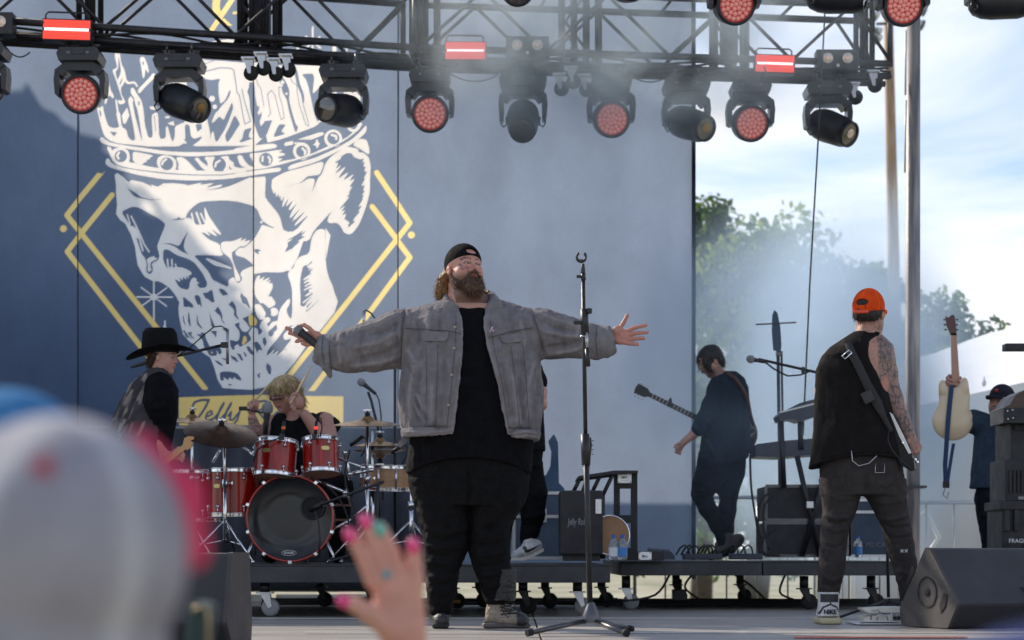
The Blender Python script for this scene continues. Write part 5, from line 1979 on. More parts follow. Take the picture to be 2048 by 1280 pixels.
r1 = black_stand('microphone_stand', 'black boom arm reaching a microphone into the bass drum port', [(752, 1122), (756, 968), (768, 963), (640, 1010)], KD - .25, None, base_z=RZ1)
b = MB()
b.cyl(P(622, 1018, KD - .12), P(648, 1008, KD - .22), .022, .018, n=14)
b.tube([P(x, y, KD - .2) for x, y in ((630, 1022), (637, 1045), (640, 1080), (637, 1116))], .006, 6)
b.build('kick_mic', M['black_plastic'], r1)
b = MB()
b.sphere(P(690, 992, KD - .25), .016, 10)
b.build('joint', M['dark_steel'], r1)
for (px, py, lab) in ((567, 862, 'small clip microphone with an orange band on the left rack tom'), (632, 862, 'small clip microphone with a red band on the right rack tom')):
 root = thing('drum_microphone', lab, 'microphone', P(px, py, KD - .13), 'clip microphones on the rack toms')
 b = MB()
 b.cyl(P(px - 2, py + 12, KD - .13), P(px + 1, py - 20, KD - .13), .011, .009, n=10)
 b.box(P(px - 3, py + 12, KD - .13), (.028, .03, .035), None, .004)
 b.build('body', M['black_plastic'], root)
 b = MB()
 b.cyl(P(px, py - 3, KD - .135), P(px, py - 9, KD - .135), .012, n=10)
 b.build('band', M['strobe_red'] if px > 600 else mat('band_orange', (.8, .2, .03), .4), root)
 b = MB()
 pts = ((px + 1, py - 20), (px + 4, py - 30), (px + 10, py - 25), (px + 12, py - 5), (px + 8, py + 12)) if px > 600 else ((px - 4, py + 12), (px - 30, py + 22), (px - 55, py + 40), (px - 60, py + 62))
 b.tube([P(x, y, KD - .14) for x, y in pts], .0045, 6)
 b.build('lead', M['cable'], root)
for (a, lab) in (((700, 885), 'black clip microphone reaching over the snare side of the kit'), ((782, 900), 'black microphone pointing down at the snare')):
 root = thing('drum_microphone', lab, 'microphone', P(*a, KD + .3))
 b = MB()
 b.cyl(P(a[0], a[1] + 6, KD + .3), P(a[0] + 26, a[1] - 12, KD + .3), .012, n=10)
 b.build('body', M['black_plastic'], root)
 b = MB()
 b.tube([P(a[0] + 26, a[1] - 12, KD + .3), P(a[0] + 33, a[1] - 5, KD + .3), P(a[0] + 30, a[1] + 15, KD + .3), P(a[0] + 22, a[1] + 28, KD + .3)], .005, 6)
 b.build('lead', M['cable'], root)
for k, pts in enumerate((((700, 900), (690, 960), (715, 1040), (700, 1110)), ((520, 920), (525, 980), (515, 1040), (510, 1110)), ((640, 960), (680, 1000), (700, 1060), (690, 1115)), ((835, 1000), (842, 1040), (850, 1080), (838, 1118)))):
 cable(['black lead hanging right of the right rack tom', 'black lead running down between floor tom and bass drum', 'black lead behind the bass drum microphone', 'black lead beside the singer leg by the chrome pole'][k], [P(x, y, KD + .02) for x, y in pts], .006)
MSD = 8.45
foot = P(1182, 1262, MSD)
root = thing('microphone_stand', 'tall black straight microphone stand with an empty clip in front of the singer', 'microphone stand', (foot.x, MSD, 0))
b = MB()
b.cyl(P(1180, 1215, MSD), P(1171, 870, MSD), .0125, n=14)
b.cyl(P(1172, 930, MSD), P(1170, 868, MSD), .019, n=14)
b.cyl(P(1171, 870, MSD), P(1166, 545, MSD), .0088, n=12)
b.build('pole', M['black_metal'], root)
b = MB()
b.cyl(P(1170, 668, MSD), P(1168.5, 618, MSD), .017, n=14)
b.box(P(1179, 622, MSD - .005), (.022, .03, .022), None, .006)
b.box(P(1155, 645, MSD - .005), (.035, .02, .016), None, .006)
b.cyl(P(1158, 645, MSD), P(1166, 645, MSD), .009, n=8)
b.build('clutch', M['black_plastic'], root)
b = MB()
b.cyl(P(1176, 733, MSD - .01), P(1174.5, 698, MSD - .01), .0105, n=12)
b.build('counterweight', M['black_plastic'], root)
b = MB()
b.cyl(P(1174.5, 698, MSD - .01), P(1172.5, 665, MSD - .01), .007, n=10)
b.cyl(P(1166.5, 674, MSD), P(1166.5, 671.5, MSD), .014, n=12)
b.build('boom_rod', M['steel'], root)
b = MB()
b.cyl(P(1167, 560, MSD), P(1166.5, 548, MSD), .010, n=12)
b.box(P(1158, 553, MSD), (.022, .018, .012), None, .004)
b.lathe([(.011, 0), (.010, .012), (.007, .035), (.004, .04)], P(1166, 546, MSD), (0, 0, 1), 14)
b.build('swivel', M['black_plastic'], root)
b = MB()
cc = P(1163, 513, MSD)
pts = [cc + Vector((math.cos(R(a)) * .0195, 0, math.sin(R(a)) * .0195)) for a in range(-235, 56, 15)]
b.tube([p for p in pts], [.0045] * len(pts), 8)
b.box(cc - Vector((0, 0, .0195)), (.012, .04, .012), None, .003)
b.tube([p + Vector((0, .03, 0)) for p in pts], [.0045] * len(pts), 8)
b.build('mic_clip', M['black_plastic'], root)
b = MB()
b.lathe([(.040, 0), (.041, .012), (.038, .03), (.026, .055), (.016, .078), (.013, .085)], (foot.x, MSD, .055), (0, 0, 1), 24)
b.build('base_hub', M['dark_steel'], root)
for px, py, D_ in ((1056, 1274, 8.28), (1253, 1274, 8.25), (1262, 1267, 8.72)):
 b = MB()
 t_ = P(px, py, D_)
 t_.z = .016
 a_ = Vector((foot.x, MSD, .065))
 a_ += (t_ - a_).normalized() * .03
 b.cyl(a_, t_, .0115, n=10)
 b.build('leg', M['dark_steel'], root)
 b = MB()
 b.cyl(a_.lerp(t_, .93), t_ + (t_ - a_).normalized() * .006, .0155, n=10)
 b.build('foot', M['rubber'], root)
# ---------------------------------------------------------------- cases, speakers and racks
M['case_black'] = mat('case_black', (0.020, 0.020, 0.023), 0.6, var=.3, vscale=10, bump=.3, bscale=120)
M['case_blue'] = mat('case_blue', (0.06, 0.09, 0.14), 0.6, var=.2, vscale=6)
M['alu'] = mat('aluminium', (0.62, 0.62, 0.64), 0.35, 0.9, var=.1)
def latch(root, p, w_=.075, h_=.075):
 b = MB()
 b.box(p, (w_, .006, h_), None, .002)
 b.box(p + Vector((0, -.005, 0)), (w_ * .5, .006, h_ * .5), None, .002)
 b.cyl(p + Vector((-w_ * .2, -.012, 0)), p + Vector((w_ * .2, -.012, 0)), .006, n=8)
 for sx in (-1, 1):
  for sz in (-1, 1):
   b.sphere(p + Vector((sx * w_ * .4, -.004, sz * h_ * .4)), .005, 6)
 b.build('latch', M['alu'], root)
DD = 12.15
root = thing('desk_case', 'black skeleton desk case with slanted top and silver latches on the drum riser', 'flight case', P(1250, 1120, DD))
b = MB()
mp_ = DD / FPX
for x0, y0, x1, y1 in ((1228, 942, 1240, 1118), (1262, 942, 1275, 1118), (1240, 942, 1262, 977), (1240, 1030, 1262, 1046), (1240, 1096, 1262, 1118)):
 b.box2(P(x0, y1, DD), P(x1, y0, DD) + Vector((0, .04, 0)))
b.build('front_frame', M['case_black'], root)
b = MB()
b.prism([P(1155, 958, DD - .1), P(1157, 952, DD - .1), P(1228, 941, DD - .1), P(1276, 941, DD - .1), P(1276, 946, DD - .1), P(1228, 948, DD - .1)], (0, .5, 0))
b.build('top', M['case_black'], root)
b = MB()
for a, c_ in (((1160, 957), (1146, 985)), ((1226, 948), (1205, 992)), ((1200, 952), (1184, 985)), ((1175, 955), (1165, 985))):
 b.cyl(P(*a, DD - .08), P(*c_, DD - .08), .012, n=4)
 b.cyl(P(*a, DD + .38), P(*c_, DD + .38), .012, n=4)
b.cyl(P(1205, 992, DD - .08), P(1205, 1118, DD - .08), .015, n=4)
b.build('braces', M['case_black'], root)
latch(root, P(1249, 955, DD - .006), .085, .07)
root = thing('base_case', 'long low black case base with a silver latch on the riser edge', 'flight case', P(1270, 1120, DD))
b = MB()
b.box2(P(1226, 1121, DD - .05), P(1320, 1103, DD + .3), .004)
b.build('body', M['case_black'], root)
latch(root, P(1290, 1112, DD - .056), .08, .05)
root = thing('speaker', 'black speaker cabinet with faint gothic lettering left of the desk case', 'speaker', P(1160, 1120, 11.6))
b = MB()
b.box2(P(1120, 1110, 11.55), P(1200, 985, 11.95), .012)
b.build('cabinet', M['case_black'], root)
b = MB()
b.box2(P(1128, 1122, 11.6), P(1196, 1110, 11.9))
b.build('foot', M['black_plastic'], root)
text_obj('lettering', 'Jelly Roll', .055, P(1154, 1044, 11.545), (R(90), 0, 0), M['print_grey'], root, ext=.0005, sx=.55, bold=.0008, shear=.1)
b = MB()
pl = P(1197, 1013, 11.545)
b.box(pl, (.035, .008, .085), None, .002)
b.box(pl + Vector((0, -.006, 0)), (.018, .006, .05), None, .002)
b.build('latch', M['alu'], root)
drum('bass_drum', 'round tan shell standing behind the black speaker', P(1215, 1072, 12.05), .115, .2, (.1, -1, .05), shell='case_black', bottom='drum_skin', group=None)
o = [x for x in bpy.data.objects if x.name.startswith('batter_head')][-1]
o.data.materials[0] = mat('shell_tan', (.34, .17, .08), .5, var=.3, vscale=5)
def flight_case(label, x0, y0, x1, y1, D, dep=.5, m='case_blue', lat=(), split=None, group=None, txt=None):
 p = P((x0 + x1) / 2, y1, D)
 root = thing('flight_case', label, 'flight case', tuple(p), group)
 b = MB()
 b.box2(P(x0, y1, D), P(x1, y0, D) + Vector((0, dep, 0)), .006)
 b.build('body', M[m], root)
 a, c_ = P(x0, y1, D - .004), P(x1, y0, D - .004)
 zs = [a.z, c_.z] + ([P(0, split, D).z] if split else [])
 for z in zs:
  b = MB()
  b.box2((a.x - .004, D - .008, z - .010), (c_.x + .004, D - .0005, z + .010))
  b.build('edging', M['alu'], root)
 for x in (a.x, c_.x):
  b = MB()
  b.box2((x - .010, D - .006, a.z + .011), (x + .010, D - .0008, c_.z - .011))
  b.build('edging', M['alu'], root)
 for (lx, ly) in lat:
  latch(root, P(lx, ly, D - .010), .08, .09)
 return root
flight_case('large blue grey flight case with pale edging behind the singer', 1028, 986, 1204, 1116, 13.0, .3, lat=((1081, 1031),), split=1033)
root = thing('flight_case', 'blue solid shape standing in for a shadow silhouette on the backdrop', 'flight case', P(1080, 985, 13.1))
b = MB()
b.prism([P(x, y, 13.05) for x, y in ((1050, 984), (1056, 966), (1066, 958), (1092, 950), (1102, 930), (1104, 900), (1098, 880), (1108, 868), (1116, 885), (1118, 966), (1128, 976), (1130, 984))], (0, .25, 0))
b.build('shadow_shape', mat('shadow_blue', (.05, .09, .16), .8, var=.2), root)  # solid cut-out whose shape and colour stand in for a cast silhouette
flight_case('black amplifier rack, upper of the stacked pair', 1532, 972, 1650, 1040, 13.3, .5, 'case_black', group='amplifier racks stacked on the right riser')
flight_case('black amplifier rack, lower of the stacked pair', 1530, 1046, 1652, 1112, 13.3, .5, 'case_black', group='amplifier racks stacked on the right riser')
for ro in [o_ for o_ in bpy.data.objects if o_.get('group') == 'amplifier racks stacked on the right riser']:
 for ch in ro.children:
  if ch.name.startswith('edging'):
   ch.data.materials[0] = M['dark_steel']
for k, (x0, y0, x1, y1) in enumerate(((1540, 980, 1590, 984), (1540, 988, 1590, 991), (1540, 1052, 1592, 1057), (1540, 1064, 1592, 1067))):
 pass
r_ = flight_case('large blue hard case behind the bassist legs', 1700, 1000, 1800, 1112, 14.0, .4, 'case_blue', split=1024)
text_obj('lettering', 'PELICAN', .045, P(1756, 1090, 13.985), (R(90), 0, 0), M['print_grey'], r_, ext=.0005)
root = thing('flight_case', 'black case with FRAGILE lettering at the right edge, lowest of its stack', 'flight case', P(2039, 1098, 12.0), 'black cases stacked at the right edge')
b = MB()
b.box2(P(2005, 1100, 12), P(2084, 1010, 12.4), .012)
for px in (2010, 2029):
 b.box2(P(px, 1062, 11.97), P(px + 7, 1020, 12.0), .004)
b.box2(P(2001, 1020, 11.98), P(2084, 1006, 12.4), .008)
b.build('body', M['case_black'], root)
text_obj('lettering', 'FRAGILE', .035, P(2039, 1082, 11.994), (R(90), 0, 0), M['print_white'], root, ext=.0005)
for px in (2013, 2055):
 b = MB()
 b.cyl(P(px, 1092, 11.97), P(px, 1092, 12.0), .02, n=14)
 b.build('wheel', M['rubber'], root)
root = thing('flight_case', 'black case with vertical ribs at the right edge, middle of its stack', 'flight case', P(2039, 1002, 12.0), 'black cases stacked at the right edge')
b = MB()
b.box2(P(2011, 1003, 12), P(2084, 925, 12.4), .008)
for i in range(5):
 b.box2(P(2019 + i * 8, 985, 11.985), P(2022 + i * 8, 940, 12.0), .002)
b.build('body', M['case_black'], root)
b = MB()
b.box2(P(2037, 999, 11.99), P(2047, 993, 12.0))
b.build('badge', M['print_grey'], root)
root = thing('flight_case', 'tall plain black case at the right edge, topmost of its stack', 'flight case', P(2039, 924, 12.0), 'black cases stacked at the right edge')
b = MB()
b.box2(P(2022, 924, 12), P(2084, 848, 12.4), .006)
b.box2(P(2029, 860, 11.98), P(2054, 850, 12.0), .003)
b.build('body', M['case_black'], root)
root = thing('guitar_case', 'rounded brown guitar case lid lying on the stack at the right edge', 'guitar case', P(2039, 845, 11.9))
b = MB()
pts = [(2009, 845), (2008, 815), (2019, 810), (2031, 790), (2049, 780), (2080, 776), (2080, 845)]
b.prism([P(x, y, 11.9) for x, y in pts], (0, .35, 0))
b.build('shell', mat('case_brown', (.07, .035, .025), .45, var=.2), root)
b = MB()
b.box2(P(2008, 846, 11.88), P(2084, 816, 11.9), .002)
b.build('rim', M['case_black'], root)
for px, py in ((2015, 822), (2025, 820), (2016, 838), (2026, 836)):
 b = MB()
 b.sphere(P(px, py, 11.88), .006, 8)
 b.build('rivet', M['chrome'], root)
b = MB()
b.box2(P(2012, 700, 12), P(2089, 690, 12.1), .004)
b.cyl(P(2065, 696, 12.05), P(2065, 860, 12.05), .014, n=8)
tagit(b.build('clothes_rail', M['case_black']), 'black flat bar sticking in from the right edge above the tech', 'bar')
M['water'] = mat('bottle_plastic', (0.75, 0.82, 0.88), 0.1, trans=.75, spec=.6)
M['cap_blue'] = mat('cap_blue', (0.02, 0.10, 0.42), 0.35)
M['label_blue'] = mat('label_blue', (0.05, 0.22, 0.55), 0.4)
M['label_white'] = mat('label_white', (0.7, 0.72, 0.78), 0.4)
def bottle(label, px, py, D, lm, h=.145, r=.028):
 p = P(px, py, D)
 root = thing('water_bottle', label, 'bottle', tuple(p), 'water bottles with blue caps')
 b = MB()
 b.lathe([(.001, 0), (r * .9, .001), (r, .008), (r, h * .62), (r * .85, h * .72), (r * .4, h * .84), (r * .38, h * .9)], p, (0, 0, 1), 20)
 b.build('body', M['water'], root)
 b = MB()
 b.lathe([(r * 1.02, h * .14), (r * 1.02, h * .5)], p, (0, 0, 1), 20)
 b.build('label', M[lm], root)
 b = MB()
 b.lathe([(r * .46, h * .86), (r * .46, h * .99), (.001, h)], p, (0, 0, 1), 16)
 b.build('cap', M['cap_blue'], root)
bottle('clear water bottle with a blue cap and pale label, left of the pair', 1227, 1120, 11.4, 'label_white')
bottle('clear water bottle with a blue cap and blue label, right of the pair', 1245, 1120, 11.4, 'label_blue')
bottle('clear water bottle with a blue cap seen between the bassist legs', 1716, 1115, 13.6, 'label_blue', h=.15)
M['key_body'] = mat('keyboard_body', (0.035, 0.045, 0.07), 0.4, var=.15)
def keyboard(label, pts, D, dep, keys=None):
 p = P(*pts[0], D)
 root = thing('keyboard', label, 'keyboard', tuple(p), 'keyboards on the stand')
 b = MB()
 b.prism([P(x, y, D) for x, y in pts], (0, dep, 0))
 b.build('body', M['key_body'], root)
 if keys:
  b = MB()
  (xa, ya), (xb, yb) = keys
  n = 26
  for i in range(n):
   t0, t1 = i / n, (i + .82) / n
   a, c_ = P(xa + (xb - xa) * t0, ya + (yb - ya) * t0, D - .004), P(xa + (xb - xa) * t1, ya + (yb - ya) * t1, D - .004)
   b.prism([a, c_, c_ + Vector((0, .0, .012)), a + Vector((0, 0, .012))], (0, .1, 0))
  b.build('keys', M['white_plastic'], root)
 return root
keyboard('upper keyboard, tilted steeply toward the player', [(1556, 832), (1560, 826), (1600, 806), (1668, 788), (1672, 820), (1640, 830), (1600, 843), (1585, 838), (1560, 842)], 13.35, .25, ((1562, 826), (1665, 800)))
keyboard('lower wide keyboard, level on its crossed stand', [(1511, 893), (1514, 888), (1560, 882), (1690, 872), (1692, 895), (1650, 908), (1560, 915), (1513, 913)], 13.25, .35)
root = thing('keyboard_stand', 'black crossed stand under the keyboards', 'stand', P(1600, 1112, 13.4))
for a, c_ in (((1594, 912), (1640, 1112)), ((1660, 912), (1604, 1112)), ((1562, 842), (1568, 975)), ((1600, 843), (1602, 900))):
 b = MB()
 b.cyl(P(*a, 13.25), P(*c_, 13.25), .018, n=8)
 b.build('strut', M['black_metal'], root)
b = MB()
b.box(P(1620, 1010, 13.22), (.05, .02, .05), None, .006)
b.build('joint', M['steel'], root)
root = thing('antenna', 'dark leaf shaped paddle antenna with a crossbar on a double pole', 'antenna', P(1565, 1112, 14.0))
b = MB()
b.prism([P(x, y, 14.0) for x, y in ((1547, 700), (1544, 660), (1545, 630), (1549, 620), (1555, 626), (1561, 655), (1563, 690), (1561, 704))], (0, .02, 0))
b.build('paddle', mat('paddle_blue', (.03, .06, .11), .5), root)
b = MB()
b.cyl(P(1512, 649, 14), P(1592, 645, 14), .006, n=6)
b.build('crossbar', M['dark_steel'], root)
b = MB()
b.cyl(P(1556, 702, 14), P(1562, 1112, 14), .012, n=8)
b.cyl(P(1563, 702, 14), P(1570, 1112, 14), .008, n=8)
b.box(P(1558, 708, 14), (.045, .03, .03), None, .005)
b.build('pole', M['dark_steel'], root)
r1 = black_stand('microphone_stand', 'boom stand with a vocal microphone reaching left over the keyboards', [(1700, 1112), (1700, 760), (1516, 718)], 12.9, (1500, 718), (1530, 724), base_z=RZ2, legs=False)
b = MB()
b.tube([P(x, y, 12.88) for x, y in ((1530, 724), (1548, 738), (1575, 752), (1600, 750), (1625, 741))], .006, 6)
b.build('lead', M['cable'], r1)
b = MB()
b.box(P(1606, 740, 12.88), (.02, .03, .04), None, .004)
b.build('clip', M['black_plastic'], r1)
for k, pts in enumerate((((1545, 985), (1522, 1000), (1516, 1050), (1526, 1085)), ((1550, 990), (1530, 1010), (1528, 1060), (1540, 1100)), ((1555, 1055), (1530, 1070), (1518, 1095), (1540, 1112)), ((1500, 910), (1503, 980), (1515, 1060), (1520, 1112)), ((1545, 1062), (1525, 1080), (1522, 1105), (1560, 1112)))):
 cable(['thick black lead curving out of the upper amp rack', 'black lead just inside the curve beside the upper amp rack', 'black lead curving out of the lower amp rack', 'long guitar lead hanging from the walking guitarist', 'black lead tangled at the foot of the lower amp rack'][k], [P(x, y, 13.15) for x, y in pts], .008)
root = thing('mixer', 'small dark mixer with knobs on the riser left of the guitarist', 'mixer', P(1322, 1119, 12.8))
b = MB()
b.prism([P(x, y, 12.7) for x, y in ((1292, 1119), (1292, 1104), (1300, 1100), (1342, 1103), (1350, 1112), (1350, 1119))], (0, .25, 0))
b.build('body', M['key_body'], root)
b = MB()
for i in range(9):
 b.cyl(P(1297 + i * 5, 1101 + .3 * i, 12.72), P(1297 + i * 5, 1096 + .3 * i, 12.72), .006, n=6)
b.build('knobs', M['dark_steel'], root)
for (x0, x1, lab) in ((1368, 1408, 'dark effects pedal with plugged cables behind the guitarist rear foot'), (1462, 1520, 'wide dark effects pedal right of the guitarist boots'), (1412, 1440, 'small effects pedal at the toe of the guitarist boot')):
 root = thing('effects_pedal', lab, 'pedal', P((x0 + x1) / 2, 1119, 12.9), 'effects pedals on the right riser')
 b = MB()
 b.box2(P(x0, 1119, 12.8), P(x1, 1107, 12.95), .006)
 b.build('body', M['key_body'], root)
 b = MB()
 for i in range(3):
  x = x0 + (x1 - x0) * (i + 1) / 4
  b.tube([P(x, 1107, 12.8), P(x - 2, 1096, 12.8), P(x - 9, 1090, 12.85), P(x - 18, 1096, 12.9), P(x - 26, 1110, 12.9)], .006, 5)
 b.build('patch_leads', M['cable'], root)
root = thing('pedal_board', 'cream foot pedals on a white board left of the right monitor', 'pedal board', (tx(1765, 9.75), 9.75, 0))
b = MB()
b.box2(P(1713, 1249, 9.6) * 1, P(1806, 1243, 9.9), .003)
b.build('board', M['white_plastic'], root)
M['cream'] = mat('pedal_cream', (0.78, 0.74, 0.64), 0.4, var=.08)
b = MB()
b.prism([P(x, y, 9.65) for x, y in ((1730, 1243), (1730, 1237), (1740, 1232), (1780, 1228), (1806, 1228), (1806, 1243))], (0, .18, 0))
b.prism([P(x, y, 9.63) for x, y in ((1728, 1217), (1780, 1214), (1806, 1214), (1806, 1224), (1738, 1226), (1728, 1220))], (0, .18, 0))
b.build('treadle', M['cream'], root)
b = MB()
b.box2(P(1783, 1240, 9.62), P(1806, 1226, 9.66))
b.build('control_face', M['white_plastic'], root)
for px in (1789, 1797):
 b = MB()
 b.lathe([(.010, 0), (.008, .01), (.001, .011)], P(px, 1236, 9.618), (0, -1, 0), 12)
 b.build('knob', M['black_plastic'], root)
text_obj('lettering', 'BOSS', .022, P(1795, 1229.5, 9.617), (R(90), 0, 0), M['print_grey'], root, ext=.0004, bold=.0006)
b = MB()
b.tube([P(1742, 1240, 9.6), P(1742, 1224, 9.6), P(1744, 1221, 9.6), P(1758, 1220, 9.6), P(1760, 1226, 9.6)], .004, 6)
b.tube([P(1754, 1240, 9.6), P(1755, 1231, 9.6), P(1760, 1229, 9.6), P(1774, 1232, 9.6), P(1776, 1241, 9.6)], .004, 6)
b.build('patch_leads', M['steel'], root)
b = MB()
b.cyl(P(1720, 1251, 9.62), P(1728, 1251, 9.62), .012, n=8)
b.build('feet', M['rubber'], root)
r1 = black_stand('microphone_stand', 'black tripod microphone stand standing right behind the bassist legs', [(1777, 1195), (1773, 1020), (1770, 900)], 10.6, None, base_z=0.0)
# ---------------------------------------------------------------- floor monitors
M['monitor'] = mat('monitor_paint', (0.034, 0.032, 0.038), 0.55, var=.12, vscale=5, bump=.6, bscale=220)
M['monitor_side'] = mat('monitor_side', (0.062, 0.055, 0.056), 0.6, var=.12, vscale=5, bump=.5, bscale=220)
def wedge(label, loc, yaw, prof, L, ports=True, left=True):
 """prof in (h, z); long axis = local x; h = 0 is the far side, growing toward the camera"""
 root = thing('monitor_speaker', label, 'speaker', loc, 'black wedge monitors at the stage front')
 rz = Matrix.Rotation(yaw, 3, 'Z')
 o_ = Vector(loc)
 def W(x, h, z):
  return o_ + rz @ Vector((x, -h, z))
 n = len(prof)
 b = MB()
 pr = []
 for i in range(n):
  a, c_, d_ = Vector(prof[i - 1]), Vector(prof[i]), Vector(prof[(i + 1) % n])
  e1, e2 = (a - c_), (d_ - c_)
  q = min(.014, e1.length * .3, e2.length * .3)
  for t in (0, .5, 1):
   p0, p1 = c_ + e1.normalized() * q, c_ + e2.normalized() * q
   pr.append(p0 * (1 - t) ** 2 + c_ * 2 * t * (1 - t) + p1 * t * t)
 b.prism([W(.018, h, z) for h, z in pr], W(L - .018, 0, 0) - W(.018, 0, 0))
 b.build('cabinet', M['monitor'], root)
 for x0, x1 in ((0, .0175), (L - .0175, L)):
  b = MB()
  cx = sum(p_[0] for p_ in pr) / len(pr)
  cz = sum(p_[1] for p_ in pr) / len(pr)
  b.prism([W(x0, h + (h - cx) * .012, max(z + (z - cz) * .012, .002)) for h, z in pr], W(x1, 0, 0) - W(x0, 0, 0))
  b.build('side_panel', M['monitor_side'], root)
 if ports:
  b = MB()
  c_ = W(-.001, .22, .165)
  ax_ = rz @ Vector((-1, 0, 0))
  b.lathe([(.072, 0), (.066, -.004), (.060, -.012), (.020, -.014), (.001, -.014)], c_ + ax_ * .003, ax_, 40)
  b.build('port_cover', M['monitor'], root)
  b = MB()
  x_, y_, d_ = frame_from(ax_)
  for i in range(36):
   a = 2 * math.pi * i / 36
   e = x_ * math.cos(a) + y_ * math.sin(a)
   t_ = x_ * -math.sin(a) + y_ * math.cos(a)
   q = c_ + ax_ * .0045 + e * .067
   b.add([q - t_ * .0035 - e * .004, q + t_ * .0035 - e * .004, q + t_ * .0035 + e * .004, q - t_ * .0035 + e * .004], [(0, 1, 2, 3)])
  b.build('port_teeth', M['rubber'], root)
  b = MB()
  b.lathe([(.020, 0), (.016, .002), (.001, .002)], c_ + ax_ * .002, ax_, 24)
  b.build('pole_socket', M['rubber'], root)
  b = MB()
  b.prism([W(-.004, h, z) for h, z in ((.055, .20), (.075, .195), (.125, .265), (.115, .285), (.10, .285))], W(.0, 0, 0) - W(-.002, 0, 0))
  b.build('handle_slot', M['rubber'], root)
  b = MB()
  b.prism([W(-.004, h, z) for h, z in ((.325, .07), (.36, .10), (.375, .155), (.35, .165), (.318, .11))], W(.0, 0, 0) - W(-.002, 0, 0))
  b.build('recess', M['rubber'], root)
 return root, W
PR = [(0, .085), (0.015, 0.0), (.37, 0.0), (.445, .115), (.235, .365), (.205, .372)]
ya = R(-20)
wr, W = wedge('big black wedge monitor at the bottom right with a round side port', (tx(1812, 9.3), 9.45, .003), R(24), PR, .82)
u = (Vector((.445, 0, .115)) - Vector((.235, 0, .365)))
def on_slope(x, t, off=.002):
 h = .235 + (.445 - .235) * t
 z = .365 + (.115 - .365) * t
 nrm = Vector((.25, .21)).normalized()
 return W(x, h + nrm.x * off, z + nrm.y * off)
b = MB()
b.prism([on_slope(.40, .72), on_slope(.66, .72), on_slope(.66, 1.0), on_slope(.44, 1.0)], (on_slope(.4, .8, .004) - on_slope(.4, .8, .002)))
b.build('connector_plate', M['rubber'], wr)
for x, t, w_ in ((.47, .80, .03), (.52, .78, .02), (.56, .84, .04), (.50, .92, .03), (.60, .9, .02)):
 b = MB()
 q = on_slope(x, t, .0045)
 e = (on_slope(1, t) - on_slope(0, t)).normalized()
 f = (on_slope(0, 1) - on_slope(0, 0)).normalized()
 b.add([q, q + e * w_, q + e * w_ + f * .004, q + f * .004], [(0, 1, 2, 3)])
 b.build('print_line', M['print_grey'], wr)
b = MB()
q = on_slope(.455, .86, .01)
b.cyl(q, q + Vector((.05, -.05, -.04)), .014, n=12)
b.build('blue_connector', M['label_blue'], wr)
b = MB()
b.lathe([(.02, 0), (.018, .004), (.001, .004)], on_slope(.44, .80, .004), (Vector((0, -.75, .62))), 16)
b.build('silver_socket', M['alu'], wr)
PL = [(0, .09), (0.02, 0.0), (.33, 0.0), (.42, .09), (.33, .345), (.05, .345)]
wedge('black wedge monitor at the bottom left behind the blurred cap', (tx(512, 7.75) - .72, 7.72, .003), R(-5), PL, .72, ports=False)
# ---------------------------------------------------------------- people: shared parts
M['skin'] = mat('skin', (0.5, 0.3, 0.23), 0.5, vcol=True, sss=0.12, var=.07, vscale=35, bump=.15, bscale=180)
M['cloth'] = mat('cloth', (0.1, 0.1, 0.1), 0.9, vcol=True, var=.12, vscale=25, bump=.5, bscale=260, spec=.12)
M['denim'] = mat('denim', (0.1, 0.1, 0.1), 0.85, vcol=True, var=.16, vscale=16, bump=.8, bscale=320, spec=.2, detail=9)
M['leather'] = mat('leather', (0.1, 0.1, 0.1), 0.45, vcol=True, var=.2, vscale=30, bump=.4, bscale=90)
M['hair'] = mat('hair', (0.1, 0.1, 0.1), 0.5, vcol=True, var=.35, vscale=60, stretch=(3, 3, .6), bump=.6, bscale=90)
M['felt'] = mat('felt', (0.006, 0.006, 0.007), 0.85, spec=.15)
SK = np.array((0.50, 0.265, 0.20))
SKR = np.array((0.52, 0.19, 0.15))
def col_mix(a, b, t):
 t = np.clip(t, 0, 1)[:, None]
 return a * (1 - t) + np.asarray(b) * t
def sstep(x, a, b):
 t = np.clip((x - a) / (b - a), 0, 1)
 return t * t * (3 - 2 * t)
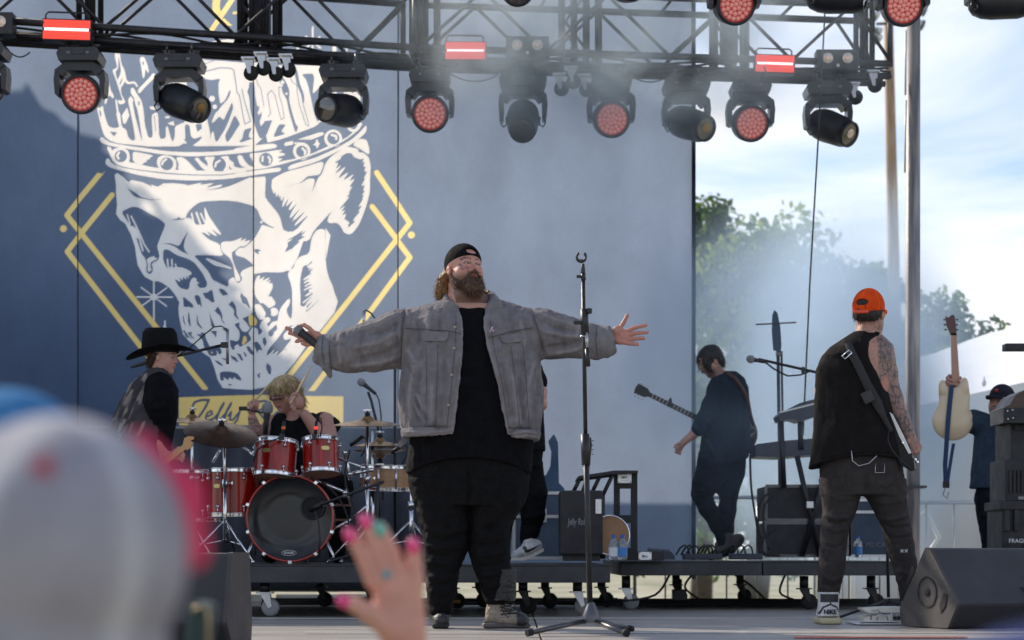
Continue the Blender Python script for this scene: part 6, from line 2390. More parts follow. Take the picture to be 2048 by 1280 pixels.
def add_head(S, fr, wide=1.0, fat=0.0, ears=True, nose=1.0, smile=0.0):
 """head in local units: chin at v=+1, crown at v=-1, face looking along -w"""
 W_ = wide
 S.ell((0, -.28, .12), (.64 * W_, .70, .80), k=3, fr=fr)
 S.ell((0, .22, -.20), (.50 * W_, .66, .50), k=9, fr=fr)
 S.ell((0, .60, -.28), (.37 * W_, .36, .36), k=7, fr=fr)
 for s_ in (-1, 1):
  S.ell((s_ * .28 * W_, .25, -.36), (.22 + fat * .06, .26, .22), k=8, fr=fr)
  S.ell((s_ * .42 * W_, .46, -.04), (.15 + fat * .08, .36, .32), k=9, fr=fr)
 S.cap((-.27, -.15, -.60), (.27, -.15, -.60), .09, k=5, fr=fr)
 for s_ in (-1, 1):
  S.ell((s_ * .25, .00, -.76), (.17, .10, .13), k=4, op='-', fr=fr)
 for s_ in (-1, 1):
  S.ell((s_ * .25, .005, -.575), (.125, .115, .115), k=1.0, fr=fr)
  S.cap((s_ * .37, -.035, -.62), (s_ * .13, -.05, -.68), .038, k=1.6, fr=fr)
  S.cap((s_ * .36, .075, -.61), (s_ * .14, .085, -.655), .03, k=2.2, fr=fr)
 S.cap((0, -.10, -.645), (0, .215, -.72 - .06 * nose), .045, .080 * nose, k=3.0, fr=fr)
 for s_ in (-1, 1):
  S.ell((s_ * .085 * nose, .265, -.70), (.055, .05, .065), k=2, fr=fr)
 S.ell((0, .445 - .01 * smile, -.655), (.17, .045, .09), k=2.0, fr=fr)
 S.ell((0, .525, -.64), (.145, .05, .09), k=2.0, fr=fr)
 S.cap((-.15, .487 - .03 * smile, -.735), (.15, .487 - .03 * smile, -.735), .013, k=.8, op='-', fr=fr)
 S.ell((0, .80, -.50), (.17, .13, .15), k=5, fr=fr)
 if ears:
  for s_ in (-1, 1):
   S.ell((s_ * .655 * W_, .10, .06), (.07, .19, .12), k=2.0, fr=fr)
   S.ell((s_ * .74 * W_, .10, .03), (.05, .12, .07), k=1.0, op='-', fr=fr)
def head_colors(q, base=SK, brow=(0.07, 0.045, 0.03), stubble=None, stub=0.0, flush=.5):
 """q: local head coordinates of the vertices"""
 c = np.tile(np.asarray(base, float), (len(q), 1))
 u, v, w = q[:, 0], q[:, 1], q[:, 2]
 fr_ = sstep(-w, .1, .4)
 for s_ in (-1, 1):
  d = np.sqrt(((u - s_ * .33) / .22) ** 2 + ((v - .25) / .2) ** 2)
  c = col_mix(c, SKR, flush * fr_ * sstep(-d, -1.2, -.2))
 d = np.sqrt((u / .16) ** 2 + ((v - .22) / .18) ** 2)
 c = col_mix(c, SKR, flush * fr_ * sstep(-d, -1.2, -.3))
 lip = (np.abs(u) < .17) & (v > .40) & (v < .575) & (w < -.55)
 c = col_mix(c, (0.40, 0.13, 0.11), lip * .8)
 for s_ in (-1, 1):
  eye = (((u - s_ * .25) / .105) ** 2 + ((v - .015) / .032) ** 2 < 1) & (w < -.5)
  c = col_mix(c, (0.30, 0.26, 0.24), eye * 1.0)
  iris = (((u - s_ * .25) / .048) ** 2 + ((v - .015) / .032) ** 2 < 1) & (w < -.5)
  c = col_mix(c, (0.03, 0.025, 0.02), iris * 1.0)
  lid = (np.abs(((u - s_ * .25) / .13) ** 2 + ((v - .005) / .065) ** 2 - 1) < .35) & (v < .02) & (w < -.5)
  c = col_mix(c, (0.10, 0.05, 0.04), lid * .8)
  bv = -.155 - .05 * (1 - ((u - s_ * .27) / .2) ** 2)
  br_ = (np.abs(v - bv) < .035) & (np.abs(u - s_ * .27) < .19) & (w < -.35)
  c = col_mix(c, brow, br_ * .75)
 if stub > 0:
  m = sstep(v, .30, .55) * (w < .25) * (1 - lip)
  m = np.maximum(m, ((np.abs(u) < .24) & (v > .33) & (v < .42) & (w < -.5)) * 1.0)
  c = col_mix(c, stubble if stubble is not None else (0.10, 0.07, 0.055), stub * m)
 return c
def hand(S, pts, r=3.6, k=1.5, palm=None):
 """pts: list of finger chains [(u,v,w), ...] rooted inside the palm; palm: list of (c, radii, rot)"""
 for c, rr, rot in palm:
  S.ell(c, rr, k=k * 1.6, rot=rot)
 for ch in pts:
  n = len(ch)
  for i in range(n - 1):
   ra = r * (1 - .09 * i)
   rb = r * (1 - .09 * (i + 1))
   S.cap(ch[i], ch[i + 1], ra, rb, k if i == 0 else .4)
   S.ell(ch[i + 1], (rb * 1.04,) * 3, k=.5)
def strands(roots, dirs, lens, width, sag=0.0, curl=0.0, seed=1, seg=4):
 """thin tapered ribbons; all in figure units"""
 rn = np.random.RandomState(seed)
 n = len(roots)
 V, F = [], []
 side = np.cross(dirs, rn.normal(size=(n, 3)))
 side /= np.maximum(np.linalg.norm(side, axis=1), 1e-6)[:, None]
 ph = rn.uniform(0, 6.28, n)
 rows = []
 for j in range(seg + 1):
  t = j / seg
  c = roots + dirs * (lens * t)[:, None]
  c[:, 1] += sag * lens * t * t
  c += side * (curl * lens * np.sin(ph + t * 3.2) * t)[:, None]
  ww = width * (1 - t ** 1.6) + .05 * width
  other = np.cross(side, dirs)
  rows.append(np.stack([c - other * ww / 2, c + other * ww / 2], 1))
 A = np.stack(rows, 1)            # n, seg+1, 2, 3
 V = A.reshape(-1, 3)
 base = np.arange(n)[:, None] * (seg + 1) * 2
 fs = []
 for j in range(seg):
  a = base[:, 0] + j * 2
  fs.append(np.stack([a, a + 1, a + 3, a + 2], 1))
 return V, np.concatenate(fs)
def surf_samples(V, N, n, mask, seed=0):
 rn = np.random.RandomState(seed)
 idx = np.nonzero(mask)[0]
 if len(idx) == 0:
  return np.zeros((0, 3)), np.zeros((0, 3))
 k = rn.choice(idx, n)
 return V[k], N[k]
def front_w(V, N, u, v, rad=4.0):
 m = (np.abs(V[:, 0] - u) < rad) & (np.abs(V[:, 1] - v) < rad) & (N[:, 2] < -.05)
 if not m.any():
  m = (np.abs(V[:, 0] - u) < rad * 3) & (np.abs(V[:, 1] - v) < rad * 3)
  if not m.any():
   return 0.0
 return V[m][:, 2].min()
def stitch(f, V, N, polyl, r, name, m, parent, off=.6, step=5.0):
 pts = []
 for a, b_ in zip(polyl[:-1], polyl[1:]):
  L = math.hypot(b_[0] - a[0], b_[1] - a[1])
  n = max(1, int(L / step))
  for i in range(n):
   t = i / n
   pts.append((a[0] + (b_[0] - a[0]) * t, a[1] + (b_[1] - a[1]) * t))
 pts.append(polyl[-1])
 q = [f.p(x, y, front_w(V, N, x, y) - off) for x, y in pts]
 b = MB()
 b.tube(q, r * f.s, 5)
 return b.build(name, m, parent)
def cap_part(fr_head, f, root, col, cut_front=True, bill_dir=1, hole=True, tilt=0.0, m='cloth', h=1.0, sc=1.0, bill=True, low=-.25, colfn=None, seam=None):
 """baseball cap in head units. bill_dir: -1 bill at the face side, +1 bill at the back"""
 S = Sdf(fr_head)
 S.ell((0, -.32, .12), (.71, .77 * h, .87), k=1)
 S.ell((0, -.28, .12), (.655, .70, .81), k=.5, op='-')
 S.half((0, low, 0), (0, 1, 0.10 * bill_dir + tilt), (-2, -1.5, -2), (2, 1.5, 2))
 if hole:
  z = -.85 * bill_dir
  S.ell((0, low - .33, z), (.29, .15, .45), k=.4, op='-')
 V, F = S.mesh(h_cap)
 q = fr_head.inv(V)
 c = np.tile(np.asarray(col, float), (len(V), 1))
 if colfn is not None:
  c = colfn(q, c)
 o = f.put('cap', (V, F), M[m], root, c)
 if bill:
  S = Sdf(fr_head)
  z = .80 * bill_dir
  S.ell((0, low + .03, z), (.50, .30, .55), k=1)
  S.ell((0, low + .42, z), (.60, .40, .80), k=.5, op='-')
  S.ell((0, low - .30, z), (.75, .28, .9), k=.5, op='-')
  S.ell((0, -.28, .12), (.69, .78, .85), k=.3, op='-')
  V, F = S.mesh(h_cap)
  if len(V) > 10:
   f.put('bill', (V, F), M[m], root, np.tile(np.asarray(col, float), (len(V), 1)))
 return o
h_cap = 0.9
# ---------------------------------------------------------------- the singer
f = Fig(9.35, 940)
singer = thing('person', 'bearded heavyset man in black cap and grey denim jacket, arms spread wide at centre stage', 'person', f.p(940, 1254.8, 0))
HF = Fr((930, 541, -6), 50, rotm(31, 17, 3))
S = Sdf()
add_head(S, HF, wide=1.09, fat=.6, nose=.85)
S.cap((929, 572, 8), (934, 612, 12), 33, 42, k=8)
S.ell((938, 590, -18), (26, 16, 18), k=8)
S.cap((905, 616, 14), (966, 616, 14), 27, 27, k=10)
V1, F1 = S.mesh(0.85)
q = HF.inv(V1)
c1 = head_colors(q, base=(0.56, 0.275, 0.21), brow=(.12, .07, .045), stubble=(.13, .07, .045), stub=.8, flush=.75)
u_, v_, w_ = q[:, 0], q[:, 1], q[:, 2]
ink = (.10, .085, .10)
for (a, b_, wd) in (((-.30, .14), (-.25, .42), .020), ((-.39, .19), (-.18, .20), .018), ((-.50, .00), (-.46, .13), .03), ((-.47, -.22), (-.30, -.26), .03), ((-.50, .22), (-.47, .24), .03), ((-.42, .25), (-.41, .29), .02)):
 d, _, _ = seg_dist(np.stack([u_, v_], 1), [a, b_])
 c1 = col_mix(c1, ink, ((d < wd) & (w_ < 0)) * .75)
nk = (V1[:, 1] > 578) & (V1[:, 2] < 20)
nn_ = fbm(V1 / 7.0, 2, 3)
c1 = col_mix(c1, ink, (nk & (np.abs(nn_) < .10)) * .55)
for cx in (933, 950):
 d = np.abs(np.hypot(V1[:, 0] - cx, V1[:, 1] - 619) - 8)
 c1 = col_mix(c1, ink, ((d < 1.2) & (V1[:, 1] < 621) & (V1[:, 2] < 0)) * .8)
S = Sdf()
S.cap((1196, 676, 4), (1218, 673, 2), 14, 13, k=4, ws=.8)
hand(S, [[(1236, 662, 0), (1247, 646, -5), (1254, 632, -8)],
         [(1250, 664, 2), (1268, 656, -1), (1281, 653, -3), (1291, 651, -3)],
         [(1252, 671, 2), (1270, 667, -2), (1283, 666, -4), (1294, 665, -5)],
         [(1250, 678, 2), (1268, 678, -2), (1279, 677, -4), (1287, 677, -5)],
         [(1246, 684, 3), (1259, 687, 0), (1268, 688, -2), (1275, 689, -3)]], r=4.7, k=2.0,
     palm=[((1238, 672, 2), (21, 15.5, 8), (0, 0, -4)), ((1233, 662, -3), (12, 9, 7), (0, 0, -40)), ((1238, 682, 0), (14, 7, 7), (0, 0, 8))])
V2, F2 = S.mesh(0.7)
c2 = np.tile(np.array((0.52, 0.235, 0.185)), (len(V2), 1))
c2 = col_mix(c2, ink, ((V2[:, 0] > 1211) & (V2[:, 0] < 1221) & (np.abs(fbm(V2 / 3.5, 2, 5)) < .12)) * .7)
for ln in ([(1228, 662), (1238, 668), (1243, 680)], [(1236, 660), (1247, 666), (1252, 672)], [(1240, 678), (1252, 676)]):
 d, _, _ = seg_dist(V2[:, :2], ln)
 c2 = col_mix(c2, (.36, .13, .10), (d < .9) * (V2[:, 2] < 2) * .6)
S = Sdf()
S.cap((652, 690, 6), (634, 681, 2), 15, 13.5, k=4, ws=.8)
hand(S, [[(632, 671, -8), (620, 658, -12), (609, 651, -11), (603, 652, -9)],
         [(612, 671, 4), (596, 666, 5), (583, 660, 6), (572, 655, 7)],
         [(612, 676, 0), (598, 673, 0), (587, 668, 1), (579, 666, 2)],
         [(616, 682, -5), (604, 680, -7), (597, 683, -10), (594, 684, -13)],
         [(622, 688, -6), (613, 690, -9), (607, 688, -13)]], r=4.9, k=2.2,
     palm=[((622, 677, 1), (20, 14, 8), (0, 0, 24)), ((634, 672, -4), (13, 9, 8), (0, 0, 30))])
V3, F3 = S.mesh(0.7)
c3 = np.tile(np.array((0.52, 0.25, 0.195)), (len(V3), 1))
S = Sdf()
S.loft([(610, 870, 1010, 6, 45), (660, 835, 1050, 6, 60), (760, 830, 1060, -6, 72), (900, 830, 1052, -8, 74), (960, 840, 1040, 0, 66)], k=4)
S.chain([(1050, 655, 6, 28), (1125, 668, 6, 20), (1215, 675, 3, 11)], k=8)
S.chain([(830, 655, 6, 28), (745, 688, 6, 20), (640, 684, 3, 11)], k=8)
S.chain([(885, 960, 0, 38), (893, 1080, 0, 24), (882, 1190, 0, 9)], k=8)
S.chain([(995, 960, 0, 38), (980, 1080, 0, 24), (1003, 1190, 0, 9)], k=8)
V4, F4 = S.mesh(4.0)
c4 = np.tile(SK, (len(V4), 1))
VF = joinm([(V1, F1), (V2, F2), (V3, F3), (V4, F4)])
f.put('body', VF, M['skin'], singer, np.concatenate([c1, c2, c3, c4]))
S = Sdf(HF)
S.ell((0, .74, -.30), (.47, .34, .44), k=3)
S.ell((0, .92, -.42), (.40, .32, .36), k=6)
S.ell((.10, 1.02, -.56), (.28, .24, .28), k=6)
for s_ in (-1, 1):
 S.cap((s_ * .56, .22, .02), (s_ * .46, .66, -.16), .10, .20, k=5)
 S.cap((s_ * .02, .375, -.76), (s_ * .26, .50, -.60), .05, .05, k=2)
 S.cap((s_ * .26, .50, -.60), (s_ * .28, .72, -.50), .05, .09, k=3)
S.ell((0, .50, -.78), (.17, .10, .22), k=1.5, op='-')
Vb, Fb = S.mesh(1.0)
Nb = vnormals(Vb, Fb)
Vb = wrinkle(Vb, Nb, 1.8, (3.5, 6, 3.5), 4, 2)
Vb = wrinkle(Vb, Nb, 2.2, (11, 14, 11), 9, 2)
cb = np.tile(np.array((.105, .055, .034)), (len(Vb), 1)) * (1 + .5 * fbm(Vb / np.array((3, 8, 3)), 2, 6))[:, None]
rt_, nr_ = surf_samples(Vb, Nb, 2600, np.ones(len(Vb), bool), 3)
dn = HF.fwd(np.array([[0, 1.0, -.15]])) - HF.fwd(np.array([[0, 0, 0]]))
dn = dn[0] / np.linalg.norm(dn[0])
rn_ = np.random.RandomState(5)
dr = nr_ * .75 + dn * .9 + rn_.normal(size=rt_.shape) * .35
dr /= np.linalg.norm(dr, axis=1)[:, None]
Vs, Fs = strands(rt_ - nr_ * 1.0, dr, rn_.uniform(5, 12, len(rt_)), .75, 0.1, .12, 7)
cs_ = np.repeat(np.array([(.11, .055, .033)]) * rn_.uniform(.5, 1.9, (len(rt_), 1)), 10, axis=0)
f.put('beard', joinm([(Vb, Fb), (Vs, Fs)]), M['hair'], singer, np.concatenate([cb, cs_]))
S = Sdf()
S.chain([(897, 545, 14, 12), (888, 562, 16, 14), (884, 580, 16, 13), (880, 594, 14, 8)], k=6)
S.chain([(975, 585, 26, 9), (981, 596, 24, 6), (985, 600, 22, 4)], k=4)
Vh, Fh = S.mesh(1.0)
Nh = vnormals(Vh, Fh)
Vh = wrinkle(Vh, Nh, 2.2, (4, 10, 4), 3, 2)
ch_ = np.tile(np.array((.20, .10, .035)), (len(Vh), 1)) * (1 + .7 * fbm(Vh / np.array((2.5, 7, 2.5)), 2, 8))[:, None]
rt_, nr_ = surf_samples(Vh, Nh, 900, Vh[:, 1] > 548, 6)
dr = nr_ * .35 + np.array((-.15, 1, 0)) + rn_.normal(size=rt_.shape) * .3
dr /= np.linalg.norm(dr, axis=1)[:, None]
Vs, Fs = strands(rt_, dr, rn_.uniform(7, 15, len(rt_)), .8, .0, .25, 8)
cs_ = np.repeat(np.array([(.30, .16, .06)]) * rn_.uniform(.4, 1.6, (len(rt_), 1)), 10, axis=0)
f.put('hair', joinm([(Vh, Fh), (Vs, Fs)]), M['hair'], singer, np.concatenate([ch_, cs_]))
cap_part(HF, f, singer, (0.006, 0.006, 0.008), bill_dir=1, hole=True, low=-.22, tilt=-.28, h=1.05, bill=False)
S = Sdf()
S.ell((901, 547, 12), (4.0, 4.5, 5), k=1)
f.put('ear_monitor', S.mesh(.8), mat('ear_red', (.6, .02, .03), .25), singer)
S = Sdf()
S.loft([(612, 902, 978, 0, 30), (622, 880, 1000, 0, 44), (640, 858, 1024, 0, 56), (700, 842, 1050, -6, 68), (780, 836, 1060, -12, 80), (860, 826, 1066, -12, 84), (905, 816, 1066, -8, 82), (946, 813, 1062, -4, 80)], k=4)
S.ell((941, 592, -26), (35, 33, 46), k=4, op='-')
S.ell((940, 996, -60), (150, 78, 190), k=2, op='-')
Vt, Ft = S.mesh(2.0)
Nt = vnormals(Vt, Ft)
Vt = folds(Vt, Nt, [([(940, 640), (936, 760), (930, 900)], 10, -2.5), ([(960, 650), (968, 760), (985, 880)], 9, 2), ([(905, 870), (860, 900), (828, 925)], 7, 2.5), ([(930, 880), (880, 915), (850, 930)], 6, -3), ([(1000, 870), (1030, 910), (1045, 940)], 7, -3), ([(950, 700), (925, 730)], 8, 2), ([(835, 885), (832, 940)], 4, 3), ([(845, 880), (846, 936)], 4, -3), ([(868, 885), (862, 930)], 4, 2.5),
                   ([(930, 690), (975, 712)], 6, 1.8), ([(925, 780), (985, 800)], 6, -1.8), ([(940, 830), (1000, 850)], 7, 1.8)])
Vt = wrinkle(Vt, Nt, 1.6, (28, 50, 30), 3, 3, True)
f.put('t_shirt', (Vt, Ft), M['cloth'], singer, np.tile(np.array((0.0055, 0.0055, 0.0075)), (len(Vt), 1)))
S = Sdf()
S.loft([(601, 884, 1002, 10, 34), (610, 852, 1030, 8, 48), (624, 826, 1050, 6, 60), (650, 815, 1064, 4, 72), (690, 812, 1072, -2, 80), (730, 808, 1080, -8, 88), (770, 801, 1086, -10, 92), (810, 798, 1085, -12, 95), (850, 803, 1080, -12, 94), (874, 808, 1078, -12, 90)], k=6)
S.chain([(1040, 664, 6, 50), (1085, 668, 6, 47), (1125, 672, 6, 40), (1165, 679, 5, 33.5), (1196, 683, 4, 30)], k=14, ws=.95)
S.chain([(846, 668, 6, 54), (800, 677, 6, 55), (745, 692, 6, 47), (700, 701, 5, 40), (660, 704, 4, 33)], k=14, ws=.95)
S.cap((1193, 684, 4), (1207, 683, 4), 34, 32, k=1.0, ws=.95)
S.cap((1208, 702, 2), (1190, 712, 0), 8, 5, k=3)
S.cap((662, 702, 4), (649, 700, 4), 33, 31, k=1.0, ws=.95)
S.chain([(655, 722, -4, 11), (654, 736, -6, 8), (661, 752, -6, 3)], k=4)
S.loft([(862, 803, 916, -14, 95), (876, 806, 912, -14, 93)], k=2)
S.loft([(866, 1012, 1080, -12, 94), (880, 1014, 1077, -12, 92)], k=2)
S.loft([(560, 900, 985, 0, 34), (612, 884, 1000, 2, 42), (640, 846, 1036, 4, 62), (690, 832, 1056, -4, 74), (780, 820, 1066, -12, 84), (860, 816, 1064, -12, 86), (900, 816, 1064, -12, 86)], k=2, op='-')
S.cap((1180, 683, 4), (1260, 675, 4), 24, 24, k=1, op='-', ws=.9)
S.cap((676, 702, 4), (600, 690, 4), 25, 25, k=1, op='-', ws=.9)
S.loft([(560, 905, 985, -70, 90), (604, 904, 988, -70, 88), (625, 918, 972, -70, 88), (640, 923, 970, -70, 88), (663, 926, 968, -70, 88), (699, 926, 976, -70, 88), (740, 924, 988, -80, 88), (780, 920, 998, -90, 90), (826, 915, 1006, -95, 96), (866, 909, 1015, -95, 96), (900, 905, 1018, -95, 96)], k=2, op='-', e=9)
Vj, Fj = S.mesh(1.7)
Nj = vnormals(Vj, Fj)
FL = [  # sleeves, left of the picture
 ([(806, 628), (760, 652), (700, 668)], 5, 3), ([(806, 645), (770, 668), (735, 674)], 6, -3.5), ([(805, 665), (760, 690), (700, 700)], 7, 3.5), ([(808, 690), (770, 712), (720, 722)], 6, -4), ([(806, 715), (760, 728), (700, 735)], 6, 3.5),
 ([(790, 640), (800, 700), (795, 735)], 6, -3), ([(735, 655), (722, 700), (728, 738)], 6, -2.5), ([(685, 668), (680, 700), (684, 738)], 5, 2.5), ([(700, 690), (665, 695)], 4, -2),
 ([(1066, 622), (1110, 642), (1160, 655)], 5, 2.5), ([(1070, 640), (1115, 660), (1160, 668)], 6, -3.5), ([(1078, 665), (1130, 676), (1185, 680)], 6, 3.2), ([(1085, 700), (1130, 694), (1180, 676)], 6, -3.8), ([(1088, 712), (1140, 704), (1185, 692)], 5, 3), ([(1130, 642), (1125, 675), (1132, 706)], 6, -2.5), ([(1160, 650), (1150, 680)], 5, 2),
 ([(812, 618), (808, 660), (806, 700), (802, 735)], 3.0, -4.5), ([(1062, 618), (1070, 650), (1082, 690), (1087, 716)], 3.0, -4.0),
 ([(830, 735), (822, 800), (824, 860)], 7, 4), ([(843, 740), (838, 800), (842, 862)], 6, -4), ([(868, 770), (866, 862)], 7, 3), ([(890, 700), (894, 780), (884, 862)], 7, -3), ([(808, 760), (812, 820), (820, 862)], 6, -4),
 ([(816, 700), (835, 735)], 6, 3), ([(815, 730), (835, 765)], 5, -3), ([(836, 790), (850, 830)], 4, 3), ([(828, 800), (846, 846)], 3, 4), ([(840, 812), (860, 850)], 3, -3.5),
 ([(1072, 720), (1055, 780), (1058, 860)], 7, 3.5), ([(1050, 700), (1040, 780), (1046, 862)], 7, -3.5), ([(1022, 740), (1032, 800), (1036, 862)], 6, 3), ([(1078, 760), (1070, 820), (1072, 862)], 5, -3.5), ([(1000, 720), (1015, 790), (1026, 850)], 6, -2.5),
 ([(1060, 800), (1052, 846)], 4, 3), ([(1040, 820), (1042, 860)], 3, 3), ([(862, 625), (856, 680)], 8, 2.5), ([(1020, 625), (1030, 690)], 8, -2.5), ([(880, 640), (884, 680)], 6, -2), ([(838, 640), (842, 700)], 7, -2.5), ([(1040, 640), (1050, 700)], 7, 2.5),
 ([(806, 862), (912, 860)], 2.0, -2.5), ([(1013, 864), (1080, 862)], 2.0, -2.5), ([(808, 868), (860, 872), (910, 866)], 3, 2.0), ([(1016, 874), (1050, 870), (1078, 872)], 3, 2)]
Vj = folds(Vj, Nj, [(a_, b_, c_ * 1.45) for a_, b_, c_ in FL])
Vj = wrinkle(Vj, Nj, 2.3, (17, 30, 20), 2, 3, True)
Nj2 = vnormals(Vj, Fj)
Vj = wrinkle(Vj, Nj2, .5, (5, 7, 5), 8, 2)
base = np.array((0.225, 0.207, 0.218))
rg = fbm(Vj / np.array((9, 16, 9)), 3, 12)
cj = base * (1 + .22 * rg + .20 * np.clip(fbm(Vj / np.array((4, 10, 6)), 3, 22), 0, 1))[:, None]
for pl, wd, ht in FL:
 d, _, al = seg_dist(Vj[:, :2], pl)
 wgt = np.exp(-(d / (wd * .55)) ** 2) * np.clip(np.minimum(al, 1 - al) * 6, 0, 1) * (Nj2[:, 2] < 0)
 cj = col_mix(cj, base * (1.75 if ht > 0 else .62), wgt * (.5 if ht > 0 else .35))  # ridge wear and fold highlights lightened, valley shade darkened, all in the denim colour
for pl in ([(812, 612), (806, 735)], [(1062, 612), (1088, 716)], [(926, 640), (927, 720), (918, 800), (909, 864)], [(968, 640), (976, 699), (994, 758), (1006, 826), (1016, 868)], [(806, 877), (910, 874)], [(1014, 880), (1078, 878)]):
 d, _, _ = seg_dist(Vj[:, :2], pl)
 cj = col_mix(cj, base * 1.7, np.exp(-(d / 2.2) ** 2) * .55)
cj = col_mix(cj, (0.30, .31, .34), ((Vj[:, 0] < 660) & (Vj[:, 0] > 640) & (Vj[:, 1] < 738)) * .45)
cj = col_mix(cj, (0.30, .29, .31), ((Vj[:, 0] > 1192)) * .35)
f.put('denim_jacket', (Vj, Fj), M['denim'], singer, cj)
jk = singer.children[-1]
Nj = vnormals(Vj, Fj)
mst = mat('stitch_dark', (0.045, 0.035, 0.04), .9)
mst2 = mat('stitch_tan', (0.30, 0.19, 0.11), .8)
b = MB()
def seam(pl, r=.55, m=mst, nm='stitching', off=.35):
 stitch(f, Vj, Nj, pl, r, nm, m, jk, off)
seam([(813, 662), (840, 664), (870, 668), (900, 670), (924, 676)])
seam([(813, 665), (840, 667), (870, 671), (900, 673), (924, 679)], .35, mst2)
seam([(977, 684), (1000, 678), (1030, 668), (1066, 660)])
seam([(976, 687), (1000, 681), (1030, 671), (1068, 663)], .35, mst2)
seam([(914, 640), (913, 700), (906, 780), (897, 862)], .4)
seam([(981, 650), (988, 700), (1004, 770), (1018, 862)], .4)
for pl in ([(855, 695), (857, 760), (856, 862)], [(879, 695), (878, 760), (875, 862)], [(1022, 700), (1030, 770), (1040, 862)], [(1045, 695), (1052, 770), (1058, 862)]):
 seam(pl, .4, mst)
for pl in ([(849, 690), (849, 715), (856, 722), (880, 720), (887, 712), (888, 690)], [(1018, 695), (1024, 725), (1030, 729), (1044, 728), (1048, 722), (1045, 690)]):
 seam(pl, .35, mst2)
seam([(812, 616), (809, 650), (806, 700), (803, 734)], .5)
seam([(1063, 618), (1071, 650), (1082, 690), (1087, 714)], .5)
seam([(648, 671), (646, 700), (650, 734)], .5)
seam([(663, 671), (661, 700), (664, 737)], .6)
seam([(1194, 651), (1190, 683), (1194, 715)], .6)
mden = mat('denim_flap', tuple(base * .92), .85, var=.2, vscale=30, bump=.6, bscale=300)
for pts in ([(847, 669), (900, 673), (898, 686), (893, 691), (853, 690), (847, 684)], [(1000, 681), (1046, 671), (1048, 684), (1043, 690), (1012, 695), (1006, 692)]):
 b = MB()
 cx = sum(p_[0] for p_ in pts) / 6
 cy = sum(p_[1] for p_ in pts) / 6
 q = [f.p(x, y, front_w(Vj, Nj, x, y, 5) - 1.6) for x, y in pts]
 b.prism(q, (0, .006, 0))
 b.build('pocket_flap', mden, jk)
 b = MB()
 b.lathe([(.0042, 0), (.0036, .002), (.001, .0025)], f.p(cx, cy + 1, front_w(Vj, Nj, cx, cy, 5) - 2.2), (0, -1, 0), 10)
 b.build('button', mst2, jk)
mbtn = mat('button_metal', (.42, .36, .27), .4, .6)
for x, y in ((912, 663), (911, 706), (906, 759), (900, 818)):
 b = MB()
 b.lathe([(.0072, 0), (.0066, .003), (.001, .004)], f.p(x, y, front_w(Vj, Nj, x, y, 4) - .6), (0, -1, 0), 14)
 b.build('button', mbtn, jk)
for x, y in ((992, 718), (1001, 769), (1013, 827), (1020, 866), (979, 677)):
 b = MB()
 b.box(f.p(x, y, front_w(Vj, Nj, x, y, 4) - .6), (.024, .003, .004), None, .001)
 b.build('buttonhole', mst2, jk)
b = MB()
for dx, dy in ((0, 0), (3, 3), (-2, 4), (1, -3)):
 b.sphere(f.p(984 + dx, 667 + dy, front_w(Vj, Nj, 984, 667, 4) - 1.0), .006, 8, (1, .4, 1))
b.build('pin_badge', mat('pin_pink', (.5, .35, .42), .35, .5), jk)
for sd_, pts, cut in ((-1, [(893, 592, 8, 7), (893, 606, -14, 8), (900, 619, -34, 9), (912, 628, -50, 7)], 0), (1, [(983, 590, 16, 9), (988, 602, -8, 10), (984, 616, -34, 9), (977, 625, -48, 6)], 0)):
 S = Sdf()
 S.chain(pts, k=4)
 if sd_ < 0:
  S.box((904, 620, -46), (12, 10, 2.5), 1.5, k=3, rot=(0, 0, 35))
 else:
  S.box((992, 619, -44), (14, 9, 2.5), 1.5, k=3, rot=(0, 0, -25))
 Vc, Fc = S.mesh(1.2)
 f.put('collar', (Vc, Fc), M['denim'], jk, np.tile(base * 1.12, (len(Vc), 1)))
b = MB()
q = [f.p(x, y, w_) for x, y, w_ in ((816, 870, -40), (800, 886, -46), (797, 893, -46), (804, 898, -46), (820, 882, -42))]
b.prism(q, (0, .006, 0))
b.build('waist_tab', mden, jk)
S = Sdf()
S.loft([(900, 826, 1052, -2, 72), (940, 817, 1060, -2, 76), (985, 824, 1053, 0, 76), (1010, 832, 1046, 0, 72)], k=6)
S.loft([(960, 820, 946, 0, 74), (1010, 833, 946, 0, 68), (1057, 842, 942, 0, 60), (1090, 849, 938, 0, 52), (1139, 850, 917, 0, 42), (1168, 854, 913, 0, 38), (1200, 856, 906, 2, 34), (1226, 860, 903, 3, 28)], k=6)
S.loft([(960, 934, 1056, 0, 72), (1000, 936, 1048, 0, 66), (1034, 937, 1031, 0, 60), (1057, 938, 1019, 0, 54), (1100, 938, 1019, 0, 47), (1125, 944, 1020, 0, 43), (1155, 957, 1024, 0, 38), (1188, 968, 1030, 0, 33), (1206, 973, 1026, 0, 29)], k=6)
Vp, Fp = S.mesh(1.9)
Np = vnormals(Vp, Fp)
